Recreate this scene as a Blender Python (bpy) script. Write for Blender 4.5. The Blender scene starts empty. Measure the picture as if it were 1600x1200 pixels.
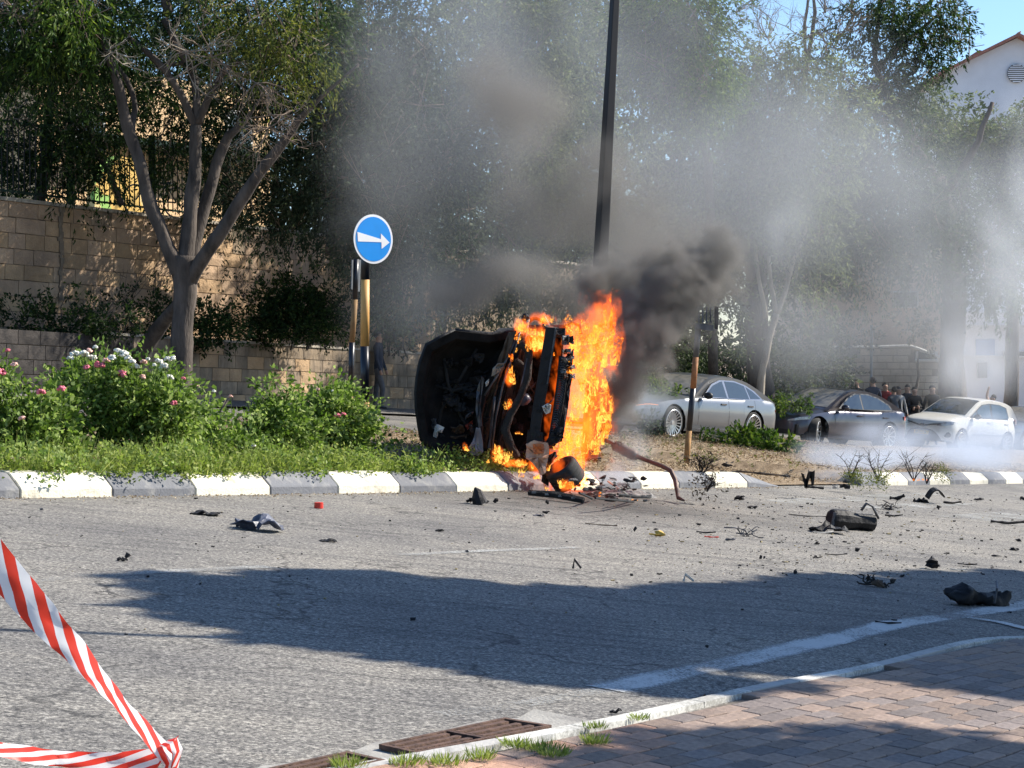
import bpy, bmesh, math, random
import numpy as np
from mathutils import Vector, Matrix, noise as mn
random.seed(7); RNG = np.random.default_rng(7)
SC = bpy.context.scene
COL = SC.collection
R = math.radians

# ---------------------------------------------------------------- camera, world, sun, exposure
FPX = 3000.0                      # focal length in pixels of a 1600 px wide frame
CAM_H = 1.43
PITCH = math.atan(67 / FPX)
cd = bpy.data.cameras.new('camera'); cam = bpy.data.objects.new('camera', cd); COL.objects.link(cam)
cd.sensor_width = 36; cd.lens = 36 * FPX / 1600
cd.clip_start = .1; cd.clip_end = 3000
cam.location = (0, 0, CAM_H); cam.rotation_euler = (math.pi / 2 - PITCH, 0, 0)
SC.camera = cam

SUN_AZ = math.atan2(.93, .36)     # compass-style angle from +Y towards +X
SUN_EL = R(38)
w = bpy.data.worlds.new('World'); SC.world = w; w.use_nodes = True
nt = w.node_tree; bg = nt.nodes['Background']
sky = nt.nodes.new('ShaderNodeTexSky'); sky.sky_type = 'NISHITA'; sky.sun_disc = False
sky.sun_elevation = SUN_EL; sky.sun_rotation = SUN_AZ; sky.air_density = 1.0; sky.dust_density = .25; sky.ozone_density = 6.0
nt.links.new(sky.outputs[0], bg.inputs[0]); bg.inputs[1].default_value = .105
sl = bpy.data.lights.new('sun', 'SUN'); sl.energy = 4.9; sl.angle = R(.5); sl.color = (1, .93, .82)
so = bpy.data.objects.new('sun', sl); COL.objects.link(so)
SUNV = Vector((math.sin(SUN_AZ) * math.cos(SUN_EL), math.cos(SUN_AZ) * math.cos(SUN_EL), math.sin(SUN_EL)))
so.rotation_euler = SUNV.to_track_quat('Z', 'Y').to_euler(); so.location = (20, 10, 30)
vs = SC.view_settings; vs.view_transform = 'Standard'; vs.look = 'None'; vs.exposure = .92; vs.gamma = 1
vs.use_curve_mapping = False
cy = SC.cycles
cy.volume_bounces = 1; cy.max_bounces = 6; cy.diffuse_bounces = 2; cy.glossy_bounces = 2
cy.transparent_max_bounces = 24; cy.transmission_bounces = 3; cy.volume_step_rate = 1.0; cy.volume_max_steps = 256
cy.use_denoising = True; cy.sample_clamp_indirect = 6

# ---------------------------------------------------------------- pixel (1600x1200) to world
def ray(px, py):
    u = (600 - py) / FPX
    y = math.cos(PITCH) + u * math.sin(PITCH); z = u * math.cos(PITCH) - math.sin(PITCH)
    return (px - 800) / FPX / y, z / y
def P(px, py, Y):
    x, z = ray(px, py); return Vector((x * Y, Y, CAM_H + z * Y))
def sx(x):
    a = abs(x)
    return x if a <= 20 else math.copysign(20 + 12 * math.tanh((a - 20) / 12), x)
def gz(x, y): return -.095 * sx(x) - .009 * min(y, 120)
def G(px, py, h=0.0):
    x, z = ray(px, py); Y = (CAM_H - h) / (-z - .095 * x - .009)
    return Vector((x * Y, Y, gz(x * Y, Y) + h))
def on(x, y, h=0): return Vector((x, y, gz(x, y) + h))
K0 = Vector((-3.77, 14.7)); DV = Vector((.533, .846)).normalized(); NV = Vector((DV.y, -DV.x))   # kerb start, along, towards camera
def KW(s, w_, h=0):
    p = K0 + DV * s + NV * w_; return on(p.x, p.y, h)
GN = Vector((.095, .009, 1)).normalized()

# ---------------------------------------------------------------- materials
def nodes(name):
    m = bpy.data.materials.new(name); m.use_nodes = True; return m, m.node_tree, m.node_tree.nodes['Principled BSDF']
def N(nt, t, **k):
    n = nt.nodes.new(t)
    for a, b in k.items():
        if a in n.inputs: n.inputs[a].default_value = b
        else: setattr(n, a, b)
    return n
def coord(nt, kind='Object'):
    return N(nt, 'ShaderNodeTexCoord').outputs[kind]
def ramp(nt, src, stops):
    r = nt.nodes.new('ShaderNodeValToRGB'); nt.links.new(src, r.inputs[0])
    e = r.color_ramp.elements
    while len(e) < len(stops): e.new(.5)
    for i, (p, c) in enumerate(stops):
        e[i].position = p; e[i].color = (*c, 1) if len(c) == 3 else c
    return r
def mat(name, col, rough=.7, metal=0, var=.15, scale=8, bump=0, bscale=40, spec=.5, stretch=None, col2=None, coat=0, detail=5, emit=None, emis=0, rnd=0, pos=False):
    """a plain surface with mottled colour, optional second colour and fine relief"""
    m, nt, b = nodes(name); L = nt.links
    c = N(nt, 'ShaderNodeNewGeometry').outputs['Position'] if pos else coord(nt)
    if stretch:
        mp = N(nt, 'ShaderNodeMapping'); mp.inputs['Scale'].default_value = stretch; L.new(c, mp.inputs[0]); c = mp.outputs[0]
    n = N(nt, 'ShaderNodeTexNoise', Scale=scale, Detail=detail, Roughness=.62); L.new(c, n.inputs['Vector'])
    lo = tuple(max(0, x * (1 - var)) for x in col); hi = tuple(min(1, x * (1 + var)) for x in col)
    if col2: lo, hi = col, col2
    r = ramp(nt, n.outputs[0], [(.32 if not name.startswith('kerb') else .28, lo), (.68 if not name.startswith('kerb') else .50, hi)])
    out = r.outputs[0]
    if rnd:
        oi = N(nt, 'ShaderNodeObjectInfo'); hs = N(nt, 'ShaderNodeHueSaturation'); mr = N(nt, 'ShaderNodeMapRange')
        mr.inputs[3].default_value = 1 - rnd; mr.inputs[4].default_value = 1 + rnd
        L.new(oi.outputs['Random'], mr.inputs[0]); L.new(mr.outputs[0], hs.inputs['Value']); L.new(out, hs.inputs['Color']); out = hs.outputs[0]
    L.new(out, b.inputs['Base Color'])
    b.inputs['Roughness'].default_value = rough; b.inputs['Metallic'].default_value = metal
    b.inputs['Specular IOR Level'].default_value = spec
    b.inputs['Coat Weight'].default_value = coat
    if emit: b.inputs['Emission Color'].default_value = (*emit, 1); b.inputs['Emission Strength'].default_value = emis
    if bump:
        n2 = N(nt, 'ShaderNodeTexNoise', Scale=bscale, Detail=4.0); L.new(c, n2.inputs['Vector'])
        bp = N(nt, 'ShaderNodeBump', Strength=bump, Distance=.02); L.new(n2.outputs[0], bp.inputs['Height']); L.new(bp.outputs[0], b.inputs['Normal'])
    return m

def leaf_mat(name, dark, mid, light, trans=.35, rough=.6):
    m, nt, b = nodes(name); L = nt.links
    a = N(nt, 'ShaderNodeAttribute', attribute_name='tone')
    r = ramp(nt, a.outputs['Fac'], [(0, dark), (.5, mid), (1, light)])
    L.new(r.outputs[0], b.inputs['Base Color']); b.inputs['Roughness'].default_value = rough
    b.inputs['Specular IOR Level'].default_value = .18
    tr = N(nt, 'ShaderNodeBsdfTranslucent'); hs = N(nt, 'ShaderNodeHueSaturation', Value=1.3, Saturation=1.1)
    L.new(r.outputs[0], hs.inputs['Color']); L.new(hs.outputs[0], tr.inputs[0])
    mx = N(nt, 'ShaderNodeMixShader'); mx.inputs[0].default_value = trans
    L.new(b.outputs[0], mx.inputs[1]); L.new(tr.outputs[0], mx.inputs[2])
    L.new(mx.outputs[0], nt.nodes['Material Output'].inputs[0])
    return m

def asphalt_mat(name, base, speck, light, soot=True):
    m, nt, b = nodes(name); L = nt.links; c = coord(nt)
    n = N(nt, 'ShaderNodeTexNoise', Scale=48.0, Detail=5.0, Roughness=.85); L.new(c, n.inputs['Vector'])
    r = ramp(nt, n.outputs[0], [(.40, speck), (.47, base), (.52, base), (.60, light)])
    big = N(nt, 'ShaderNodeTexNoise', Scale=.55, Detail=5.0, Roughness=.6); L.new(c, big.inputs['Vector'])
    rb = ramp(nt, big.outputs[0], [(.3, (.70, .70, .72)), (.5, (1, .99, .97)), (.7, (1.2, 1.17, 1.11))])
    mx = N(nt, 'ShaderNodeMix', data_type='RGBA', blend_type='MULTIPLY'); mx.inputs[0].default_value = 1
    L.new(r.outputs[0], mx.inputs[6]); L.new(rb.outputs[0], mx.inputs[7]); out = mx.outputs[2]
    # streaks along the road (tyre drag, tar lines)
    mp = N(nt, 'ShaderNodeMapping'); mp.inputs['Rotation'].default_value = (0, 0, -R(57.8)); mp.inputs['Scale'].default_value = (.5, 7, 1)
    L.new(c, mp.inputs[0]); st = N(nt, 'ShaderNodeTexNoise', Scale=1.2, Detail=5.0, Roughness=.65); L.new(mp.outputs[0], st.inputs['Vector'])
    rs = ramp(nt, st.outputs[0], [(.36, (.60, .60, .62)), (.5, (1, 1, 1)), (.75, (1.12, 1.10, 1.07))])
    m2 = N(nt, 'ShaderNodeMix', data_type='RGBA', blend_type='MULTIPLY'); m2.inputs[0].default_value = .8
    L.new(out, m2.inputs[6]); L.new(rs.outputs[0], m2.inputs[7]); out = m2.outputs[2]
    # fine cracks
    wn = N(nt, 'ShaderNodeTexNoise', Scale=1.7, Detail=3.0); L.new(c, wn.inputs['Vector'])
    va = N(nt, 'ShaderNodeVectorMath', operation='ADD'); vsn = N(nt, 'ShaderNodeVectorMath', operation='SCALE'); vsn.inputs['Scale'].default_value = .9
    L.new(wn.outputs['Color'], vsn.inputs[0]); L.new(c, va.inputs[0]); L.new(vsn.outputs[0], va.inputs[1])
    vo = N(nt, 'ShaderNodeTexVoronoi', feature='DISTANCE_TO_EDGE', Scale=.7); L.new(va.outputs[0], vo.inputs['Vector'])
    rc = ramp(nt, vo.outputs['Distance'], [(0, (.25, .25, .26)), (.014, (1, 1, 1))])
    ck = N(nt, 'ShaderNodeTexNoise', Scale=1.1, Detail=2.0); L.new(c, ck.inputs['Vector'])
    ckr = ramp(nt, ck.outputs[0], [(.42, (0, 0, 0)), (.52, (.9, .9, .9))])
    m3 = N(nt, 'ShaderNodeMix', data_type='RGBA', blend_type='MULTIPLY')
    L.new(ckr.outputs[0], m3.inputs[0]); L.new(out, m3.inputs[6]); L.new(rc.outputs[0], m3.inputs[7]); out = m3.outputs[2]
    if soot:   # soot and burnt oil spread round the wreck
        g = N(nt, 'ShaderNodeVectorMath', operation='DISTANCE'); g.inputs[1].default_value = tuple(G(925, 783)); L.new(c, g.inputs[0])
        ad = N(nt, 'ShaderNodeMath', operation='MULTIPLY_ADD'); ad.inputs[1].default_value = 2.2; L.new(big.outputs[0], ad.inputs[0]); L.new(g.outputs['Value'], ad.inputs[2])
        rr = ramp(nt, ad.outputs[0], [(0, (1, 1, 1)), (1, (0, 0, 0))]); mr = N(nt, 'ShaderNodeMapRange')
        mr.inputs[1].default_value = 1.2; mr.inputs[2].default_value = 3.9; mr.inputs[3].default_value = .8; mr.inputs[4].default_value = 0
        L.new(ad.outputs[0], mr.inputs[0]); m4 = N(nt, 'ShaderNodeMix', data_type='RGBA'); m4.inputs[7].default_value = (.016, .015, .014, 1)
        L.new(mr.outputs[0], m4.inputs[0]); L.new(out, m4.inputs[6]); out = m4.outputs[2]
    L.new(out, b.inputs['Base Color']); b.inputs['Roughness'].default_value = .82; b.inputs['Specular IOR Level'].default_value = .35
    bp = N(nt, 'ShaderNodeBump', Strength=.8, Distance=.006); L.new(n.outputs[0], bp.inputs['Height']); L.new(bp.outputs[0], b.inputs['Normal'])
    return m

def paint_mat(name, col, under, lo=.42, hi=.56):
    """worn road paint: the asphalt shows through"""
    m, nt, b = nodes(name); L = nt.links; c = coord(nt)
    n = N(nt, 'ShaderNodeTexNoise', Scale=60.0, Detail=4.0, Roughness=.7); L.new(c, n.inputs['Vector'])
    n2 = N(nt, 'ShaderNodeTexNoise', Scale=1.5, Detail=4.0, Roughness=.6); L.new(c, n2.inputs['Vector'])
    ad = N(nt, 'ShaderNodeMath', operation='ADD'); L.new(n.outputs[0], ad.inputs[0]); L.new(n2.outputs[0], ad.inputs[1])
    ml = N(nt, 'ShaderNodeMath', operation='MULTIPLY'); ml.inputs[1].default_value = .5; L.new(ad.outputs[0], ml.inputs[0])
    b.inputs['Roughness'].default_value = .8
    if under is None:      # bare gaps in the paint layer
        b.inputs['Base Color'].default_value = (*col, 1); mr = N(nt, 'ShaderNodeMapRange'); mr.inputs[1].default_value = lo; mr.inputs[2].default_value = hi
        at = N(nt, 'ShaderNodeAttribute', attribute_name='edge'); sb = N(nt, 'ShaderNodeMath', operation='MULTIPLY_ADD'); sb.inputs[1].default_value = -.14; L.new(at.outputs['Fac'], sb.inputs[0]); L.new(ml.outputs[0], sb.inputs[2])
        L.new(sb.outputs[0], mr.inputs[0]); L.new(mr.outputs[0], b.inputs['Alpha'])
    else:
        r = ramp(nt, ml.outputs[0], [(lo, under), (hi, col)]); L.new(r.outputs[0], b.inputs['Base Color'])
    return m

M = {}
M['asphalt'] = asphalt_mat('asphalt', (.165, .157, .144), (.026, .026, .028), (.42, .40, .36))
M['asphalt_far'] = asphalt_mat('asphalt_far', (.16, .15, .14), (.07, .07, .07), (.25, .24, .22), False)
M['ground'] = mat('ground_soil', (.16, .115, .07), .95, var=.3, scale=3, bump=.5, bscale=30)
M['mulch'] = mat('mulch', (.13, .085, .045), .95, col2=(.36, .27, .17), scale=5, bump=1, bscale=60, detail=8)
M['white_paint'] = paint_mat('white_road_paint', (.52, .52, .50), None, .35, .52)
M['faint_paint'] = paint_mat('faint_road_paint', (.36, .36, .34), None, .44, .62)
M['kerb_white'] = mat('kerb_white_paint', (.36, .33, .26), .8, col2=(.66, .62, .50), scale=7, bump=.4, bscale=50, rnd=.08, detail=9, pos=True)
M['kerb_dark'] = mat('kerb_dark_paint', (.25, .245, .235), .8, col2=(.13, .135, .15), scale=7, bump=.4, bscale=50, rnd=.12, detail=9, pos=True)
M['concrete'] = mat('concrete', (.38, .36, .32), .85, var=.22, scale=6, bump=.4, bscale=60)
M['concrete_pale'] = mat('concrete_pale', (.20, .19, .175), .9, col2=(.36, .345, .31), scale=6, bump=.4, bscale=60)
M['joint'] = mat('joint_sand', (.12, .10, .08), .95, var=.3, scale=30)

# ---------------------------------------------------------------- mesh helpers
class MB:
    def __init__(s): s.v = []; s.f = []; s.m = []
    def add(s, vs_, fs, mi=0):
        o = len(s.v); s.v += [tuple(x) for x in vs_]; s.f += [tuple(i + o for i in f) for f in fs]; s.m += [mi] * len(fs); return s
    def box(s, c, size, rot=None, mi=0, taper=1):
        hx, hy, hz = (a / 2 for a in size); c = Vector(c); vs_ = []
        for z in (-1, 1):
            t = taper if z > 0 else 1
            for x, y in ((-1, -1), (1, -1), (1, 1), (-1, 1)):
                p = Vector((x * hx * t, y * hy * t, z * hz)); vs_.append((rot @ p if rot else p) + c)
        return s.add(vs_, [(0, 3, 2, 1), (4, 5, 6, 7), (0, 1, 5, 4), (1, 2, 6, 5), (2, 3, 7, 6), (3, 0, 4, 7)], mi)
    def tube(s, pts, rad, n=8, mi=0, cap=True):
        pts = [Vector(p) for p in pts]
        if not hasattr(rad, '__len__'): rad = [rad] * len(pts)
        t0 = (pts[1] - pts[0]).normalized(); u = t0.orthogonal().normalized(); o = len(s.v)
        for i, p in enumerate(pts):
            t = (pts[min(i + 1, len(pts) - 1)] - pts[max(i - 1, 0)]).normalized()
            u = (u - t * u.dot(t)); u = u.normalized() if u.length > 1e-6 else t.orthogonal().normalized(); v = t.cross(u)
            for k in range(n):
                a = 2 * math.pi * k / n; s.v.append(tuple(p + (u * math.cos(a) + v * math.sin(a)) * rad[i]))
        for i in range(len(pts) - 1):
            for k in range(n):
                a, b = o + i * n + k, o + i * n + (k + 1) % n
                s.f.append((a, b, b + n, a + n)); s.m.append(mi)
        if cap:
            s.f.append(tuple(o + k for k in range(n))[::-1]); s.f.append(tuple(o + (len(pts) - 1) * n + k for k in range(n))); s.m += [mi, mi]
        return s
    def prism(s, poly, ext, mi=0):
        """polygon (list of points) swept by the vector ext"""
        n = len(poly); e = Vector(ext); a = [Vector(p) for p in poly]
        return s.add(a + [p + e for p in a], [tuple(range(n)), tuple(range(2 * n - 1, n - 1, -1))] + [(i, i + n, (i + 1) % n + n, (i + 1) % n) for i in range(n)], mi)
    def lathe(s, prof, n, mat4, mi=0, close=False):
        """profile of (radius, height) swept round local Z of mat4"""
        o = len(s.v)
        for k in range(n):
            a = 2 * math.pi * k / n
            for r_, h in prof: s.v.append(tuple(mat4 @ Vector((r_ * math.cos(a), r_ * math.sin(a), h))))
        m_ = len(prof)
        for k in range(n):
            for j in range(m_ if close else m_ - 1):
                a, b = o + k * m_ + j, o + ((k + 1) % n) * m_ + j; j2 = (j + 1) % m_ - j
                s.f.append((a, b, b + j2, a + j2)); s.m.append(mi)
        return s
    def ball(s, c, r_, n=8, mi=0, jit=0):
        c = Vector(c); r_ = r_ if hasattr(r_, '__len__') else (r_,) * 3; o = len(s.v); m_ = max(3, n // 2 + 1)
        for j in range(m_ + 1):
            th = math.pi * j / m_
            for k in range(n):
                a = 2 * math.pi * k / n; q = 1 + random.uniform(-jit, jit)
                s.v.append((c.x + r_[0] * math.sin(th) * math.cos(a) * q, c.y + r_[1] * math.sin(th) * math.sin(a) * q, c.z + r_[2] * math.cos(th) * q))
        for j in range(m_):
            for k in range(n):
                a, b = o + j * n + k, o + j * n + (k + 1) % n; s.f.append((a, a + n, b + n, b)); s.m.append(mi)
        return s
def build(name, mb, mt, parent=None, smooth=False, world=True):
    me = bpy.data.meshes.new(name); me.from_pydata([tuple(v) for v in mb.v], [], mb.f)
    for x in (mt if isinstance(mt, (list, tuple)) else [mt]): me.materials.append(x)
    if max(mb.m, default=0): me.polygons.foreach_set('material_index', mb.m)
    me.polygons.foreach_set('use_smooth', [smooth] * len(mb.f))
    me.update(); return link(name, me, parent, world)
def link(name, me, parent=None, world=True):
    o = bpy.data.objects.new(name, me); COL.objects.link(o)
    if parent is not None:
        o.parent = parent
        if world and parent.type == 'EMPTY': o.matrix_parent_inverse = parent.matrix_basis.inverted()
    return o
def autosmooth(o, deg=35):
    bm = bmesh.new(); bm.from_mesh(o.data)
    bmesh.ops.recalc_face_normals(bm, faces=bm.faces)
    for e in bm.edges:
        if len(e.link_faces) == 2: e.smooth = e.calc_face_angle(0) < R(deg)
    for f in bm.faces: f.smooth = True
    bm.to_mesh(o.data); bm.free(); return o
def tag(o, label, cat=None, group=None, kind=None):
    if label: o['label'] = label
    if cat: o['category'] = cat
    if group: o['group'] = group
    if kind: o['kind'] = kind
    return o
def thing(name, label, cat, loc=(0, 0, 0), group=None, mat4=None):
    o = bpy.data.objects.new(name, None); COL.objects.link(o); o.empty_display_size = .2
    if mat4 is not None: o.matrix_basis = mat4
    else: o.location = loc
    return tag(o, label, cat, group)
def struct(o): o['kind'] = 'structure'; return o
def quads_np(name, V, mt, tone=None, parent=None, world=True):
    """V: (N,4,3) array of quads, with an optional tone per quad"""
    n = len(V); me = bpy.data.meshes.new(name)
    me.vertices.add(4 * n); me.vertices.foreach_set('co', V.reshape(-1).astype(np.float32))
    me.loops.add(4 * n); me.loops.foreach_set('vertex_index', np.arange(4 * n, dtype=np.int32))
    me.polygons.add(n); me.polygons.foreach_set('loop_start', np.arange(0, 4 * n, 4, dtype=np.int32))
    try: me.polygons.foreach_set('loop_total', np.full(n, 4, dtype=np.int32))
    except Exception: pass
    if tone is not None:
        a = me.attributes.new('tone', 'FLOAT', 'POINT'); a.data.foreach_set('value', np.repeat(tone, 4).astype(np.float32))
    me.materials.append(mt); me.update(calc_edges=True); me.validate()
    return link(name, me, parent, world)
def unit(a): return a / (np.linalg.norm(a, axis=-1, keepdims=True) + 1e-9)
def leaf_quads(C, D, L, W, rng=RNG):
    n = len(C); L = np.asarray(L) * rng.uniform(.65, 1.25, n); Wd = np.asarray(W) * rng.uniform(.7, 1.25, n)
    S = unit(np.cross(D, rng.normal(size=(n, 3)))); up = np.cross(S, D) * (Wd * .18)[:, None]
    a = C; b = C + D * (L * .42)[:, None] + S * (Wd / 2)[:, None] + up; c = C + D * L[:, None]; d = C + D * (L * .42)[:, None] - S * (Wd / 2)[:, None] + up
    return np.stack([a, b, c, d], 1)
def inball(n, rng=RNG, shell=.6):
    return unit(rng.normal(size=(n, 3))) * (rng.random((n, 1)) ** (1 / 3 * shell))
# ---------------------------------------------------------------- ground, roads, kerbs, pavement
def sheet(name, pts_grid, mt, h):
    """grid (rows of (x,y)) laid on the terrain"""
    mb = MB(); nr, nc = len(pts_grid), len(pts_grid[0])
    mb.v = [tuple(on(x, y, h)) for row in pts_grid for x, y in row]
    mb.f = [(i * nc + j, i * nc + j + 1, (i + 1) * nc + j + 1, (i + 1) * nc + j) for i in range(nr - 1) for j in range(nc - 1)]; mb.m = [0] * len(mb.f)
    return build(name, mb, mt, smooth=True)
ax = [-900, -300, -120, -60, -40] + list(range(-32, 33, 4)) + [40, 60, 120, 300, 900]
ay = [-40, -10, 0, 5, 10, 20, 30, 45, 60, 80, 120, 200, 500, 1500]
struct(sheet('ground', [[(x, y) for x in ax] for y in ay], M['ground'], -.03))
def kgrid(s0, s1, w0, w1, ds=1.5, dw=1.0):
    ss = np.linspace(s0, s1, max(2, int((s1 - s0) / ds) + 1)); ww = np.linspace(w0, w1, max(2, int(abs(w1 - w0) / dw) + 1))
    return [[tuple(K0 + DV * s + NV * q) for s in ss] for q in ww]
struct(sheet('road', kgrid(-22, 60, -.3, 7.6), M['asphalt'], 0))
struct(sheet('far_road', kgrid(-15, 75, -12.3, -7.0), M['asphalt_far'], .004))
struct(sheet('far_pavement', kgrid(-15, 75, -14.6, -12.3), M['asphalt_far'], .05))
# side street beyond the pavement corner
e0 = G(1520, 998); struct(sheet('side_road', [[(e0.x + a, e0.y + b) for a in (1.2, 6, 14)] for b in (-.05, 8, 25)], M['asphalt'], -.004))

# island (raised verge) between the two roads, with a gap for the crossing
IH = .17
def island(name, s0, s1):
    mb = MB(); n = int((s1 - s0) / .25); rows = [-.24, -.5, -1.2, -2, -3, -4, -5, -6, -7.02]
    vs_ = []
    for j, q in enumerate(rows):
        for i in range(n + 1):
            s = s0 + (s1 - s0) * i / n; p = K0 + DV * s + NV * q
            b = mn.noise(Vector((p.x * .8, p.y * .8, 0))) * .05 + mn.noise(Vector((p.x * 3, p.y * 3, 4))) * .02
            hh = IH + (b if j else 0) - (.10 if j == len(rows) - 1 else 0)
            if s < s0 + .3 or s > s1 - .3: hh = min(hh, .02)
            vs_.append(tuple(on(p.x, p.y, hh)))
    mb.v = vs_; mb.f = [(j * (n + 1) + i, j * (n + 1) + i + 1, (j + 1) * (n + 1) + i + 1, (j + 1) * (n + 1) + i) for j in range(len(rows) - 1) for i in range(n)]; mb.m = [0] * len(mb.f)
    return struct(build(name, mb, M['mulch'], smooth=True))
island('verge', -14, 13.5); island('verge_beyond_crossing', 16.6, 60)
struct(sheet('crossing_path', kgrid(13.2, 16.9, -7.1, -.1, .5), M['mulch'], .02))

def kerb(name, i0, i1, label, fall=0):
    root = thing(name, label, 'kerb', KW(i0, 0)); root['kind'] = 'structure'; del root['category']
    for i in range(i0, i1):
        g = .006; a, b = i + g, i + 1 - g; hs = [1, 1]
        if fall and i == i1 - 1: hs = [1, .15]
        prof = [(0, -.05), (0, .075), (-.13, .185), (-.25, .19), (-.25, -.05)]
        jz = random.uniform(-.006, .006)
        v = [KW(a, q, (z * hs[0] if z > 0 else z) + jz) for q, z in prof] + [KW(b, q, (z * hs[1] if z > 0 else z) + jz) for q, z in prof]
        mb = MB().add(v, [(0, 1, 6, 5), (1, 2, 7, 6), (2, 3, 8, 7), (3, 4, 9, 8), (4, 3, 2, 1, 0), (5, 6, 7, 8, 9)])
        o = build('kerb_stone', mb, M['kerb_white' if (i % 2 == 0) else 'kerb_dark'], root)
        bv = o.modifiers.new('bevel', 'BEVEL'); bv.width = .008; bv.segments = 1
    return root
kerb('kerb', -9, 14, 'black and white painted kerb in front of the rose bushes and wreck', 1)
kerb('kerb_beyond_crossing', 17, 34, 'black and white painted kerb beyond the gap, by the low smoke')

def strip(mb, pts, wd, h=.004):
    pts = [Vector((p.x, p.y)) for p in pts]; o = len(mb.v); wd = wd if hasattr(wd, '__len__') else [wd] * len(pts)
    for i, p in enumerate(pts):
        t = (pts[min(i + 1, len(pts) - 1)] - pts[max(i - 1, 0)]).normalized(); n = Vector((-t.y, t.x)) * wd[i] / 2
        for q in (-1, -.55, .55, 1): z = p + n * q; mb.v.append(tuple(on(z.x, z.y, h)))
    for i in range(len(pts) - 1):
        for k in range(3): a = o + 4 * i + k; mb.f.append((a, a + 1, a + 5, a + 4)); mb.m.append(0)
    return mb
def painted(name, mb, mt):
    o = build(name, mb, mt); a = o.data.attributes.new('edge', 'FLOAT', 'POINT'); a.data.foreach_set('value', [1.0 if i % 4 in (0, 3) else 0.0 for i in range(len(mb.v))]); return struct(o)
painted('worn_edge_line_marking', strip(MB(), [G(*p) for p in ((690, 1117), (780, 1108), (860, 1094), (945, 1079))], .15), M['faint_paint'])
painted('edge_line_marking', strip(MB(), [G(*p) for p in ((948, 1078), (1100, 1045), (1300, 1000), (1400, 975), (1500, 962), (1600, 946), (1700, 925))], .23), M['white_paint'])
painted('branch_line_marking', strip(MB(), [G(1512, 966), G(1560, 973), G(1640, 992)], .14, .008), M['white_paint'])
painted('lane_line_marking', strip(MB(), [G(*p) for p in ((-120, 925), (0, 913), (130, 902), (250, 894), (420, 886))], .15), M['faint_paint'])
painted('lane_dash_marking', strip(MB(), [G(620, 868), G(760, 861), G(905, 856)], .13), M['faint_paint'])
for a, b, c, d in (((1195, 781), (1400, 772), (1440, 778), (1235, 789)), ((1330, 792), (1440, 785), (1530, 787), (1420, 797)), ((1460, 806), (1560, 800), (1660, 806), (1580, 818)), ((1330, 775), (1420, 768), (1470, 772), (1380, 780))):
    mb = MB().add([G(*q, .004) for q in (d, c, b, a)], [(0, 1, 2, 3)])
    struct(build('crossing_stripe_marking', mb, M['faint_paint']))

# near pavement
EDGE = [Vector(p) for p in ((-4.2, 1.4), (-2.2, 4.15), (-.52, 6.49), (.25, 7.55), (.72, 8.29), (1.10, 8.92), (1.78, 9.86), (2.36, 10.87), (2.74, 11.47), (3.12, 11.83), (3.6, 11.98), (5.5, 12.0))]
for _ in range(2): EDGE = [EDGE[0]] + [q for a, b in zip(EDGE, EDGE[1:]) for q in (a.lerp(b, .25), a.lerp(b, .75))] + [EDGE[-1]]
PH = .024
def edge_poly(off):
    out = []
    for i, p in enumerate(EDGE):
        t = (EDGE[min(i + 1, len(EDGE) - 1)] - EDGE[max(i - 1, 0)]).normalized(); out.append(p + Vector((t.y, -t.x)) * off)
    return out
inner = edge_poly(.13)
mb = MB().add([on(p.x, p.y, PH - .022) for p in inner] + [on(9, 12, PH - .022), on(9, 1, PH - .022), on(-4, 1, PH - .022)], [tuple(range(len(inner) + 3))[::-1]])
struct(build('pavement', mb, M['joint']))
kroot = thing('pavement_kerb', 'low pavement kerb', 'kerb', on(.5, 8)); kroot['kind'] = 'structure'; del kroot['category']; del kroot['label']
M['kerb_strip'] = mat('kerb_strip_grey', (.33, .32, .30), .8, var=.25, scale=12, bump=.3, bscale=60)
M['kerb_strip_white'] = paint_mat('kerb_strip_white', (.62, .61, .56), (.30, .29, .26), .44, .56)
out_, in_ = edge_poly(.045), edge_poly(.112)
def along(poly, t):
    L = [0]
    for i in range(1, len(EDGE)): L.append(L[-1] + (EDGE[i] - EDGE[i - 1]).length)
    for i in range(1, len(L)):
        if t <= L[i] or i == len(L) - 1:
            k = (t - L[i - 1]) / (L[i] - L[i - 1]); return poly[i - 1].lerp(poly[i], k)
TL = sum((EDGE[i] - EDGE[i - 1]).length for i in range(1, len(EDGE)))
t = 0; k = 0
while t < TL - .1:
    t2 = min(t + .5, TL); m_ = (t + t2) / 2
    poly = [along(out_, t + .004), along(out_, m_), along(out_, t2 - .004), along(in_, t2 - .004), along(in_, m_), along(in_, t + .004)]
    c = along(EDGE, m_); white = (c.y > 7.2 and c.y < 8.6) or (9.0 < c.y < 9.95) or c.y > 10.9
    b = MB().prism([on(p.x, p.y, -.03) for p in poly], (0, 0, .03 + PH + .001))
    build('kerb_stone', b, M['kerb_strip_white' if white else 'kerb_strip'], kroot); t = t2; k += 1
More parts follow.
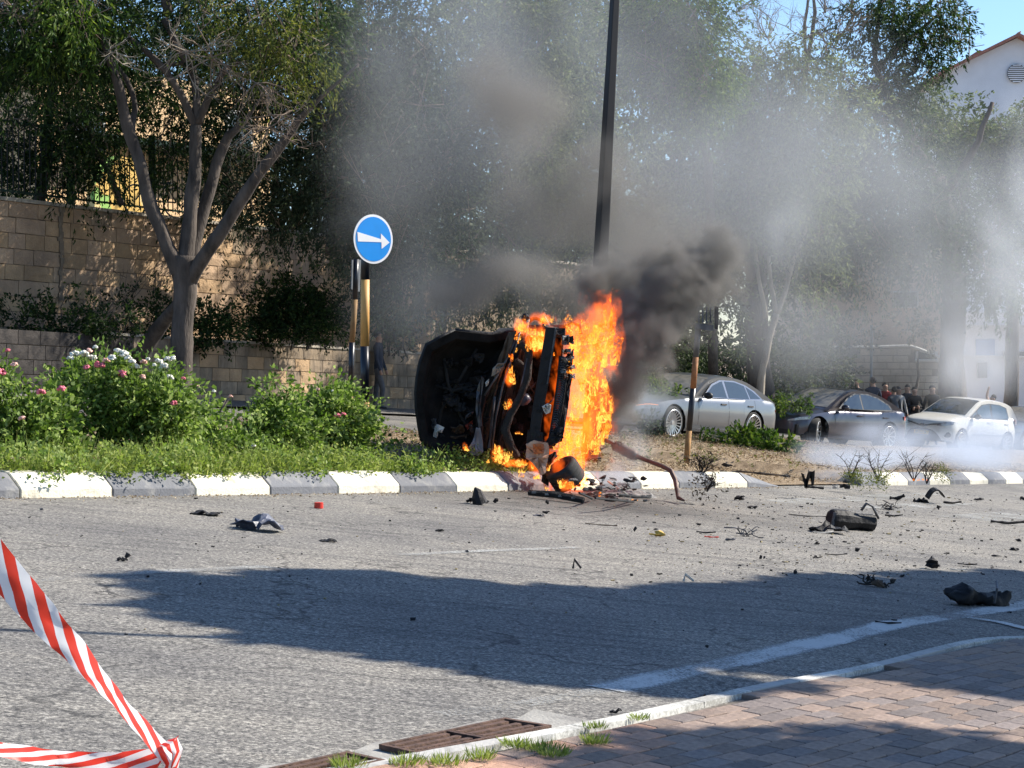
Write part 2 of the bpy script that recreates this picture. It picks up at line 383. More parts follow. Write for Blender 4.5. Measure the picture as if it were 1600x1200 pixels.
# pavers
M['paver'] = mat('paver_red', (.27, .20, .16), .9, var=.22, scale=35, bump=.6, bscale=160, rnd=.22)
M['paver_grey'] = mat('paver_dark', (.20, .165, .15), .9, var=.22, scale=35, bump=.6, bscale=160, rnd=.25)
M['paver_orange'] = mat('paver_orange', (.44, .26, .18), .9, var=.2, scale=35, bump=.6, bscale=160, rnd=.15)
pavers = []
PD = Vector((.56, .83)).normalized(); PN = Vector((PD.y, -PD.x)); PO = Vector((-.52, 6.49))
from mathutils.geometry import intersect_point_line
def inside(p, marg):
    # signed distance right of the edge
    best = 9; sg = 1
    for i in range(len(EDGE) - 1):
        q, tt = intersect_point_line(Vector((*p, 0)), Vector((*EDGE[i], 0)), Vector((*EDGE[i + 1], 0)))
        tt = max(0, min(1, tt)); q = EDGE[i].lerp(EDGE[i + 1], tt); d = (p - q).length
        if d < best: best = d; e = EDGE[i + 1] - EDGE[i]; sg = (p - q).x * e.y - (p - q).y * e.x
    return sg > 0 and best > marg
def in_view(p, m=.15):
    if p.y < 5.6: return False
    px = 800 + p.x / p.y * FPX; z = CAM_H - gz(p.x, p.y); py = 533 + z / p.y * FPX
    return px < 1660 + 60 and py < 1260 and px > -40
for r_ in range(-2, 45):
    for c_ in range(-20, 50):
        s = c_ * .2 + (.1 if r_ % 2 else 0) + random.uniform(-.002, .002); q = r_ * .1 + .11
        ce = PO + PD * (s + .1) + PN * (q + .05)
        if inside(ce, .155) and in_view(ce): pavers.append((ce.length, ce))
pavers.sort(key=lambda a: a[0])
def paver_mesh(k):
    bm = bmesh.new(); bmesh.ops.create_cube(bm, size=1)
    for v in bm.verts: v.co.x *= .195; v.co.y *= .095; v.co.z *= .05
    top = [e for e in bm.edges if all(v.co.z > 0 for v in e.verts)]
    bmesh.ops.bevel(bm, geom=top, offset=.0035, segments=1, affect='EDGES')
    bmesh.ops.delete(bm, geom=[f for f in bm.faces if f.normal.z < -.9], context='FACES_ONLY')
    me = bpy.data.meshes.new('paver'); bm.to_mesh(me); bm.free(); me.materials.append(M[k]); return me
pm = {k: paver_mesh(k) for k in ('paver', 'paver_grey', 'paver_orange')}
proot = bpy.data.objects['pavement']
Q0 = GN.to_track_quat('Z', 'Y'); ang = math.atan2(PD.y, PD.x)
def paver_xf(ce):
    p = on(ce.x, ce.y, PH - .025 + random.uniform(-.0025, .0025))
    xa = Vector((PD.x, PD.y, 0)); xa = (xa - GN * xa.dot(GN)).normalized(); ya = GN.cross(xa)
    rm = Matrix((xa, ya, GN)).transposed() @ Matrix.Rotation(random.gauss(0, .008), 3, 'Z') @ Matrix.Rotation(random.gauss(0, .008), 3, 'X')
    return Matrix.Translation(p) @ rm.to_4x4()
rest = MB()
for i, (d_, ce) in enumerate(pavers):
    n_ = mn.noise(Vector((ce.x * 1.1, ce.y * 1.1, 1))); orange = ce.x < .55 and random.random() < .85
    k = 'paver_orange' if orange else ('paver_grey' if (n_ > .12 and random.random() < .55) or random.random() < .12 else 'paver')
    if i < 300:
        o = bpy.data.objects.new('paver', pm[k]); COL.objects.link(o); o.parent = proot; o.matrix_basis = paver_xf(ce)
    else: rest.box((0, 0, 0), (.001,) * 3) if False else None
    if i >= 300:
        X = paver_xf(ce); o_ = len(rest.v); me = pm[k]
        rest.v += [tuple(X @ v.co) for v in me.vertices]; rest.f += [tuple(a + o_ for a in p.vertices) for p in me.polygons]; rest.m += [('paver', 'paver_grey', 'paver_orange').index(k)] * len(me.polygons)
if rest.v: tag(build('paver_rows', rest, [M['paver'], M['paver_grey'], M['paver_orange']], proot), None, kind='stuff')

# drain grate with its concrete apron
M['rust'] = mat('rusty_iron', (.06, .035, .026), .7, metal=.4, var=.4, scale=25, col2=(.17, .10, .07), bump=.4, bscale=120)
M['hole_shade'] = mat('hole_shade_black', (.01, .01, .01), .9)  # shade inside the drain, beam holes and slots painted as flat black
def grate(A, B, Cc, D, label):
    A, B, Cc, D = (Vector((p.x, p.y)) for p in (A, B, Cc, D))
    def q(u, v, h):
        p = (A.lerp(B, u)).lerp(D.lerp(Cc, u), v); return on(p.x, p.y, h)
    g = thing('drain_grate', label, 'drain grate', q(.5, .5, 0))
    def slab(name, u0, u1, v0, v1, h0, h1, mt):
        b = MB().prism([q(u0, v0, h0), q(u1, v0, h0), q(u1, v1, h0), q(u0, v1, h0)], (0, 0, h1 - h0)); return build(name, b, mt, g)
    slab('sump_shade', .01, .99, .02, .98, .0045, .006, M['hole_shade'])
    for v0, v1 in ((0, .08), (.92, 1)): slab('frame_bar', 0, 1, v0, v1, .007, .026, M['rust'])
    for u0, u1 in ((0, .03), (.49, .52), (.97, 1)): slab('frame_bar', u0, u1, .085, .915, .007, .0255, M['rust'])
    for u0, u1 in ((.035, .485), (.525, .965)):
        for k in range(3): slab('slat', u0 + .01, u1 - .03, .14 + k * .27, .26 + k * .27, .007, .024, M['rust'])
    return g
A, B, Cc, D = G(592, 1174), G(788, 1131), G(862, 1143), G(650, 1187)
grate(A, B, Cc, D, 'rusty drain grate in the gutter beside the grass tufts')
A2 = A + (A - B) * 1.22; B2 = A + (A - B) * .22; C2 = D + (A - B) * .22; D2 = D + (A - B) * 1.22
grate(A2, B2, C2, D2, 'rusty drain grate cut by the bottom edge of the photo')
# worn concrete gutter round the grates
u_ = (B - A).normalized(); mb = MB(); pts = []
for i in range(15): p = A + (B - A) * (-2.2 + i * .26) ; pts.append(p)
for side in (0,):
    ring = [on(p.x + .0 - u_.y * (.06 + .035 * math.sin(i * 2.3)), p.y + u_.x * (.06 + .035 * math.sin(i * 2.3)), .0035) for i, p in enumerate(pts)]
    low = [on(p.x + u_.y * .27, p.y - u_.x * .27, .0035) for p in pts]
    mb.v = [tuple(a) for a in ring + low]; n = len(pts); mb.f = [(i, i + 1, n + i + 1, n + i) for i in range(n - 1)]; mb.m = [0] * (n - 1)
struct(build('gutter_concrete', mb, M['concrete_pale']))

# ---------------------------------------------------------------- retaining walls
W0 = Vector((-3.0, 43.0))
M['limestone'] = mat('limestone', (.29, .195, .115), .9, col2=(.55, .37, .21), scale=1.6, bump=.7, bscale=25, rnd=.10, detail=9, pos=True)
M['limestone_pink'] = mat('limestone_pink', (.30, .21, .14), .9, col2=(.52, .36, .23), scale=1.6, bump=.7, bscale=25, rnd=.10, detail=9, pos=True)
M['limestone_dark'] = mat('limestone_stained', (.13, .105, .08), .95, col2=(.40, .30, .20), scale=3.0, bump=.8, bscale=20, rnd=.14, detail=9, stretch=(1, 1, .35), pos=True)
M['limestone_soot'] = mat('limestone_dark_shaded', (.022, .02, .02), .95, col2=(.07, .06, .054), scale=3, bump=.7, bscale=20, rnd=.2, stretch=(1, 1, .4))  # dark stone; tree shade over the low wall's left end put into its colour
M['coping'] = mat('coping_stone', (.36, .32, .26), .9, var=.25, scale=4, bump=.5, bscale=30)
M['mortar'] = mat('mortar', (.20, .155, .11), .95, var=.3, scale=8)
def stone_mesh(seed, mt):
    rr = random.Random(seed); bm = bmesh.new(); bmesh.ops.create_grid(bm, x_segments=3, y_segments=2, size=.5)
    for v in bm.verts:
        x, y = v.co.x, v.co.y; edge = abs(x) > .49 or abs(y) > .49
        v.co = Vector((x * (1 if not edge else .985), -1 if not edge else -.55, y * (1 if not edge else .97))); 
        if not edge: v.co.y += rr.uniform(-.35, .35)
        else: v.co.y += rr.uniform(-.12, .12)
    ext = bmesh.ops.extrude_edge_only(bm, edges=[e for e in bm.edges if e.is_boundary])
    for v in [g for g in ext['geom'] if isinstance(g, bmesh.types.BMVert)]: v.co.y = .3
    bmesh.ops.recalc_face_normals(bm, faces=bm.faces)
    me = bpy.data.meshes.new('stone'); bm.to_mesh(me); bm.free(); me.materials.append(M[mt]); return me
SM = {k: [stone_mesh(i, k) for i in range(5)] for k in ('limestone', 'limestone_pink', 'limestone_dark', 'limestone_soot')}
def wall_frame(off):
    o = Vector((W0.x - NV.x * off, W0.y - NV.y * off))
    return lambda t, z, q=0: Vector((o.x + DV.x * t + NV.x * q, o.y + DV.y * t + NV.y * q, z))
def wall(name, label, off, t0, t1, ztop, zbot, course, lmin, lmax, pick, tstone, thick=.3, slope=-.04, maxn=300):
    F = wall_frame(off); root = thing(name, label, 'wall', F(t0, zbot(t0)))
    mb = MB(); n = 24
    for i in range(n):
        a, b = t0 + (t1 - t0) * i / n, t0 + (t1 - t0) * (i + 1) / n
        mb.prism([F(a, zbot(a) - .6, -.03), F(b, zbot(b) - .6, -.03), F(b, ztop(b) - .01, -.03), F(a, ztop(a) - .01, -.03)], Vector((-NV.x, -NV.y, 0)) * thick)
    build('core', mb, M['mortar'], root)
    cnt = 0; ax_ = Vector((DV.x, DV.y, slope)).normalized(); ny = Vector((-NV.x, -NV.y, 0)); az = ax_.cross(ny); az = az if az.z > 0 else -az
    rot = Matrix((ax_, ny, az)).transposed().to_4x4(); cand = []
    nco = int((ztop(t0) - min(zbot(t0), zbot(t1))) / course) + 3
    for c_ in range(nco):
        t = t0 + random.uniform(0, lmin)
        while t < tstone:
            l = random.uniform(lmin, lmax); tm = t + l / 2; z = ztop(tm) - course * (c_ + .5)
            if z > zbot(tm) - course * .3: cand.append((t, c_, l, tm, z))
            t += l
    for t, c_, l, tm, z in cand:
        me = random.choice(SM[pick(tm, c_)]); o = bpy.data.objects.new('stone', me); COL.objects.link(o); o.parent = root
        o.matrix_parent_inverse = root.matrix_basis.inverted()
        X = Matrix.Translation(F(tm, z)) @ rot @ Matrix.Diagonal((l - .006, .022, course - .006, 1))
        o.matrix_basis = X
    print(name, 'stones', len(cand)); return root, F
zt_low = lambda t: 1.135 - .041 * (t - 1.48)
zg = lambda t: gz(W0.x + DV.x * t, W0.y + DV.y * t)
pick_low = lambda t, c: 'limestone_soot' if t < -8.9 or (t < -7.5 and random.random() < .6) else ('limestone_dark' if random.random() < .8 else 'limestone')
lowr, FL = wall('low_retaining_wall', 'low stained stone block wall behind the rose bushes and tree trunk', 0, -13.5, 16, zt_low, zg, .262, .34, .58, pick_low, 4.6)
mb = MB()
for i in range(22):
    a, b = -8.7 + i * 1.15, -8.7 + (i + 1) * 1.15 - .012
    if a > 15: break
    o_ = MB().prism([FL(a, zt_low(a), .04), FL(b, zt_low(b), .04), FL(b, zt_low(b), -.36), FL(a, zt_low(a), -.36)], (0, 0, .05)); build('coping_slab', o_, M['coping'], lowr)
OFF = 2.2
zt_up = lambda t: 4.09 - .024 * (t + 8.47)
zb_up = lambda t: zt_low(t) - .05
def pick_up(t, c):
    return 'limestone_pink' if random.random() < .55 else ('limestone' if random.random() < .85 else 'limestone_dark')
upr, FU = wall('upper_retaining_wall', 'tall pale limestone wall under the iron fence, with leaves hanging over it', OFF, -12.5, 16, zt_up, zb_up, .30, .38, .80, pick_up, 5.2)
for i in range(26):
    a, b = -9.6 + i * 1.0, -9.6 + (i + 1) * 1.0 - .012
    if -4.6 < a < -1: pass
    o_ = MB().prism([FU(a, zt_up(a), .06), FU(b, zt_up(b), .06), FU(b, zt_up(b), -.36), FU(a, zt_up(a), -.36)], (0, 0, .07)); build('coping_slab', o_, M['coping'], upr)
# square pier and buttress at the left end
o_ = MB().prism([FU(-9.75, zb_up(-9), .10), FU(-9.35, zb_up(-9), .10), FU(-9.35, zb_up(-9), -.3), FU(-9.75, zb_up(-9), -.3)], (0, 0, 2.9)); build('pier', o_, M['limestone_pink'], upr)
o_ = MB().prism([FU(-9.82, 0, .14), FU(-9.28, 0, .14), FU(-9.28, 0, -.34), FU(-9.82, 0, -.34)], (0, 0, .09)); o_.v = [(x, y, z + zb_up(-9) + 2.9) for x, y, z in o_.v]; build('pier_cap', o_, M['coping'], upr)
o_ = MB().prism([FU(-12.5, zb_up(-9) - .2, .35), FU(-9.8, zb_up(-9) - .2, .35), FU(-9.8, zb_up(-9) - .2, 0), FU(-12.5, zb_up(-9) - .2, 0)], (0, 0, 2.75)); build('buttress', o_, M['limestone_soot'], upr)
# drainage crack with dark weeds
crk = MB(); tt = -7.55; z = zt_up(tt)
while z > zb_up(tt) + .8:
    d = random.uniform(.05, .12); wq = random.uniform(.03, .08); crk.box(FU(tt + random.uniform(-.03, .03), z - d / 2, .035), (wq * 2, .02, d), Matrix.Rotation(math.atan2(DV.y, DV.x), 3, 'Z')); z -= d
build('crack', crk, M['mortar'], upr)
# terraces
mb = MB()
for i in range(30):
    a, b = -14 + i, -13 + i; z0, z1 = zt_low(a) - .02, zt_low(b) - .02
    mb.add([FL(a, z0, -.33), FL(b, z1, -.33), FL(b, z1, -OFF - .1), FL(a, z0, -OFF - .1)], [(0, 1, 2, 3)])
struct(build('terrace_ground', mb, M['ground']))
mb = MB()
for i in range(30):
    a, b = -14 + i, -13 + i; z0, z1 = zt_up(a) - .05, zt_up(b) - .05
    mb.add([FU(a, z0, -.3), FU(b, z1, -.3), FU(b, z1, -30), FU(a, z0, -30)], [(0, 1, 2, 3)])
struct(build('school_yard_ground', mb, M['asphalt_far']))
# right-hand bank: the upper ground ends in a slope behind the parked cars
# ---------------------------------------------------------------- iron fence on the upper wall
M['fence_green'] = mat('dark_green_iron', (.012, .035, .022), .45, metal=.3, var=.2, scale=12)
M['iron_black'] = mat('black_iron', (.012, .013, .014), .5, metal=.3)
fr = thing('iron_fence', 'dark green iron railing fence on top of the tall stone wall', 'fence', FU(-9.5, zt_up(-9.5) + .07, -.15))
def fz(t): return zt_up(t) + .07
def bar(t, w_, h0, h1, q=-.15, mt='iron_black', nm='bar'):
    b = MB().box(FU(t, fz(t) + (h0 + h1) / 2, q), (w_, w_, h1 - h0)); return build(nm, b, M[mt], fr)
for t in (-12.2, -9.45, -7.1, -4.75, -2.4): bar(t, .14 if t != -9.45 else .26, 0, 1.65, mt='fence_green', nm='post')
t = -12.1
while t < -2.45:
    if min(abs(t - k) for k in (-12.2, -9.45, -7.1, -4.75, -2.4)) > .09: bar(t, .022, .10, 1.52)
    t += .145
for z in (.12, 1.45): 
    b = MB().prism([FU(-12.2, fz(-12.2) + z, -.135), FU(-2.4, fz(-2.4) + z, -.135), FU(-2.4, fz(-2.4) + z, -.165), FU(-12.2, fz(-12.2) + z, -.165)], (0, 0, .04)); build('rail', b, M['fence_green'], fr)

# ---------------------------------------------------------------- buildings
M['beige_wall'] = mat('beige_plaster', (.68, .46, .25), .9, var=.12, scale=1.5, bump=.2)
M['white_wall'] = mat('white_plaster', (.72, .74, .78), .9, var=.06, scale=1.2, bump=.15)
M['pink_wall'] = mat('pinkish_stone', (.50, .38, .30), .9, var=.18, scale=2, bump=.3)
M['pale_stone'] = mat('pale_stone', (.46, .40, .32), .9, var=.2, scale=3, bump=.4, rnd=.12)
M['roof_tile'] = mat('roof_tile', (.34, .16, .12), .85, var=.25, scale=8, bump=.4)
M['pane'] = mat('window_glass', (.03, .045, .055), .08, spec=.8)
M['dark_pane'] = mat('dark_window', (.05, .045, .045), .3)
M['frame_white'] = mat('white_frame', (.6, .6, .58), .6)
M['blue_paint'] = mat('blue_panel', (.05, .16, .42), .5)
M['mural'] = None
def panel(name, A, B, z0, z1, mt, parent, th=.3, world=True):
    """vertical slab between plan points A and B"""
    n = (Vector((B[1] - A[1], A[0] - B[0], 0))).normalized()
    b = MB().prism([(A[0], A[1], z0), (B[0], B[1], z0), (B[0], B[1], z1), (A[0], A[1], z1)], -n * th); return build(name, b, mt, parent)
def xy(px, Y): p = P(px, 533, Y); return (p.x, p.y)
def zp(py, Y): return P(800, py, Y).z
# school building behind the fence (left)
b1 = thing('school_building', 'sunlit beige building behind the fence and dark foliage', 'building', (*xy(230, 52), zt_up(-5)))
S0 = Vector(xy(60, 45.5)); SQ = lambda t: (S0.x + DV.x * t, S0.y + DV.y * t)
panel('wall', SQ(0), SQ(8.6), 2.5, zp(110, 48), M['beige_wall'], b1, 4)
SO = lambda t, q: (SQ(t)[0] + NV.x * q, SQ(t)[1] + NV.y * q)
for t_, zz in ((1.2, 5.9), (6.8, 6.4)):
    wdw = panel('window', SO(t_, .06), SO(t_ + 1, .06), zz, zz + 1.2, M['frame_white'], b1, .1)
    panel('pane', SO(t_ + .1, .09), SO(t_ + .9, .09), zz + .1, zz + 1.1, M['pane'], wdw, .06)
panel('canopy', SO(1.5, .9), SO(8.5, .9), 6.25, 6.42, M['fence_green'], b1, .8)
bx = thing('white_house', 'white house wall glimpsed through leaves at the far left', 'house', (*xy(-60, 60), 3))
panel('wall', xy(-160, 60), xy(62, 60), 2, zp(-60, 60), M['white_wall'], bx, 5)
panel('shutter', xy(-10, 59.9), xy(24, 59.9), zp(290, 60), zp(228, 60), M['blue_paint'], bx, .08)
# mural wall: flat painted colour fields
def mural_mat():
    m, nt, b = nodes('mural_paint'); L = nt.links
    v = N(nt, 'ShaderNodeTexVoronoi', Scale=1.1); n = N(nt, 'ShaderNodeTexNoise', Scale=1.5); c = coord(nt)
    va = N(nt, 'ShaderNodeVectorMath', operation='ADD'); L.new(c, va.inputs[0]); L.new(n.outputs['Color'], va.inputs[1]); L.new(va.outputs[0], v.inputs['Vector'])
    sp = N(nt, 'ShaderNodeSeparateColor'); L.new(v.outputs['Color'], sp.inputs[0])
    r = ramp(nt, sp.outputs[0], [(0, (.75, .22, .12)), (.2, (.15, .35, .62)), (.34, (.72, .55, .25)), (.6, (.7, .45, .12)), (.75, (.28, .5, .12)), (.85, (.75, .6, .4))]); r.color_ramp.interpolation = 'CONSTANT'
    L.new(r.outputs[0], b.inputs['Base Color']); b.inputs['Roughness'].default_value = .8; return m
mu = thing('mural_wall', 'colourfully painted wall seen through the fence bars', 'wall', (*xy(185, 45), 4))
pts = [(148, 342), (222, 342), (236, 300), (226, 262), (205, 246), (178, 244), (156, 258), (148, 280)]
M0 = P(148, 300, 43.4)
def onpl(x, y):
    r_ = P(x, y, 1) - Vector((0, 0, CAM_H)); k = ((M0.x * NV.x + M0.y * NV.y)) / (r_.x * NV.x + r_.y * NV.y); return Vector((r_.x * k, r_.y * k, CAM_H + r_.z * k))
A_ = [onpl(x, y) for x, y in pts]; build('painted_panel', MB().prism(A_, (-NV.x * .25, -NV.y * .25, 0)), mural_mat(), mu)
# bicycle wheel leaning against it
M['rubber'] = mat('rubber', (.018, .018, .019), .8, var=.2, scale=20)
c = P(166 + 0, 248, 43); c = P(212, 310 - 18 + 20, 43.2)
bw = thing('bicycle', 'black bicycle leaning behind the fence in front of the painted wall', 'bicycle', (c.x, c.y, c.z - .34))
ring = [c + Vector((math.cos(a) * .32 * .8, math.cos(a) * .32 * .5, math.sin(a) * .34)) for a in np.linspace(0, 2 * math.pi, 25)]
build('wheel', MB().tube(ring, .02, 6, cap=False), M['rubber'], bw)
c2 = c + Vector((.82, .5, -.03)); ring2 = [p + (c2 - c) for p in ring]; build('wheel', MB().tube(ring2, .02, 6, cap=False), M['rubber'], bw)
f = MB()
for a, b in ((c, c + Vector((.28, .17, .42))), (c + Vector((.25, .15, .36)), c2 + Vector((-.2, -.12, .35))), (c + Vector((.25, .15, .36)), c + Vector((.42, .25, -.02))), (c2, c + Vector((.42, .25, -.02))), (c2, c2 + Vector((-.2, -.12, .4))), (c + Vector((.42, .25, -.02)), c2 + Vector((-.2, -.12, .4)))): f.tube([a, b], .018, 6)
build('bicycle_frame', f, M['iron_black'], bw)
build('saddle', MB().box(c2 + Vector((-.2, -.12, .43)), (.24, .12, .05)), M['rubber'], bw)
build('handlebar', MB().tube([c + Vector((.2, -.15, .46)), c + Vector((.28, .17, .46)), c + Vector((.36, .45, .46))], .014, 6), M['iron_black'], bw)

# pinkish house behind the trees (centre right)
b2 = thing('pink_house', 'pinkish stone house with a dark window half hidden by trees', 'house', (*xy(1370, 66), -1.5))
panel('wall', xy(1255, 66), xy(1475, 66), -3, zp(345, 66), M['pink_wall'], b2, 8)
for px, py, w_, h in ((1298, 411, 30, 17), (1322, 411, 26, 17), (1395, 455, 40, 26)):
    wdw = panel('window', xy(px, 65.9), xy(px + w_, 65.9), zp(py + h, 66), zp(py, 66), M['frame_white'], b2, .1)
    panel('pane', xy(px + 2, 65.85), xy(px + w_ - 2, 65.85), zp(py + h - 2, 66), zp(py + 2, 66), M['dark_pane'], wdw, .06)
panel('ledge', xy(1280, 65.8), xy(1350, 65.8), zp(402, 66), zp(397, 66), M['pale_stone'], b2, .3)
# low pale stone building behind the parked cars
YB = 63.0
b3 = thing('stone_annex', 'low pale stone building with a white framed window behind the onlookers', 'building', (*xy(1380, YB), gz(12, YB)))
zb = gz(12, YB) - .4
core = MB(); 
tp = [(1262, 545), (1350, 543), (1421, 541), (1437, 545), (1466, 557), (1472, 640), (1262, 640)]
build('core', MB().prism([P(x, y, YB) for x, y in tp][::-1], (0, 5, 0)), M['mortar'], b3)
rows = 15; hgt = (zp(543, YB) - zb) / rows; cnt = 0
for r_ in range(rows):
    px = 1262 + random.uniform(0, 10); z0 = zp(545, YB) - (r_ + 1) * hgt
    while px < 1464:
        l = random.uniform(14, 26); pxe = min(px + l, 1466); py_ = 533 - (z0 + hgt - CAM_H) / YB * FPX
        if not (1428 < px + l / 2 < 1470 and 540 < py_ + 3 < 566) and px + l / 2 < (1432 + (py_ - 545) * 2.8 if py_ < 557 else 1466):
            cnt += 1
            if cnt <= 300:
                a, b = xy(px + .4, YB - .04), xy(pxe - .4, YB - .04)
                bb = MB().prism([(a[0], a[1] + random.uniform(-.012, .012), z0 + .012), (b[0], b[1], z0 + .012), (b[0], b[1], z0 + hgt - .012), (a[0], a[1], z0 + hgt - .012)], (0, .07, 0)); build('stone', bb, M['pale_stone'], b3)
        px += l
def barpx(nm, pts, Y, wd, mt, par): return build(nm, MB().tube([P(x, y, Y) for x, y in pts], wd, 6), mt, par)
barpx('roof_edge', [(1262, 543), (1350, 542), (1421, 540), (1437, 545), (1468, 558)], YB - .12, .045, M['frame_white'], b3)
wdw = panel('window', xy(1431, YB - .1), xy(1466, YB - .1), zp(566, YB), zp(549, YB), M['frame_white'], b3, .08)
build('pane', MB().prism([P(x, y, YB - .13) for x, y in ((1435, 562), (1464, 562), (1464, 557), (1435, 549))], (0, .02, 0)), M['pane'], wdw)
barpx('window_sill', [(1430, 563), (1467, 563)], YB - .14, .04, M['frame_white'], b3)
panel('grey_panel', xy(1272, YB - .16), xy(1344, YB - .16), zp(560, YB), zp(545, YB), M['concrete'], b3, .06)
pole = thing('thin_pole', 'thin blue-grey pole standing in front of the low stone building', 'pole', (*xy(1361, 60), gz(11, 60)))
build('shaft', MB().tube([(xy(1360, 60)[0], 60, gz(11, 60) - .1), P(1362, 508, 60)], .045, 8), mat('blue_grey_metal', (.08, .13, .17), .5, metal=.4), pole)
# white building with blue panel
b4 = thing('white_building', 'white building with blue panels behind the white hatchback', 'building', (*xy(1560, 70), -3))
panel('wall', xy(1484, 70), xy(1760, 70), -4, zp(488, 70), M['white_wall'], b4, 8)
panel('blue_panel', xy(1525, 69.9), xy(1554, 69.9), zp(555, 70), zp(530, 70), M['blue_paint'], b4, .08)
panel('blue_panel', xy(1490, 69.9), xy(1506, 69.9), zp(552, 70), zp(532, 70), M['blue_paint'], b4, .08)
for px in (1568, 1580, 1592, 1610):
    wdw = panel('window', xy(px, 69.9), xy(px + 10, 69.9), zp(560, 70), zp(548, 70), M['frame_white'], b4, .1)
    panel('pane', xy(px + 1.5, 69.82), xy(px + 8.5, 69.82), zp(558, 70), zp(550, 70), M['pane'], wdw, .05)
panel('ledge', xy(1490, 69.7), xy(1700, 69.7), zp(559, 70), zp(556, 70), M['frame_white'], b4, .25)
panel('ledge', xy(1484, 69.7), xy(1700, 69.7), zp(512, 70), zp(508, 70), M['frame_white'], b4, .25)
panel('doorway', xy(1528, 69.85), xy(1543, 69.85), zp(590, 70), zp(566, 70), M['dark_pane'], b4, .06)
# gabled house top right
YG = 85.0
b5 = thing('gabled_house', 'white gabled house with a red roof edge and round louvre, top right', 'house', (*xy(1600, YG), -4))
gp = [(1478, 112), (1592, 58), (1720, 122), (1720, 560), (1478, 560)]
build('wall', MB().prism([P(x, y, YG) for x, y in gp][::-1], (0, 10, 0)), M['white_wall'], b5)
for a, b in (((1468, 117), (1592, 56)), ((1592, 56), (1735, 128))):
    mb = MB().prism([P(a[0], a[1], YG - .5), P(b[0], b[1], YG - .5), P(b[0], b[1] - 5, YG - .5), P(a[0], a[1] - 5, YG - .5)], (0, 11, 0)); build('roof_slope', mb, M['roof_tile'], b5)
mb = MB().prism([P(1500, 98, YG + 4), P(1530, 78, YG + 4), P(1545, 82, YG + 4), P(1520, 100, YG + 4)], (0, 5, 0)); build('rear_roof', mb, M['roof_tile'], b5)
build('finial', MB().tube([P(1589, 57, YG - .4), P(1592, 52, YG - .4), P(1595, 49, YG - .4)], [.12, .07, .02], 6), M['roof_tile'], b5)
cc = P(1588, 115, YG - .06)
lo = build('round_louvre', MB().lathe([(0, 0), (.40, 0), (.42, .05), (.38, .06)], 24, Matrix.Translation(cc) @ Matrix.Rotation(R(90), 4, 'X')), M['dark_pane'], b5)
for i in range(9):
    z = -.36 + i * .09; hw = math.sqrt(max(.01, .40 ** 2 - z * z)); build('slat', MB().box(cc + Vector((0, -.07, z)), (2 * hw, .03, .045)), M['white_wall'], lo)
an = thing('roof_antenna', 'thin television antenna on the roof at top right', 'antenna', P(1514, 100, YG))
build('mast', MB().tube([P(1514, 100, YG), P(1515, 25, YG)], .03, 6), M['concrete'], an)
for py in (44, 50, 57, 66): build('rod', MB().tube([P(1510, py, YG), P(1520, py + 2, YG)], .014, 5), M['concrete'], an)
build('rod', MB().tube([P(1500, 77, YG), P(1538, 70, YG)], .016, 5), M['concrete'], an)
# ---------------------------------------------------------------- trees and plants
M['bark'] = mat('bark', (.032, .026, .021), .95, col2=(.125, .10, .082), scale=5, bump=1, bscale=30, stretch=(1, 1, .3), detail=8)
M['bark_pale'] = mat('bark_pale', (.20, .17, .13), .95, col2=(.40, .35, .28), scale=5, bump=.6, bscale=30, stretch=(1, 1, .3))
M['twig'] = mat('dry_twig', (.20, .15, .11), .9, var=.3, scale=10)
M['leaf_willow'] = leaf_mat('leaf_willow', (.010, .022, .008), (.026, .052, .015), (.08, .125, .03), .35)
M['leaf_yellow'] = leaf_mat('leaf_yellow', (.05, .075, .015), (.11, .13, .03), (.20, .20, .05), .4)
M['leaf_bright'] = leaf_mat('leaf_bright', (.015, .035, .008), (.06, .115, .018), (.20, .26, .05), .38)
M['leaf_grey'] = leaf_mat('leaf_grey', (.016, .028, .015), (.042, .064, .034), (.10, .13, .065), .3)
M['leaf_rose'] = leaf_mat('leaf_rose', (.045, .085, .014), (.16, .25, .05), (.42, .50, .19), .42)
M['leaf_weed'] = leaf_mat('leaf_weed', (.08, .115, .02), (.20, .27, .055), (.40, .43, .15), .4)
M['leaf_far'] = leaf_mat('leaf_far', (.045, .065, .025), (.12, .155, .06), (.26, .29, .13), .4)
M['leaf_dark'] = leaf_mat('leaf_dark', (.018, .032, .014), (.042, .066, .026), (.09, .12, .05), .3)

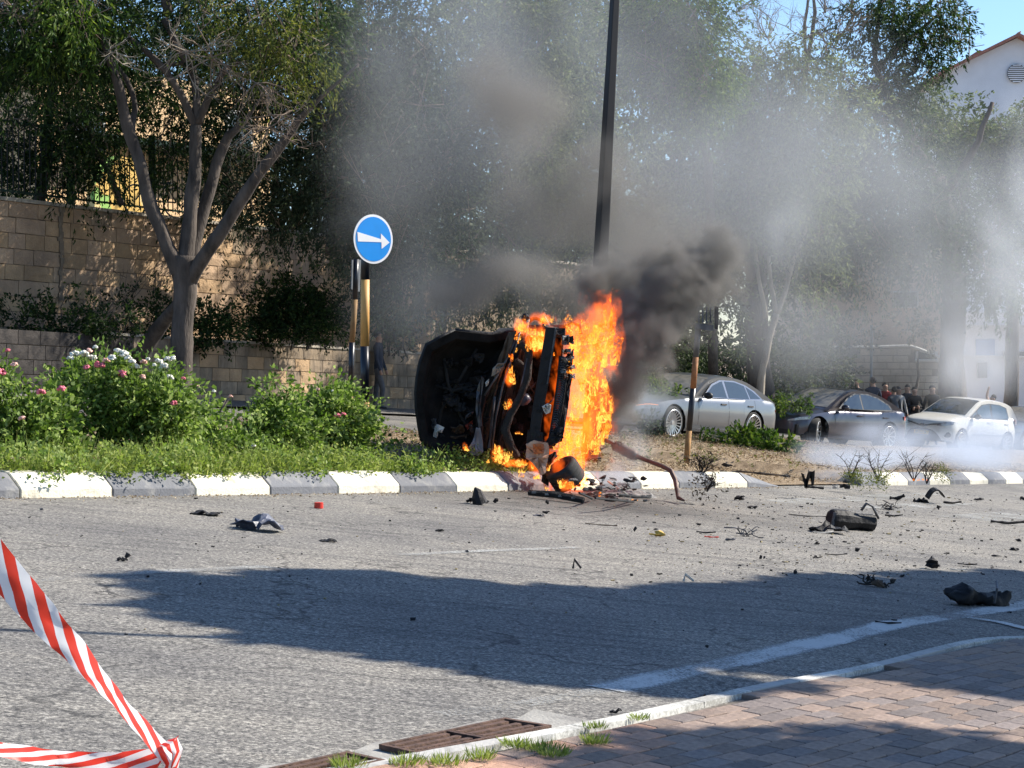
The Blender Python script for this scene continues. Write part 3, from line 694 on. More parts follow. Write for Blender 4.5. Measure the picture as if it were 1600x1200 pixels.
def crown(name, ells, mt, parent, leaf, droop=.6, clump=(.45, .8), dens=1.0, twigs=True, seed=0):
    """ells: (px, py, rx, ry, Y, depth, clumps, leaves per clump) -> drooping leaf sprays grouped in clumps"""
    rng = np.random.default_rng(seed + 11); Cs, Ds, Ts = [], [], []; tw = MB()
    for px, py, rx, ry, Y, dep, nc, nl in ells:
        c = P(px, py, Y); k = Y / FPX; ra = np.array([rx * k, dep, ry * k])
        cc = np.array(c) + inball(nc, rng, .75) * ra
        for q in cc:
            cr = rng.uniform(*clump); n = int(nl * rng.uniform(.5, 1.4) * dens)
            p = inball(n, rng, .55) * cr * np.array([1, 1, .85]); 
            # sprays: snap leaves on hanging strands
            ns = max(3, n // 14); st = inball(ns, rng, .8) * cr; idx = rng.integers(0, ns, n); tt = rng.random(n)
            sd = unit(unit(st) * .8 + np.array([0, 0, -droop]) + rng.normal(size=(ns, 3)) * .25)
            p = st[idx] + sd[idx] * (tt[:, None] * cr * .9) + rng.normal(size=(n, 3)) * .035
            Cs.append(q + p); Ds.append(unit(sd[idx] + rng.normal(size=(n, 3)) * .55 + np.array([0, 0, -.25 * droop])))
            Ts.append(np.clip(rng.normal(.42, .12) + rng.normal(0, .27, n), 0, 1))
            if twigs and rng.random() < .7:
                for j in range(3):
                    a = Vector(q); d = Vector(sd[j]) * cr
                    tw.tube([a - d * .8 + Vector((0, 0, .1)), a, a + d * .6], [.012, .009, .004], 4, cap=False)
    C = np.concatenate(Cs); D = np.concatenate(Ds); T = np.concatenate(Ts)
    V = leaf_quads(C, D, leaf[0], leaf[1], rng)
    o = quads_np(name, V, mt, T, parent); 
    if tw.v: tag(build('twig', tw, M['twig'], parent, True), None, kind='stuff')
    return o, len(C)
def limb(pts, parent, mt='bark', nm='branch', wob=.03, n=10):
    """pts: (px,py,Y,radius_px)"""
    q = []; r_ = []
    for i in range(len(pts) - 1):
        a, b = pts[i], pts[i + 1]; m_ = 5
        for j in range(m_ + (i == len(pts) - 2)):
            t = j / m_; Y = a[2] + (b[2] - a[2]) * t; p = P(a[0] + (b[0] - a[0]) * t, a[1] + (b[1] - a[1]) * t, Y)
            rr = (a[3] + (b[3] - a[3]) * t) * Y / FPX
            q.append(p + Vector((mn.noise(p * 1.3), mn.noise(p * 1.3 + Vector((9, 0, 0))), 0)) * wob * 2); r_.append(rr * (1 + .12 * mn.noise(p * 4)))
    return build(nm, MB().tube(q, r_, n), M[mt], parent, True)
def twigs(px, py, Y, n, reach, parent, mt='twig', seed=0, r0=.012, up=.2, dirx=0, nm='dead_twigs'):
    """bare twigs fanning out from a point (one joined part)"""
    rr = random.Random(seed); mb = MB(); c = P(px, py, Y)
    def go(p, d, L, r_, lev):
        pts = [p]; 
        for i in range(4):
            d = (d + Vector([rr.gauss(0, .22) for _ in range(3)]) + Vector((0, 0, up * .1))).normalized(); pts.append(pts[-1] + d * L / 4)
        mb.tube(pts, [r_, r_ * .85, r_ * .7, r_ * .55, r_ * .35], 4, cap=False)
        if lev < 2:
            for k in range(3): go(pts[1 + k], (d + Vector([rr.gauss(0, .7) for _ in range(3)])).normalized(), L * .6, r_ * .55, lev + 1)
    for i in range(n): go(c, Vector((rr.gauss(dirx, .8), rr.gauss(0, .5), rr.gauss(up, .5))).normalized(), reach * rr.uniform(.6, 1.1), r0, 0)
    o = build(nm, mb, M[mt], parent, True); o['kind'] = 'stuff'; return o
NL = 0
def tree(name, label, base, ells, mt, leaf, limbs, group=None, barkm='bark', **k):
    global NL
    root = thing(name, label, 'tree', base, group)
    for i, l in enumerate(limbs): limb(l, root, barkm, 'trunk' if i == 0 else 'branch')
    if ells: NL += crown('crown', ells, M[mt], root, leaf, **k)[1]
    return root
YT = 34.0
def gb(px, Y): return on((px - 800) / FPX * Y, Y)
tA = tree('street_tree', 'many-limbed tree with sunlit bark and dead twigs in front of the low stone wall', gb(285, YT),
  [(70, 30, 130, 60, YT, 1.5, 22, 330), (20, 90, 90, 60, YT + 1, 1.2, 10, 300), (250, -20, 160, 55, YT + .5, 1.6, 16, 320), (455, 20, 80, 60, YT, 1.2, 10, 330),
   (-40, -10, 120, 60, YT, 1.3, 10, 300), (140, 95, 70, 50, YT + .6, .9, 6, 300), (240, 50, 150, 60, YT + 3, 1.2, 22, 330)], 'leaf_willow', (.155, .038),
  [[(281, 640, YT, 21), (284, 560, YT, 18), (287, 500, YT, 16), (289, 440, YT, 19), (290, 400, YT, 20)],
   [(286, 430, YT, 15), (262, 385, YT - .1, 11), (238, 330, YT - .2, 10.5), (222, 270, YT - .3, 9.5), (205, 210, YT - .3, 9), (188, 150, YT - .4, 8), (172, 95, YT - .4, 6), (150, 40, YT - .3, 4)],
   [(207, 215, YT - .3, 6), (210, 170, YT, 4.5), (195, 120, YT + .1, 4), (176, 92, YT + .1, 2.5)],
   [(291, 420, YT, 13), (296, 350, YT + .1, 11.5), (303, 280, YT + .1, 10.5), (308, 195, YT + .1, 9)],
   [(308, 200, YT + .1, 7), (285, 150, YT, 6), (258, 110, YT, 5.5), (225, 78, YT, 5), (190, 50, YT + .1, 4)],
   [(309, 200, YT + .1, 7), (311, 150, YT + .2, 6), (302, 105, YT + .2, 6), (285, 98, YT + .2, 4), (262, 102, YT + .2, 2.5)],
   [(312, 192, YT + .1, 6.5), (330, 150, YT, 5.5), (347, 112, YT - .1, 5), (370, 95, YT - .1, 3)],
   [(300, 410, YT + .2, 10), (318, 330, YT + .4, 9.5), (336, 260, YT + .5, 9), (355, 212, YT + .5, 7), (385, 185, YT + .5, 3), (410, 155, YT + .5, 2)],
   [(296, 440, YT, 12), (330, 385, YT - .3, 11), (375, 315, YT - .5, 10), (425, 245, YT - .7, 8.5), (465, 190, YT - .8, 5.5), (515, 142, YT - .9, 3), (560, 100, YT - .9, 2)],
   [(265, 20, YT, 7), (258, -20, YT, 9), (250, -80, YT, 9)], [(258, 30, YT, 6), (275, 70, YT, 6), (300, 108, YT + .1, 6)],
   [(283, 470, YT + .6, 9), (255, 505, YT + 1.6, 11), (215, 560, YT + 2.2, 12)]], seed=1)
for i, (px, py, n, rc, dx, up) in enumerate(((330, 90, 9, 1.0, .3, -.3), (290, 80, 7, .8, -.2, -.1), (420, 200, 8, .8, 0, -.3), (170, 80, 4, .7, .3, -.2), (400, 130, 7, .8, .2, -.4), (440, 180, 4, .7, .3, -.3), (20, 20, 6, .5, 0, .1))):
    twigs(px, py, YT - 1.7, int(n * 1.4), rc, tA, seed=i, up=up, dirx=dx, r0=.013, mt='bark_pale' if i in (1, 3) else 'twig')
NL += crown('yellow_leaves', [(425, 75, 62, 45, YT - .8, .9, 14, 260), (380, 35, 70, 30, YT - .6, .8, 8, 240)], M['leaf_yellow'], tA, (.10, .032), seed=2)[1]
NL += crown('sunlit_leaves', [(110, 15, 75, 30, YT - 1.2, .8, 9, 260), (50, 45, 60, 30, YT - 1.2, .7, 5, 240)], M['leaf_bright'], tA, (.15, .034), seed=3)[1]  # sun on this part of the crown put into a brighter leaf colour
tB0 = tree('shade_tree', 'dark tree with leaves hanging over the iron fence, far left', FU(-11, zt_up(-11), -2),
  [(60, 150, 130, 70, 38.5, 1.4, 26, 340), (90, 215, 110, 55, 38, 1.2, 20, 330), (180, 130, 120, 60, 39, 1.3, 16, 320), (20, 260, 60, 40, 38.5, 1, 8, 260), (150, 255, 55, 50, 37.6, .7, 8, 200), (260, 240, 50, 40, 38.5, 1, 8, 260), (330, 130, 110, 60, 39.5, 1.4, 14, 320)],
  'leaf_willow', (.12, .036), [[(60, 330, 39, 10), (70, 250, 39, 9), (80, 150, 39, 7), (90, 50, 39, 5)], [(190, 320, 38.2, 5), (172, 270, 38, 4.5), (150, 235, 38, 4), (135, 190, 38, 3)]], seed=4)
tB = tree('shade_tree', 'large dark tree hanging over the walls between the trunk and the blue sign', FU(-1, zt_up(-1), -1.5),
  [(520, 60, 170, 110, 38.5, 1.6, 46, 360), (450, 200, 120, 110, 39.5, 1.5, 34, 350), (590, 230, 120, 130, 39, 1.6, 46, 350), (430, 310, 80, 70, 40, 1.2, 18, 330), (540, 330, 90, 60, 39.5, 1.2, 20, 330), (620, 400, 60, 80, 39.5, 1.0, 18, 320), (345, 260, 50, 90, 40.5, 1.2, 14, 300), (560, 400, 26, 40, 40.2, .4, 5, 160), (410, 385, 40, 22, 40, .4, 4, 120), (660, 300, 90, 150, 40, 1.5, 34, 340), (740, 410, 90, 50, 44, 1.2, 22, 320)],
  'leaf_grey', (.115, .036), [[(520, 400, 42, 13), (530, 300, 42, 12), (540, 180, 41, 10), (560, 60, 41, 7)], [(530, 300, 42, 8), (600, 200, 41, 6), (650, 100, 41, 4)]], seed=5)
tC = tree('shade_tree', 'tall dark tree behind the thick of the grey smoke', gb(840, 50),
  [(790, 60, 140, 110, 47, 2, 40, 340), (900, 60, 110, 110, 47, 2, 26, 330), (780, 240, 130, 130, 47, 2, 40, 330), (890, 260, 110, 130, 48, 2, 30, 320), (730, 420, 110, 90, 48, 1.6, 22, 300), (880, 430, 120, 80, 48, 1.6, 22, 300), (1010, 340, 110, 110, 49, 1.8, 24, 320)],
  'leaf_far', (.14, .045), [[(838, 640, 50, 12), (836, 480, 50, 10), (835, 300, 50, 9), (850, 100, 50, 7)], [(836, 420, 49.5, 6), (800, 300, 49, 5), (780, 200, 49, 4)]], seed=6)
tD = tree('shade_tree', 'bright green bushy treetop right of the leaning lamp post', gb(1060, 52),
  [(1045, 10, 75, 45, 40, 1.2, 16, 340), (1070, 80, 62, 65, 40, 1.2, 26, 340), (1010, 90, 60, 60, 40.5, 1.1, 16, 320), (990, 20, 50, 50, 41, 1.2, 10, 320), (1060, 150, 50, 35, 40, .9, 10, 300), (1090, 120, 40, 60, 40.3, .8, 10, 300)],
  'leaf_bright', (.115, .038), [[(1115, 610, 50, 8), (1112, 400, 48, 8), (1105, 250, 44, 7), (1085, 100, 41, 5)]], seed=7)
tE = tree('shade_tree', 'tall thick-trunked tree behind the silver saloon car', gb(1185, 50),
  [(1150, 125, 50, 45, 46, 1.4, 11, 280), (1235, 110, 60, 40, 46, 1.4, 12, 260), (1200, 190, 90, 80, 46.5, 1.6, 30, 320), (1280, 170, 70, 60, 46.5, 1.4, 16, 300), (1160, 280, 80, 60, 47, 1.4, 16, 300), (1250, 290, 80, 80, 47, 1.6, 20, 300), (1110, 330, 70, 80, 47, 1.4, 14, 300), (1270, 400, 60, 60, 48, 1.2, 10, 280), (1110, 450, 60, 60, 48, 1.2, 10, 260)],
  'leaf_far', (.13, .042), [[(1190, 640, 50, 22), (1186, 560, 50, 19), (1182, 430, 50, 18), (1178, 330, 49.5, 15), (1172, 230, 49, 10), (1165, 120, 48, 5)], [(1178, 340, 49.5, 10), (1150, 270, 49, 8), (1122, 210, 48, 5), (1105, 170, 47, 3)], [(1182, 380, 49.5, 9), (1215, 270, 48.5, 7), (1262, 100, 48, 4), (1272, 20, 47, 3), (1270, -20, 47, 2)], [(1262, 100, 48, 3), (1255, 50, 47.5, 2.5), (1262, 0, 47, 2)], [(1160, 480, 49, 4), (1185, 400, 48, 4), (1200, 330, 48, 3)]], seed=8)
for i, (px, py) in enumerate(((1110, 60), (1150, 20), (1200, 60), (1260, 60), (1310, 60), (1290, 110))): twigs(px, py, 46, 5, 1.2, tE, seed=20 + i, up=.5, r0=.018)
tF = tree('shade_tree', 'tree with leafy upper branches spread against the blue sky, right', gb(1490, 60.5),
  [(1360, 30, 60, 28, 50, 1.4, 10, 260), (1420, 15, 80, 22, 50, 1.4, 12, 240), (1485, 22, 36, 20, 50, 1.2, 6, 220), (1440, 85, 50, 26, 50, 1.2, 9, 240), (1340, 130, 60, 40, 50, 1.4, 14, 280), (1420, 130, 40, 25, 50, 1.2, 6, 220), (1380, 220, 90, 70, 51, 1.6, 26, 300), (1330, 330, 80, 70, 51, 1.5, 18, 280), (1430, 320, 90, 80, 51.5, 1.6, 22, 290), (1510, 380, 60, 60, 52, 1.4, 10, 280), (1400, 430, 70, 50, 52, 1.3, 10, 260), (1560, 450, 60, 40, 52, 1.2, 9, 260)],
  'leaf_willow', (.14, .045), [[(1487, 650, 60.5, 24), (1487, 560, 60.5, 20), (1490, 470, 60, 19), (1486, 380, 58, 15), (1470, 280, 55, 10)], [(1470, 290, 54, 8), (1400, 180, 52, 6), (1368, 110, 51, 4.5), (1370, 50, 51, 3.5), (1376, -20, 51, 3)], [(1370, 115, 51, 4), (1395, 80, 51, 3.5), (1430, 30, 51, 3), (1470, -15, 51, 2.5)], [(1368, 110, 51, 3.5), (1420, 60, 51, 3), (1470, 20, 51, 2)], [(1480, 300, 54.5, 8), (1530, 220, 53, 5), (1550, 160, 53, 3)]], seed=9)
for i, (px, py) in enumerate(((1300, 70), (1330, 20), (1290, 20), (1450, 70), (1500, 70), (1540, 420), (1370, 180))): twigs(px, py, 50, 5, 1.1, tF, seed=40 + i, up=.4, r0=.018)
tG = tree('shade_tree', 'broad green tree in front of the gabled house', gb(1560, 66),
  [(1560, 215, 80, 40, 60, 1.6, 20, 300), (1620, 190, 40, 40, 60, 1.4, 8, 300), (1460, 180, 40, 50, 60, 1.6, 14, 300), (1540, 280, 90, 80, 60, 2, 34, 300), (1620, 320, 60, 100, 60, 2, 20, 300), (1590, 400, 70, 70, 61, 1.8, 20, 290)],
  'leaf_far', (.16, .055), [[(1580, 640, 66, 12), (1582, 500, 65, 10), (1575, 350, 62, 8), (1560, 220, 61, 5)]], seed=10)
sl_ = thing('sapling', 'slender forked pale-barked tree behind the silver saloon', 'tree', gb(1188, 47))
limb([(1188, 625, 47, 7), (1193, 570, 47, 6), (1204, 520, 47, 5.5), (1213, 490, 47, 5)], sl_, 'bark_pale', 'trunk'); limb([(1213, 492, 47, 4), (1205, 450, 47, 3.5), (1203, 400, 47, 3)], sl_, 'bark_pale')
limb([(1213, 492, 47, 4), (1228, 450, 47, 3.5), (1243, 400, 47, 3), (1262, 350, 47, 2)], sl_, 'bark_pale'); limb([(1195, 497, 47.3, 4), (1186, 450, 47.3, 3.5), (1180, 400, 47.3, 3), (1178, 350, 47.3, 2)], sl_, 'bark_pale')
NL += crown('crown', [(1260, 360, 40, 30, 47, .7, 5, 160), (1185, 350, 40, 30, 47, .7, 5, 160)], M['leaf_grey'], sl_, (.12, .04), seed=12)[1]
# far masses behind everything
def mass(name, label, ells, leaf, mt, seed):
    global NL
    o, n = crown(name, ells, M[mt], None, leaf, twigs=False, seed=seed, clump=(.8, 1.5)); NL += n
    return tag(o, label, None, None, 'stuff')
mass('far_treeline', 'dense far foliage behind the street trees', [(420, 330, 220, 90, 56, 2, 34, 240), (700, 250, 200, 330, 60, 2, 110, 260), (960, 250, 180, 330, 60, 2, 110, 260), (560, 150, 120, 160, 58, 2, 26, 250), (1180, 380, 120, 160, 58, 2, 30, 220), (1120, 560, 130, 60, 56, 2, 18, 220), (1010, 380, 110, 130, 60, 2, 26, 230), (880, 480, 180, 70, 56, 1.6, 22, 230), (1180, 300, 130, 120, 62, 2, 30, 230), (1360, 290, 120, 110, 64, 2, 28, 230), (1450, 230, 60, 50, 64, 2, 8, 220)], (.26, .11), 'leaf_dark', 30)

# hedges and shrubs
def shrub(name, label, px, py, ells, mt, leaf, stems=5, seed=0, Y=None, group=None, h=.17, cat='shrub', flowers=(), droop=.1, clump=(.12, .24), stemm='bark', spread=.25, stemh=.5):
    global NL
    b = G(px, py, h) if Y is None else gb(px, Y)
    root = thing(name, label, cat, b, group); Y = b.y
    rr = random.Random(seed); 
    for i in range(stems):
        a = b + Vector((rr.uniform(-.05, .05), rr.uniform(-.05, .05), -.03)); q = a; pts = [q]; d = Vector((rr.uniform(-1, 1) * spread * 2, rr.uniform(-.5, .5) * spread, 1)).normalized()
        for j in range(5): d = (d + Vector((rr.gauss(0, .18), rr.gauss(0, .12), .05))).normalized(); q = q + d * stemh / 4; pts.append(q)
        r0 = rr.uniform(.012, .024) * stemh / .5; build('stem', MB().tube(pts, [r0 * (1 - .14 * k) for k in range(6)], 6), M[stemm], root, True)
    dyp = 15 if name == 'rose_bush' else 0; es = [(e[0], e[1] + dyp, e[2] * (.9 if dyp else 1), e[3] * (.85 if dyp else 1), Y, e[4], e[5], e[6]) for e in ells]
    NL += crown('foliage', es, M[mt], root, leaf, droop=droop, clump=clump, twigs=False, seed=seed)[1]
    for i, (fx, fy, kind, r_) in enumerate(flowers):
        c = P(fx, fy, Y - rr.uniform(.35, .55)); mb = MB()
        for k in range(16):
            a = rr.uniform(0, 6.28); e = rr.uniform(-.2, 1.2); dd = Vector((math.cos(a) * math.cos(e), math.sin(a) * math.cos(e), math.sin(e))); q = c + dd * r_ * .8
            mb.ball(q, (r_ * .5, r_ * .4, r_ * .34), 5, jit=.35)
        st = build('flower', mb, M['petal_' + kind], root, True)
        build('flower_stem', MB().tube([c, c + Vector((rr.uniform(-.03, .03), .05, -.12)), c + Vector((rr.uniform(-.04, .04), .1, -.28))], .004, 4, cap=False), M['leaf_stem'], root)
    return root
M['petal_white'] = mat('petal_white', (.78, .76, .66), .6, var=.1); M['petal_pink'] = mat('petal_pink', (.70, .16, .22), .6, var=.2, scale=30); M['petal_pale'] = mat('petal_pale', (.78, .45, .38), .6, var=.2, scale=30)
M['straw'] = leaf_mat('straw', (.11, .07, .04), (.30, .22, .13), (.55, .46, .32), .2, .8)
M['leaf_stem'] = mat('green_stem', (.10, .16, .04), .7)
RL = (.058, .036)
shrub('rose_bush', 'pink-flowered rose bush at the left edge of the photo', 30, 705, [(-5, 600, 45, 44, .4, 22, 110), (50, 650, 56, 34, .45, 30, 110), (10, 695, 56, 30, .4, 20, 100), (88, 668, 26, 34, .3, 9, 100)], 'leaf_rose', RL, 4, 60,
      flowers=((2, 583, 'pink', .04), (22, 570, 'pale', .03), (12, 548, 'pink', .02), (64, 614, 'pink', .035), (96, 609, 'pink', .035), (35, 655, 'pale', .03)))
shrub('rose_bush', 'tallest rose bush, with white flowers on top and thick bare stems', 178, 708, [(160, 590, 48, 32, .4, 26, 115), (215, 600, 60, 36, .45, 32, 115), (260, 625, 45, 35, .4, 24, 110), (180, 635, 60, 22, .4, 22, 110), (255, 665, 40, 30, .35, 16, 100), (128, 600, 16, 20, .2, 4, 90)], 'leaf_rose', RL, 6, 61, stemh=.62, spread=.3,
      flowers=((117, 554, 'white', .04), (110, 561, 'white', .03), (131, 555, 'white', .045), (149, 543, 'white', .022), (138, 549, 'pale', .03), (183, 549, 'white', .03), (192, 555, 'white', .045), (200, 560, 'white', .03), (206, 566, 'white', .03), (155, 572, 'pink', .045), (190, 586, 'pink', .045), (262, 562, 'white', .03), (270, 561, 'white', .03), (256, 574, 'white', .04), (265, 591, 'white', .035), (286, 592, 'pink', .02), (272, 631, 'pink', .03), (231, 562, 'white', .02), (241, 571, 'white', .02), (224, 567, 'pale', .03), (166, 564, 'pale', .03), (145, 560, 'white', .035), (175, 560, 'white', .035), (212, 574, 'white', .035), (248, 566, 'white', .035), (135, 575, 'pink', .03), (222, 590, 'pale', .03)))
shrub('rose_bush', 'low spreading rose bush between the tall white-flowered one and the sign', 330, 712, [(318, 664, 36, 28, .4, 17, 110), (362, 688, 48, 24, .4, 20, 110), (300, 700, 40, 22, .35, 14, 100)], 'leaf_rose', RL, 4, 62, flowers=((334, 612, 'white', .02), (360, 620, 'pale', .02), (308, 604, 'pale', .02), (396, 697, 'white', .02)))
shrub('rose_bush', 'leafy bush left of the blue sign post base', 420, 712, [(425, 640, 42, 30, .35, 22, 110), (450, 670, 55, 30, .4, 24, 110), (410, 690, 40, 25, .3, 14, 100), (425, 612, 22, 14, .2, 5, 80)], 'leaf_rose', RL, 4, 63)
shrub('rose_bush', 'dense dark green rose bush with one pink flower by the sign post', 525, 712, [(520, 640, 62, 34, .4, 36, 120), (510, 680, 60, 32, .4, 26, 110), (560, 660, 30, 30, .3, 12, 110), (490, 645, 40, 25, .3, 14, 110), (525, 605, 20, 12, .15, 4, 60)], 'leaf_rose', RL, 5, 64, flowers=((527, 651, 'pink', .035), (536, 648, 'pink', .025), (497, 609, 'pale', .02), (520, 611, 'white', .015)))
# weeds and grass along the kerb: nobody could count these
def weeds(name, label, s0, s1, q0, q1, n, hgt, mt, leaf, seed, dens=lambda s, q: 1):
    rng = np.random.default_rng(seed); C, D, T = [], [], []
    cnt = 0
    while cnt < n:
        s, q = rng.uniform(s0, s1), rng.uniform(q0, q1)
        if rng.random() > dens(s, q): continue
        cnt += 1; b = KW(s, q, IH - .02); h = hgt * rng.uniform(.3, 1.2) * max(.35, 1 + 1.9 * mn.noise(Vector((b.x * 1.7, b.y * 1.7, 5)))); m_ = rng.integers(6, 13); le = rng.normal(0, .25, 3); le[2] = 1; le = le / np.linalg.norm(le)
        tone = np.clip(rng.normal(.5, .16), 0, 1)
        for j in range(m_):
            u = (j + rng.random()) / m_; C.append(np.array(b) + le * h * u + rng.normal(size=3) * .012); d = rng.normal(size=3); d[2] = abs(d[2]) * .7; D.append(d / np.linalg.norm(d)); T.append(tone + rng.normal(0, .12))
    V = leaf_quads(np.array(C), np.array(D), leaf[0], leaf[1], rng); o = quads_np(name, V, M[mt], np.clip(np.array(T), 0, 1)); return tag(o, label, None, None, 'stuff')
def ndens(s, q):
    p = K0 + DV * s + NV * q; return max(0, min(1, .35 + 1.6 * mn.noise(Vector((p.x * 1.3, p.y * 1.3, 2)))))
weeds('weeds', 'green weeds growing over the kerb in front of the rose bushes', -3, 5.8, -.75, -.09, 2300, .14, 'leaf_weed', (.046, .022), 70, lambda s, q: .35 + .8 * ndens(s, q))
weeds('weeds', 'yellow-green weeds along the kerb left of the burning car', 5.0, 7.9, -.9, -.16, 650, .15, 'leaf_weed', (.035, .015), 71, lambda s, q: .3 + .7 * ndens(s, q))
weeds('undergrowth', 'green undergrowth behind the rose bushes', -4, 4.8, -2.6, -.9, 900, .16, 'leaf_rose', (.05, .03), 72, ndens)
def blades(name, label, spots, n, h, rad, mt, seed, parent=None):
    rng = np.random.default_rng(seed); C, D, L, W, T = [], [], [], [], []
    for (b, r_, hh, nn) in spots:
        for i in range(nn):
            a = rng.uniform(0, 6.28); q = r_ * rng.random() ** .6; d = np.array([math.cos(a) * .6 + rng.normal(0, .25), math.sin(a) * .6 + rng.normal(0, .25), 1 + rng.normal(0, .3)])
            C.append(np.array(b) + np.array([math.cos(a) * q, math.sin(a) * q, -.005])); D.append(d); L.append(hh); W.append(.0045 if hh < .12 else .008); T.append(rng.normal(.55, .2))
    V = leaf_quads(np.array(C), unit(np.array(D)), np.array(L), np.array(W), rng); o = quads_np(name, V, M[mt], np.clip(np.array(T), 0, 1), parent); return o
spots = []
for i in range(230):
    s = random.gauss(2.6, 1.0) if i % 2 else random.uniform(-3, 7.8); q = random.uniform(-.7, -.12)
    spots.append((KW(s, q, IH - .02), .06, random.uniform(.09, .2) if i % 3 else .32, 12))
tag(blades('grass', '', spots, 0, 0, 0, 'leaf_weed', 73), 'long thin grass among the weeds on the verge', None, None, 'stuff')
# clumps of low plants among the weeds
rq = random.Random(17); es = []
for i in range(60):
    sv, q = rq.uniform(-3, 7.4), rq.uniform(-.8, -.15) * (1 if rq.random() < .7 else .5); b = KW(sv, q, IH + .06); es.append((b, rq.uniform(.08, .2)))
rng = np.random.default_rng(77)
for nm, mt_, pick in (('weeds', 'leaf_weed', 0), ('low_plants', 'leaf_rose', 1)):
    C, D, T = [], [], []
    for i, (b, r_) in enumerate(es):
        if i % 2 != pick: continue
        n = int(900 * r_); p = inball(n, rng, .6) * r_ * np.array([1.5, 1, 1.15]) + np.array(b); C.append(p); D.append(unit(rng.normal(size=(n, 3)) + np.array([0, 0, .3]))); T.append(np.clip(rng.normal(rng.uniform(.25, .75), .22, n), 0, 1))
    C = np.concatenate(C); V = leaf_quads(C, np.concatenate(D), .045, .026, rng); tag(quads_np(nm, V, M[mt_], np.concatenate(T)), 'low leafy clumps mixed into the weeds by the kerb', None, None, 'stuff')
for i, (px, py, lab) in enumerate(((850, 1170, 'at the right end of the drain grate'), (805, 1165, 'over the middle of the drain grate'), (930, 1160, 'on the orange pavers just below the kerb'), (865, 1178, 'on the pavers right of the grate'), (930, 1136, 'in the white kerb strip, nearest the street'), (1000, 1122, 'small and farthest up the kerb strip'), (700, 1192, 'at the left end of the pavers by the bottom edge'), (545, 1196, 'at the bottom edge beside the second grate'), (752, 1183, 'below the near corner of the drain grate'), (640, 1194, 'between the two grates at the bottom edge'))):
    g = G(px, py, .03); small = i in (5, 4)
    o = blades('grass_tuft', '', [(g + Vector((random.uniform(-.025, .025), random.uniform(-.02, .02), 0)), .045 if not small else .03, .042 if not small else .03, 45 if not small else 26) for k in range(3)], 0, 0, 0, 'leaf_weed', 80 + i)
    tag(o, 'yellow-green grass tuft ' + lab, 'grass tuft', 'grass tufts along the pavement edge')
# terrace shrubs between the two walls
def tshrub(label, px, py, ells, Y, seed, mt='leaf_dark'):
    return shrub('terrace_shrub', label, px, py, ells, mt, (.09, .045), 5, seed, Y=Y, stemh=.9, spread=.6, droop=0, clump=(.18, .34), group='shrubs on the terrace between the walls')
def fixbase(o, t): 
    return o
for lab, ells, Y, sd, t in (('large round dark shrub above the low wall left of the signs', [(450, 490, 55, 36, .7, 40, 130), (500, 500, 60, 32, .7, 36, 130), (410, 510, 40, 22, .5, 16, 120), (460, 455, 25, 20, .3, 8, 100)], 39.5, 90, -3.5),
                       ('dark shrub on the terrace right behind the tree trunk', [(320, 505, 35, 24, .5, 18, 120), (350, 515, 30, 15, .4, 10, 120), (240, 500, 40, 26, .5, 14, 110), (200, 480, 30, 30, .4, 6, 60)], 37.5, 91, -6.5),
                       ('straggly dark twiggy shrub at the far left of the terrace', [(30, 500, 60, 20, .5, 12, 90), (110, 505, 50, 20, .5, 12, 90), (170, 500, 40, 22, .5, 12, 90), (95, 470, 30, 30, .4, 4, 50)], 35.6, 92, -9.5),
                       ('small leafy shrub over the low wall right of the blue sign', [(605, 500, 30, 26, .5, 16, 110), (590, 450, 18, 40, .3, 10, 100), (630, 520, 20, 20, .4, 6, 100)], 43.0, 93, 0)):
    root = thing('terrace_shrub', lab, 'shrub', FL(t, zt_low(t), -1.1), 'shrubs on the terrace between the walls'); rr = random.Random(sd)
    for i in range(7):
        e = rr.choice(ells); a = FL(t, zt_low(t) - .05, -1.1) ; p1 = P(e[0], e[1] + 10, Y); a = Vector((p1.x + rr.uniform(-.3, .3), p1.y, zt_low(t) - .1))
        build('stem', MB().tube([a, a.lerp(p1, .5) + Vector((rr.uniform(-.1, .1), 0, 0)), p1, p1 + Vector((rr.uniform(-.3, .3), 0, .4))], [.02, .015, .01, .004], 5), M['bark'], root)
    NL += crown('foliage', [(e[0], e[1], e[2], e[3], Y, e[4], e[5], e[6]) for e in ells], M['leaf_willow' if sd != 93 else 'leaf_grey'], root, (.085, .04), droop=0, clump=(.18, .34), twigs=False, seed=sd)[1]
tw_ = [(120, 480), (70, 500), (160, 470), (200, 450), (240, 430), (380, 440)]
for i, (px, py) in enumerate(tw_): 
    o = twigs(px, py + 25, 35.7 + i * .6, 4, .7, None, seed=120 + i, up=.8, r0=.008, mt='bark', nm='bare_twigs'); tag(o, 'thin bare twigs against the tall stone wall, %s' % ('far left', 'above the low dark patch', 'near the drainage crack', 'left of the trunk', 'just left of the tree fork', 'right of the tree trunk')[i], None, None, 'stuff')
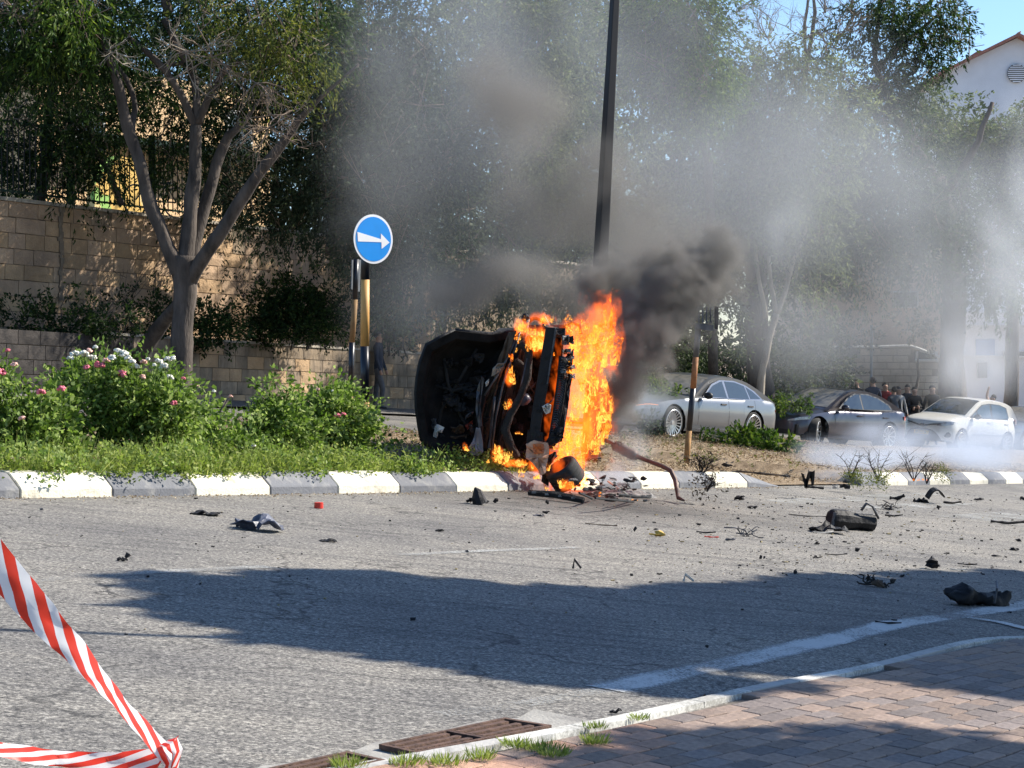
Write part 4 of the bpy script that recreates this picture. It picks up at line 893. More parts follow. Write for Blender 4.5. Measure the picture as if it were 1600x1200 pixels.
# hedge mass behind parked cars
shrub('hedge', 'dark hedge behind the silver saloon and the dark saloon', 1100, 600, [(1060, 570, 60, 30, 1, 24, 110), (1130, 580, 80, 34, 1, 26, 110), (1220, 585, 50, 40, 1, 20, 110), (1270, 570, 50, 26, 1, 16, 100), (1080, 540, 40, 22, .8, 8, 100)], 'leaf_dark', (.10, .05), 4, 95, Y=53, cat='hedge', clump=(.25, .45), stemh=1.2)
shrub('hedge', 'greyish leafy shrub in front of the low stone building', 1330, 600, [(1290, 590, 30, 26, .6, 10, 90), (1318, 575, 16, 30, .4, 6, 90), (1280, 520, 50, 26, .8, 12, 90), (1335, 525, 40, 15, .6, 8, 80)], 'leaf_grey', (.10, .05), 4, 96, Y=59, cat='hedge', clump=(.22, .4), stemh=1.2)
shrub('small_tree', 'small leafy tree by the roof end of the low stone building', 1425, 600, [(1432, 505, 18, 22, .6, 7, 80), (1440, 525, 16, 14, .5, 4, 80)], 'leaf_grey', (.11, .05), 2, 97, Y=62, cat='tree', clump=(.2, .4), stemh=2.2, spread=.1)
# unseen off-frame trees, crowns shaped to cast the wanted shade on road and pavement
def lift(x, y, h):   # a point whose shadow falls on the ground at x, y
    g = on(x, y); return g + SUNV * (h / SUNV.z)
def shade_tree(label, poly, n, base, hr, seed, nl=130, leaf=(.21, .095), soft=.35):
    global NL
    root = thing('street_tree', label, 'tree', base); rng = random.Random(seed); nr = np.random.default_rng(seed)
    xs = [p[0] for p in poly]; ys = [p[1] for p in poly]
    def isin(x, y):
        c = False
        for i in range(len(poly)):
            (x1, y1), (x2, y2) = poly[i], poly[i - 1]
            if (y1 > y) != (y2 > y) and x < (x2 - x1) * (y - y1) / (y2 - y1) + x1: c = not c
        return c
    C, D, T = [], [], []; k = 0
    while k < n:
        x, y = rng.uniform(min(xs), max(xs)), rng.uniform(min(ys), max(ys))
        if not isin(x, y): continue
        k += 1; c = np.array(lift(x, y, rng.uniform(*hr))); cr = rng.uniform(.14, soft + .1)
        C.append(c + inball(nl, nr, .8) * cr); D.append(unit(nr.normal(size=(nl, 3)) + np.array([0, 0, -.4]))); T.append(np.clip(nr.normal(.5, .2, nl), 0, 1))
    V = leaf_quads(np.concatenate(C), np.concatenate(D), leaf[0], leaf[1], nr); NL += len(V)
    quads_np('crown', V, M['leaf_willow'], np.concatenate(T), root)
    top = Vector(np.mean(np.concatenate(C), axis=0)); b = Vector(base)
    build('trunk', MB().tube([b, b.lerp(top, .5) + Vector((.15, 0, 0)), top], [.22, .17, .08], 10), M['bark'], root, True)
    for i in range(6):
        e = Vector(C[rng.randrange(len(C))][0]); m_ = b.lerp(top, .55 + .05 * i); build('branch', MB().tube([m_, m_.lerp(e, .5) + Vector((0, 0, .2)), e], [.07, .05, .02], 6), M['bark'], root)
    return root
shade_tree('leafy street tree on the near pavement whose shade falls across the road', [(-2.1, 10.8), (-1.72, 9.55), (-1.2, 9.1), (-.5, 8.85), (.42, 8.48), (1.05, 8.62), (1.3, 9.3), (1.7, 9.5), (2.3, 9.3), (3.2, 9.6), (4.5, 10.4), (8, 12), (8, 16), (4.2, 16.5), (2.2, 14.3), (1.2, 12.9), (.6, 12.25), (0, 12.1), (-1.0, 11.95)], 1500, on(9.8, 13.2), (5.2, 7.0), 200, 90, soft=.10)
shade_tree('second street tree on the near pavement whose shade dapples the pavers', [(.9, 7.0), (2.2, 7.0), (3.2, 8.0), (2.6, 8.2), (1.9, 7.95), (1.3, 7.75), (.8, 7.55), (.2, 6.6), (.3, 6.1)], 34, on(8.6, 9.2), (5, 6.2), 201, 90, soft=.3)
print('leaves', NL)
lp2 = thing('street_pole', 'thin metal pole off to the right that casts a long thin shadow line', 'pole', on(3.9, 10.95))
build('shaft', MB().tube([on(3.9, 10.95), on(3.9, 10.95, 5.9)], .035, 8), M['iron_black'], lp2)
# ---------------------------------------------------------------- posts, sign, lamp post
M['post_black'] = mat('post_black', (.010, .012, .018), .35, var=.2, scale=20); M['post_yellow'] = mat('post_yellow', (.62, .34, .10), .55, var=.18, scale=6, stretch=(1, 1, .4))
M['post_hazed'] = mat('post_hazed_yellow', (.26, .15, .06), .8, var=.25, scale=6)  # post yellow dimmed in its colour for the smoke hanging before it
M['post_brown'] = mat('post_scorched_yellow', (.20, .10, .035), .8, col2=(.46, .25, .08), scale=7)
M['post_rusty'] = mat('post_rusty', (.30, .13, .05), .8, var=.3, scale=14); M['sign_white'] = mat('sign_white', (.8, .8, .8), .4, var=.03); M['sign_blue'] = mat('sign_blue', (.004, .25, .72), .35, var=.04)
M['sign_back'] = mat('sign_back_grey', (.10, .11, .12), .6, metal=.3); M['lamp_metal'] = mat('lamp_post_metal', (.022, .02, .02), .55, metal=.2, var=.3, scale=3, stretch=(1, 1, .2))
def banded(root, bands, r_, n=12):
    """bands: list of (pointA, pointB, material)"""
    for a, b, m_ in bands: build('band', MB().tube([a, b], r_, n), M[m_], root, True); autosmooth(bpy.data.objects[-1]) if False else None
YS = 23.6
def pp(px, py, Y): return P(px, py, Y)
sg = thing('direction_sign', 'round blue sign with a white arrow pointing right on a black and yellow post', 'road sign', on((570 - 800) / FPX * YS, YS, IH))
bs = G(570, 715, IH); zb_ = on((570 - 800) / FPX * YS, YS, IH - .1)
banded(sg, [(zb_, pp(570, 628, YS), 'post_yellow'), (pp(570, 628, YS), pp(570, 541, YS), 'post_black'), (pp(570, 541, YS), pp(570.5, 437, YS), 'post_yellow'), (pp(570.5, 437, YS), pp(571, 385, YS), 'post_black')], .055)
a_ = R(42); dn = Vector((math.sin(a_), -math.cos(a_), 0)); du = Vector((math.cos(a_), math.sin(a_), 0)); dz = Vector((0, 0, 1)); c = pp(576.5, 374, YS) + dn * .075
X = Matrix((du, dz, dn)).transposed().to_4x4(); X.translation = c
build('disc', MB().lathe([(0, 0), (.296, 0), (.302, .006), (.302, .014), (0, .0141)], 40, X), M['sign_white'], sg, True); autosmooth(bpy.data.objects['disc'])
build('blue_face', MB().lathe([(0, .0145), (.272, .0145), (.272, .0175), (0, .0176)], 40, X), M['sign_blue'], sg)
ar = [(-.88, .27), (.39, .01), (.39, .25), (.86, -.12), (.43, -.40), (.42, -.12), (-.85, -.13)]
build('arrow', MB().prism([X @ Vector((u * .285, v * .29, .0182)) for u, v in ar], dn * .003), M['sign_white'], sg)
build('bracket', MB().box(c - dn * .03 + Vector((0, 0, -.12)), (.05, .05, .05)), M['sign_back'], sg)
build('bracket', MB().box(c - dn * .03 + Vector((0, 0, .12)), (.05, .05, .05)), M['sign_back'], sg)
YB2 = 27.5
s2 = thing('road_sign', 'leaning black and yellow post with an edge-on grey sign, behind the blue sign', 'road sign', on((549 - 800) / FPX * YB2, YB2, IH))
banded(s2, [(on(pp(546, 640, YB2).x, YB2, .1), pp(547.6, 605, YB2), 'post_hazed'), (pp(547.6, 605, YB2), pp(550, 535, YB2), 'post_black'), (pp(550, 535, YB2), pp(554.5, 468, YB2), 'post_hazed'), (pp(554.5, 468, YB2), pp(556.5, 405, YB2), 'post_black')], .042)
mb = MB().prism([pp(549, 406, YB2 - .1), pp(563, 406, YB2 + .35), pp(561, 456, YB2 + .35), pp(548, 452, YB2 - .1)], (.012, -.02, 0)); build('sign_plate', mb, M['sign_back'], s2)
YR = 29.5
s3 = thing('road_sign', 'leaning scorched post with a broken black sign box in front of the silver saloon', 'road sign', on((1072 - 800) / FPX * YR, YR, IH))
banded(s3, [(pp(1071.5, 738, YR), pp(1076.5, 673, YR), 'post_brown'), (pp(1076.5, 673, YR), pp(1083, 607, YR), 'post_black'), (pp(1083, 607, YR), pp(1087, 558, YR), 'post_rusty'), (pp(1087, 558, YR), pp(1091, 512, YR), 'sign_back')], .046)
build('sign_box', MB().prism([pp(1087, 505, YR - .1), pp(1115, 508, YR - .1), pp(1115, 517, YR - .1), pp(1087, 514, YR - .1)], (0, .22, 0)), M['sign_back'], s3)
build('sign_plate', MB().prism([pp(1116.5, 478, YR - .1), pp(1123, 480, YR - .1), pp(1122, 515, YR - .1), pp(1116.5, 514, YR - .1)], (.05, .5, 0)), M['post_black'], s3)
for i in range(4): build('rib', MB().prism([pp(1091 + i * 6, 480, YR), pp(1093 + i * 6, 480, YR), pp(1093 + i * 6, 504, YR), pp(1091 + i * 6, 504, YR)], (0, .03, 0)), M['sign_back'], s3)
YL = 25.4
lp = thing('lamp_post', 'tall black lamp post leaning right behind the burning car', 'lamp post', on((920 - 800) / FPX * YL, YL, IH))
def sq(px, py, w_): 
    c = P(px, py, YL); a = R(28); u = Vector((math.cos(a), math.sin(a), 0)) * w_; v = Vector((-math.sin(a), math.cos(a), 0)) * w_
    return [c - u - v, c + u - v, c + u + v, c - u + v]
sec = [sq(918.5, 752, .088), sq(936, 450, .078), sq(960.5, 0, .050), sq(975, -260, .04)]
mb = MB(); mb.v = [tuple(p) for s_ in sec for p in s_]
for i in range(3):
    for k in range(4): mb.f.append((i * 4 + k, i * 4 + (k + 1) % 4, i * 4 + 4 + (k + 1) % 4, i * 4 + 4 + k)); mb.m.append(0)
o = build('shaft', mb, M['lamp_metal'], lp); bv = o.modifiers.new('b', 'BEVEL'); bv.width = .012; bv.segments = 2
tp_ = P(975, -260, YL); build('arm', MB().tube([tp_, tp_ + Vector((.1, -.3, .35)), tp_ + Vector((.3, -1.2, .5))], [.035, .03, .025], 8), M['lamp_metal'], lp)
build('lamp_head', MB().box(tp_ + Vector((.36, -1.5, .5)), (.25, .65, .1), taper=.8), M['lamp_metal'], lp)
build('base_flange', MB().box(on(P(918.5, 752, YL).x, YL, IH + .02), (.34, .34, .05)), M['lamp_metal'], lp)

# ---------------------------------------------------------------- cars
def paint(name, col, metal=.6, rough=.32, dust=.25):
    m, nt, b = nodes(name); L = nt.links; c = coord(nt)
    n = N(nt, 'ShaderNodeTexNoise', Scale=3.0, Detail=7.0, Roughness=.7); L.new(c, n.inputs['Vector'])
    r = ramp(nt, n.outputs[0], [(.35, (0, 0, 0)), (.75, (dust,) * 3)])
    mx = N(nt, 'ShaderNodeMix', data_type='RGBA'); mx.inputs[6].default_value = (*col, 1); mx.inputs[7].default_value = (.32, .30, .27, 1)
    L.new(r.outputs[0], mx.inputs[0]); L.new(mx.outputs[2], b.inputs['Base Color'])
    b.inputs['Metallic'].default_value = metal; b.inputs['Roughness'].default_value = rough; b.inputs['Coat Weight'].default_value = .7; b.inputs['Coat Roughness'].default_value = .08
    return m
M['glass'] = mat('car_glass', (.02, .028, .03), .06, var=.1, spec=.9, coat=.3); M['glass_dusty'] = mat('car_glass_dusty', (.10, .10, .09), .2, col2=(.24, .22, .18), scale=6, spec=.8)
M['tyre'] = mat('tyre', (.02, .02, .02), .85, var=.3, scale=20); M['rim'] = mat('rim_alloy', (.62, .62, .62), .3, metal=.85, var=.1); M['rim_dark'] = mat('rim_dark', (.09, .09, .09), .5, metal=.5)
M['trim_black'] = mat('black_trim', (.012, .012, .013), .45); M['chrome'] = mat('chrome', (.26, .26, .27), .25, metal=1, var=.05)
M['lamp_glass'] = mat('headlight_glass', (.35, .36, .38), .1, metal=.3, var=.3, scale=20); M['tail_red'] = mat('tail_light', (.45, .02, .015), .15); M['plate_yellow'] = mat('plate_yellow', (.72, .46, .03), .5, var=.05)
M['amber'] = mat('amber_strip', (.85, .35, .12), .3, emit=(1, .35, .12), emis=.5)
def interp(pts, x):
    if x <= pts[0][0]: return pts[0][1]
    for (a, b), (c, d) in zip(pts, pts[1:]):
        if x <= c: return b + (d - b) * (x - a) / (c - a)
    return pts[-1][1]
def smooth_pts(pts, n=4):
    out = []
    for i in range(len(pts) - 1):
        p0, p1, p2, p3 = (pts[max(i - 1, 0)], pts[i], pts[i + 1], pts[min(i + 2, len(pts) - 1)])
        for k in range(n):
            t = k / n; out.append(tuple(.5 * ((2 * p1[j]) + (-p0[j] + p2[j]) * t + (2 * p0[j] - 5 * p1[j] + 4 * p2[j] - p3[j]) * t * t + (-p0[j] + 3 * p1[j] - 3 * p2[j] + p3[j]) * t ** 3) for j in (0, 1)))
    out.append(pts[-1]); return out
def car(name, label, X, sp, group=None):
    root = thing(name, label, 'car', group=group, mat4=X)
    L_, W_, r_ = sp['L'], sp['W'], sp['r']; ax1 = sp['fo']; ax2 = ax1 + sp['wb']; ra = r_ + .055; top = smooth_pts(sp['top']); n_ = 2.6
    Rf, Rr = sp.get('Rf', .7), sp.get('Rr', .5)
    def hw(x):
        h = W_ / 2
        if x < Rf: h *= (max(0, 1 - (1 - x / Rf) ** n_)) ** (1 / n_)
        if x > L_ - Rr: h *= (max(0, 1 - (1 - (L_ - x) / Rr) ** n_)) ** (1 / n_)
        return h
    BZ = [(.15, .92), (.3, .985), (.55, 1.0), (.72, .985), (.86, .955), (1.0, .91)]
    def zlow(x):
        z = sp['sill'] + (.04 if x < Rf * .6 or x > L_ - Rr * .6 else 0)
        for a in (ax1, ax2):
            if abs(x - a) < ra: z = max(z, r_ + math.sqrt(ra * ra - (x - a) ** 2))
        return z
    def ztop(x): return interp(top, x)
    def side(x, z, off=0.0): return Vector((L_ / 2 - x, hw(x) * interp(BZ, z) + off, z))
    xs = list(Rf * np.linspace(0, 1, 12) ** 2 + .002) + list(np.linspace(Rf, L_ - Rr, 44))[1:-1] + list(L_ - Rr * np.linspace(1, 0, 11) ** 2 - .002)
    for a in (ax1, ax2): xs += [a - ra, a - ra + .01, a + ra - .01, a + ra, a - ra * .93, a + ra * .93]
    xs = sorted(set(round(x, 4) for x in xs)); ts = [0, .12, .3, .5, .68, .84, .95, 1]
    mb = MB(); ring = None
    for x in xs:
        zl, zt = zlow(x), ztop(x); zl = min(zl, zt - .02); h = hw(x); rg = []
        for t in ts: z = zl + (zt - zl) * t; y = h * interp(BZ, z / zt * .95 if zt < .95 else z) - (.03 * min(1, h) if t == 1 else 0); rg.append((L_ / 2 - x, y, z))
        ye = rg[-1][1]; cr = sp.get('crown', .05) * min(1, h / (W_ / 2))
        for f, k in ((.92, .35), (.7, .75), (.35, .95), (0, 1)): rg.append((L_ / 2 - x, ye * f, zt + cr * k))
        rg += [(a, -b, c) for a, b, c in rg[-2::-1]]
        mb.v += rg; ring = len(rg)
    for i in range(len(xs) - 1):
        for k in range(ring - 1): a = i * ring + k; mb.f.append((a, a + ring, a + ring + 1, a + 1)); mb.m.append(0)
    mb.f.append(tuple(range(ring))[::-1]); mb.f.append(tuple((len(xs) - 1) * ring + k for k in range(ring))); mb.m += [0, 0]
    autosmooth(build('body', mb, sp['paint'], root, world=False), 40)
    # underside and wheel wells
    ub = MB().box((0, 0, .34), (L_ - .35, W_ - .35, .26)); build('underbody', ub, M['trim_black'], root, world=False)
    for a in (ax1, ax2):
        for s in (1, -1): build('wheel_well', MB().lathe([(0, 0), (ra, 0), (ra, .2)], 20, Matrix.Translation((L_ / 2 - a, s * (W_ / 2 - .30), r_)) @ Matrix.Rotation(R(-90 * s), 4, 'X')), M['trim_black'], root, world=False)
    # cabin
    cab = smooth_pts(sp['cabin'], 4); zb = sp['belt']; zr = max(z for _, z in cab); hb = W_ / 2 * .935; hr = W_ / 2 * sp.get('tumble', .70)
    def ys(z): return hb + (hr - hb) * max(0, (z - zb)) / (zr - zb)
    def cs(x, z, off): return Vector((L_ / 2 - x, ys(z) + off, z))
    mb = MB()
    for x, z in cab:
        y = ys(z); mb.v += [(L_ / 2 - x, y, zb - .06)] + [(L_ / 2 - x, y * f, z + k * .045) for f, k in ((1, 0), (.93, .45), (.75, .75), (.4, .95), (0, 1), (-.4, .95), (-.75, .75), (-.93, .45), (-1, 0))] + [(L_ / 2 - x, -y, zb - .06)]
    for i in range(len(cab) - 1):
        for k in range(10): a = i * 11 + k; mb.f.append((a, a + 11, a + 12, a + 1)); mb.m.append(0)
    autosmooth(build('roof', mb, sp['paint'], root, world=False), 40)
    # side windows
    for poly in sp['windows']:
        for s in (1, -1):
            pts = [Vector((p.x, p.y * s, p.z)) for p in (cs(x, z, .004) for x, z in poly)]
            if s < 0: pts = pts[::-1]
            build('side_window', MB().prism(pts, (0, -.006 * s, 0)), sp.get('glass', M['glass']), root, world=False)
    for s in (1, -1):    # window surround
        wp = sp['surround']; pts = [cs(x, z, .0015) for x, z in wp]; pts = [Vector((p.x, p.y * s, p.z)) for p in pts]
        build('window_surround', MB().prism(pts if s > 0 else pts[::-1], (0, -.006 * s, 0)), M['trim_black'] if not sp.get('chrome') else M['chrome'], root, world=False)
    # windscreen and rear window: panels just proud of the cabin
    def screen(nm, x0, x1, mt):
        rows = []; xx = np.linspace(x0, x1, 7); mb = MB()
        for x in xx:
            z = interp(sorted(cab), x); y = ys(z); t = (x - x0) / (x1 - x0)
            for f, k in ((.90, .52), (.75, .75), (.4, .95), (0, 1), (-.4, .95), (-.75, .75), (-.90, .52)): mb.v.append((L_ / 2 - x + (.004 if nm == 'windscreen' else -.004), y * f, z + k * .045 + .007))
        for i in range(6):
            for k in range(6): a = i * 7 + k; mb.f.append((a, a + 7, a + 8, a + 1)); mb.m.append(0)
        return build(nm, mb, mt, root, True, world=False)
    screen('windscreen', sp['ws'][0], sp['ws'][1], sp.get('wsmat', M['glass'])); screen('rear_window', sp['rw'][0], sp['rw'][1], M['glass'])
    # wheels
    for i, a in enumerate((ax1, ax2)):
        for s in (1, -1):
            Wm = Matrix.Translation((L_ / 2 - a, s * (W_ / 2 - .02), r_)) @ (Matrix.Rotation(R(sp.get('steer', 0)), 4, 'Z') if i == 0 else Matrix.Identity(4)) @ Matrix.Rotation(R(-90 * s), 4, 'X')
            wh = bpy.data.objects.new('wheel', None); 
            ty = build('wheel', MB().lathe([(r_ * .66, -.20), (r_ * .9, -.21), (r_, -.18), (r_, -.03), (r_ * .95, 0), (r_ * .80, .008), (r_ * .70, 0), (r_ * .66, -.02)], 32, Wm, close=True), M['tyre'], root, True, world=False); autosmooth(ty)
            rr = r_ * sp.get('rimk', .72)
            rb = build('rim', MB().lathe([(0, -.075), (rr * .5, -.07), (rr * .9, -.085), (rr * .97, -.02), (rr, .004), (rr * 1.03, .004), (rr * 1.03, -.03)], 32, Wm), M['rim_dark'] if sp.get('openrim') else M['rim'], ty, True, world=False)
            spk = MB(); ns = sp['spokes']
            for k in range(ns):
                an = 2 * math.pi * k / ns; wd = sp.get('spw', .012)
                Mk = Wm @ Matrix.Rotation(an, 4, 'Z')
                b0 = MB().box((0, 0, 0), (1, 1, 1)); vv = []
                for v in b0.v:
                    xx = .12 * rr if v[0] < 0 else rr * .99; w2 = wd * (.7 if v[0] < 0 else 1.15); vv.append(Mk @ Vector((xx, v[1] * 2 * w2, -.012 - (.022 if v[0] < 0 else 0) + v[2] * .02 + v[0] * .02)))
                spk.add(vv, b0.f)
            spk.lathe([(0, -.01), (.05, -.012), (.06, -.05)], 14, Wm); build('spokes', spk, M['rim'] if not sp.get('darkspoke') else M['rim_dark'], ty, world=False)
            spk2 = MB().lathe([(rr * .93, .006), (rr * .96, .012), (rr * 1.02, .008), (rr * 1.03, -.0)], 32, Wm); build('rim_lip', spk2, M['rim'], ty, True, world=False)
    # panels seams, handles, mirrors
    for x in sp['seams']:
        for s in (1, -1):
            mb = MB(); zz = np.linspace(sp['sill'] + .06, ztop(x) - .02, 8)
            for z in zz:
                p = side(x, z, .0012); mb.v += [(p.x - .006, p.y * s, p.z), (p.x + .006, p.y * s, p.z)]
            mb.f = [(2 * k, 2 * k + 1, 2 * k + 3, 2 * k + 2) for k in range(7)]; mb.m = [0] * 7
            if s > 0: build('door_seam', mb, M['trim_black'], root, world=False)
    for x in sp['handles']:
        p = side(x, sp['hz'], .012); build('door_handle', MB().box(p, (.20, .025, .03)), sp['paint'] if not sp.get('chrome') else M['chrome'], root, world=False)
    for s in (1, -1):
        p = Vector((L_ / 2 - sp['mirror'], s * (W_ / 2 + .06), zb + .08)); mb = MB().ball(p, (.075, .12, .08), 10); build('wing_mirror', mb, sp.get('mirmat', sp['paint']), root, True, world=False)
    for s in (1, -1):    # sill
        mb = MB().prism([side(ax1 + ra + .03, sp['sill'] + .05, .004), side(ax2 - ra - .03, sp['sill'] + .05, .004), side(ax2 - ra - .03, sp['sill'] - .02, -.01), side(ax1 + ra + .03, sp['sill'] - .02, -.01)], (0, -.03, 0))
        if s < 0: mb.v = [(x, -y, z) for x, y, z in mb.v]
        build('sill', mb, sp.get('sillmat', M['trim_black']), root, world=False)
    def front(y, z, off=.006):   # point on the nose
        k = min(.995, abs(y) / (W_ / 2) / interp(BZ, z)); x = Rf * (1 - (1 - k ** n_) ** (1 / n_)); return Vector((L_ / 2 - x + off, y, z))
    def patch(nm, ylist, z0, z1, mt, off=.007, bottom=None, face=front):
        """strip across the nose, z given as functions of the position along it"""
        mb = MB(); n = len(ylist)
        for i, y in enumerate(ylist):
            a = z0[i] if hasattr(z0, '__len__') else z0; b = z1[i] if hasattr(z1, '__len__') else z1
            for k in range(5): z = a + (b - a) * k / 4; p = face(y, z, off); q = Vector((0, math.copysign(off * .7, y) if abs(y) > .5 * W_ / 2 else 0, 0)); mb.v.append(tuple(p + q))
        for i in range(n - 1):
            for k in range(4): a = i * 5 + k; mb.f.append((a, a + 5, a + 6, a + 1)); mb.m.append(0)
        return build(nm, mb, mt, root, True, world=False)
    for it in sp.get('front', ()): patch(*it[:5], *(it[5:] if len(it) > 5 else ()))
    def rear(y, z, off=.006):
        k = min(.995, abs(y) / (W_ / 2) / interp(BZ, z)); x = Rr * (1 - (1 - k ** n_) ** (1 / n_)); return Vector((-L_ / 2 + x - off, y, z))
    for it in sp.get('rear', ()): patch(*it[:5], off=.007, face=rear)
    root['_'] = 0; del root['_']
    return root, side, front
def car_xf(px, py, Y, phi, sp):
    """place so that the near front wheel touches the ground at the pixel"""
    x = (px - 800) / FPX * Y; hd = Vector((-math.cos(R(phi)), -math.sin(R(phi)), 0)); lf = Vector((math.sin(R(phi)), -math.cos(R(phi)), 0))
    loc = Vector((x, Y, 0)) - hd * (sp['L'] / 2 - sp['fo']) - lf * (sp['W'] / 2 - .1); z = gz(loc.x, loc.y)
    f = (hd - GN * hd.dot(GN)).normalized(); l = GN.cross(f); Xm = Matrix((f, l, GN)).transposed().to_4x4(); Xm.translation = (loc.x, loc.y, z + .004); return Xm
ln = lambda a, b, n: list(np.linspace(a, b, n))
SA = dict(L=5.18, W=1.93, r=.36, fo=.86, wb=3.11, sill=.22, belt=.93, paint=paint('silver_paint', (.17, .18, .195), .6, .34, .10), spokes=20, spw=.009, rimk=.8,
  top=[(0, .62), (.08, .70), (.35, .79), (.9, .87), (1.5, .93), (2.2, .96), (3.2, .98), (4.1, 1.0), (4.7, .99), (5.05, .93), (5.18, .80)],
  cabin=[(1.48, .90), (1.75, 1.04), (2.25, 1.30), (2.6, 1.40), (3.0, 1.435), (3.5, 1.42), (3.9, 1.36), (4.35, 1.20), (4.75, 1.01), (4.85, .94)],
  windows=[[(2.02, .99), (2.45, 1.24), (2.78, 1.34), (2.86, 1.35), (2.90, .99)], [(2.97, .99), (2.95, 1.355), (3.35, 1.355), (3.72, 1.29), (3.80, 1.0)], [(3.85, 1.01), (3.78, 1.27), (4.0, 1.19), (4.28, 1.03)]],
  surround=[(1.95, .965), (2.42, 1.27), (2.78, 1.375), (3.35, 1.385), (3.78, 1.31), (4.1, 1.19), (4.40, .985)], chrome=True, ws=(1.58, 2.45), rw=(3.95, 4.7), seams=(1.75, 2.93, 4.0), handles=(2.72, 3.80), hz=.84, mirror=1.95, crown=.06, sillmat=M['chrome'], wsmat=M['glass_dusty'], mirmat=M['trim_black'],
  front=[('headlight', ln(.50, .90, 8), [.60, .60, .61, .62, .63, .64, .65, .66], [.66, .67, .685, .70, .71, .715, .715, .71], M['lamp_glass']), ('light_strip', ln(.50, .88, 8), [.665, .675, .69, .705, .715, .72, .72, .715], [.68, .69, .705, .72, .73, .735, .735, .73], M['amber'], .012),
         ('grille', ln(-.44, .44, 12), .36, .66, M['trim_black']), ('grille_frame', ln(-.46, .46, 12), .655, .675, M['chrome'], .012), ('air_intake', ln(.54, .86, 6), .27, .40, M['trim_black']), ('light_strip', ln(-.88, -.50, 8), [.715, .72, .72, .715, .705, .69, .675, .665], [.73, .735, .735, .73, .72, .705, .69, .68], M['amber'], .012), ('air_intake', ln(-.86, -.54, 6), .27, .40, M['trim_black'])],
  rear=[('tail_light', ln(.45, .92, 7), .72, .80, M['tail_red']), ('tail_light', ln(-.92, -.45, 7), .72, .80, M['tail_red'])])
car('silver_saloon', 'dusty silver luxury saloon with leaves on its bonnet, nearest the flames', car_xf(1045, 688, 41.6, 49, SA), SA, 'cars parked in a line behind the verge')
SB = dict(L=4.69, W=1.85, r=.335, fo=.84, wb=2.875, sill=.20, belt=.90, paint=paint('graphite_paint', (.05, .048, .065), .6, .3, .10), spokes=10, spw=.014, rimk=.78, openrim=True, darkspoke=False, steer=28, Rf=.85,
  top=[(0, .50), (.08, .60), (.35, .70), (.9, .80), (1.3, .86), (2.0, .90), (3.0, .92), (3.8, .97), (4.3, 1.0), (4.6, .93), (4.69, .80)],
  cabin=[(1.12, .84), (1.5, 1.05), (2.0, 1.29), (2.35, 1.39), (2.7, 1.42), (3.1, 1.40), (3.6, 1.30), (4.05, 1.14), (4.35, 1.0), (4.42, .94)],
  windows=[[(1.72, .97), (2.1, 1.21), (2.40, 1.32), (2.58, 1.34), (2.60, .97)], [(2.66, .97), (2.64, 1.345), (2.95, 1.34), (3.35, 1.27), (3.72, 1.12), (3.80, 1.02)]],
  surround=[(1.62, .945), (2.08, 1.24), (2.42, 1.36), (2.95, 1.37), (3.38, 1.295), (3.78, 1.14), (3.92, .98)], chrome=False, ws=(1.25, 2.2), rw=(3.5, 4.3), seams=(1.45, 2.62, 3.65), handles=(2.45, 3.50), hz=.80, mirror=1.70, crown=.07, wsmat=M['glass_dusty'],
  front=[('headlight', ln(.52, .88, 8), [.54, .545, .55, .56, .575, .59, .605, .62], [.57, .585, .60, .62, .64, .66, .675, .69], M['lamp_glass']), ('headlight', ln(-.88, -.52, 8), [.62, .605, .59, .575, .56, .55, .545, .54], [.69, .675, .66, .64, .62, .60, .585, .57], M['lamp_glass']), ('lower_intake', ln(-.62, .62, 12), .22, .33, M['trim_black'])],
  rear=[('tail_light', ln(.5, .9, 7), .78, .88, M['tail_red']), ('tail_light', ln(-.9, -.5, 7), .78, .88, M['tail_red'])])
car('dark_saloon', 'dark grey electric saloon with turned front wheel and leaves over its bonnet', car_xf(1273, 694, 47.5, 42, SB), SB, 'cars parked in a line behind the verge')
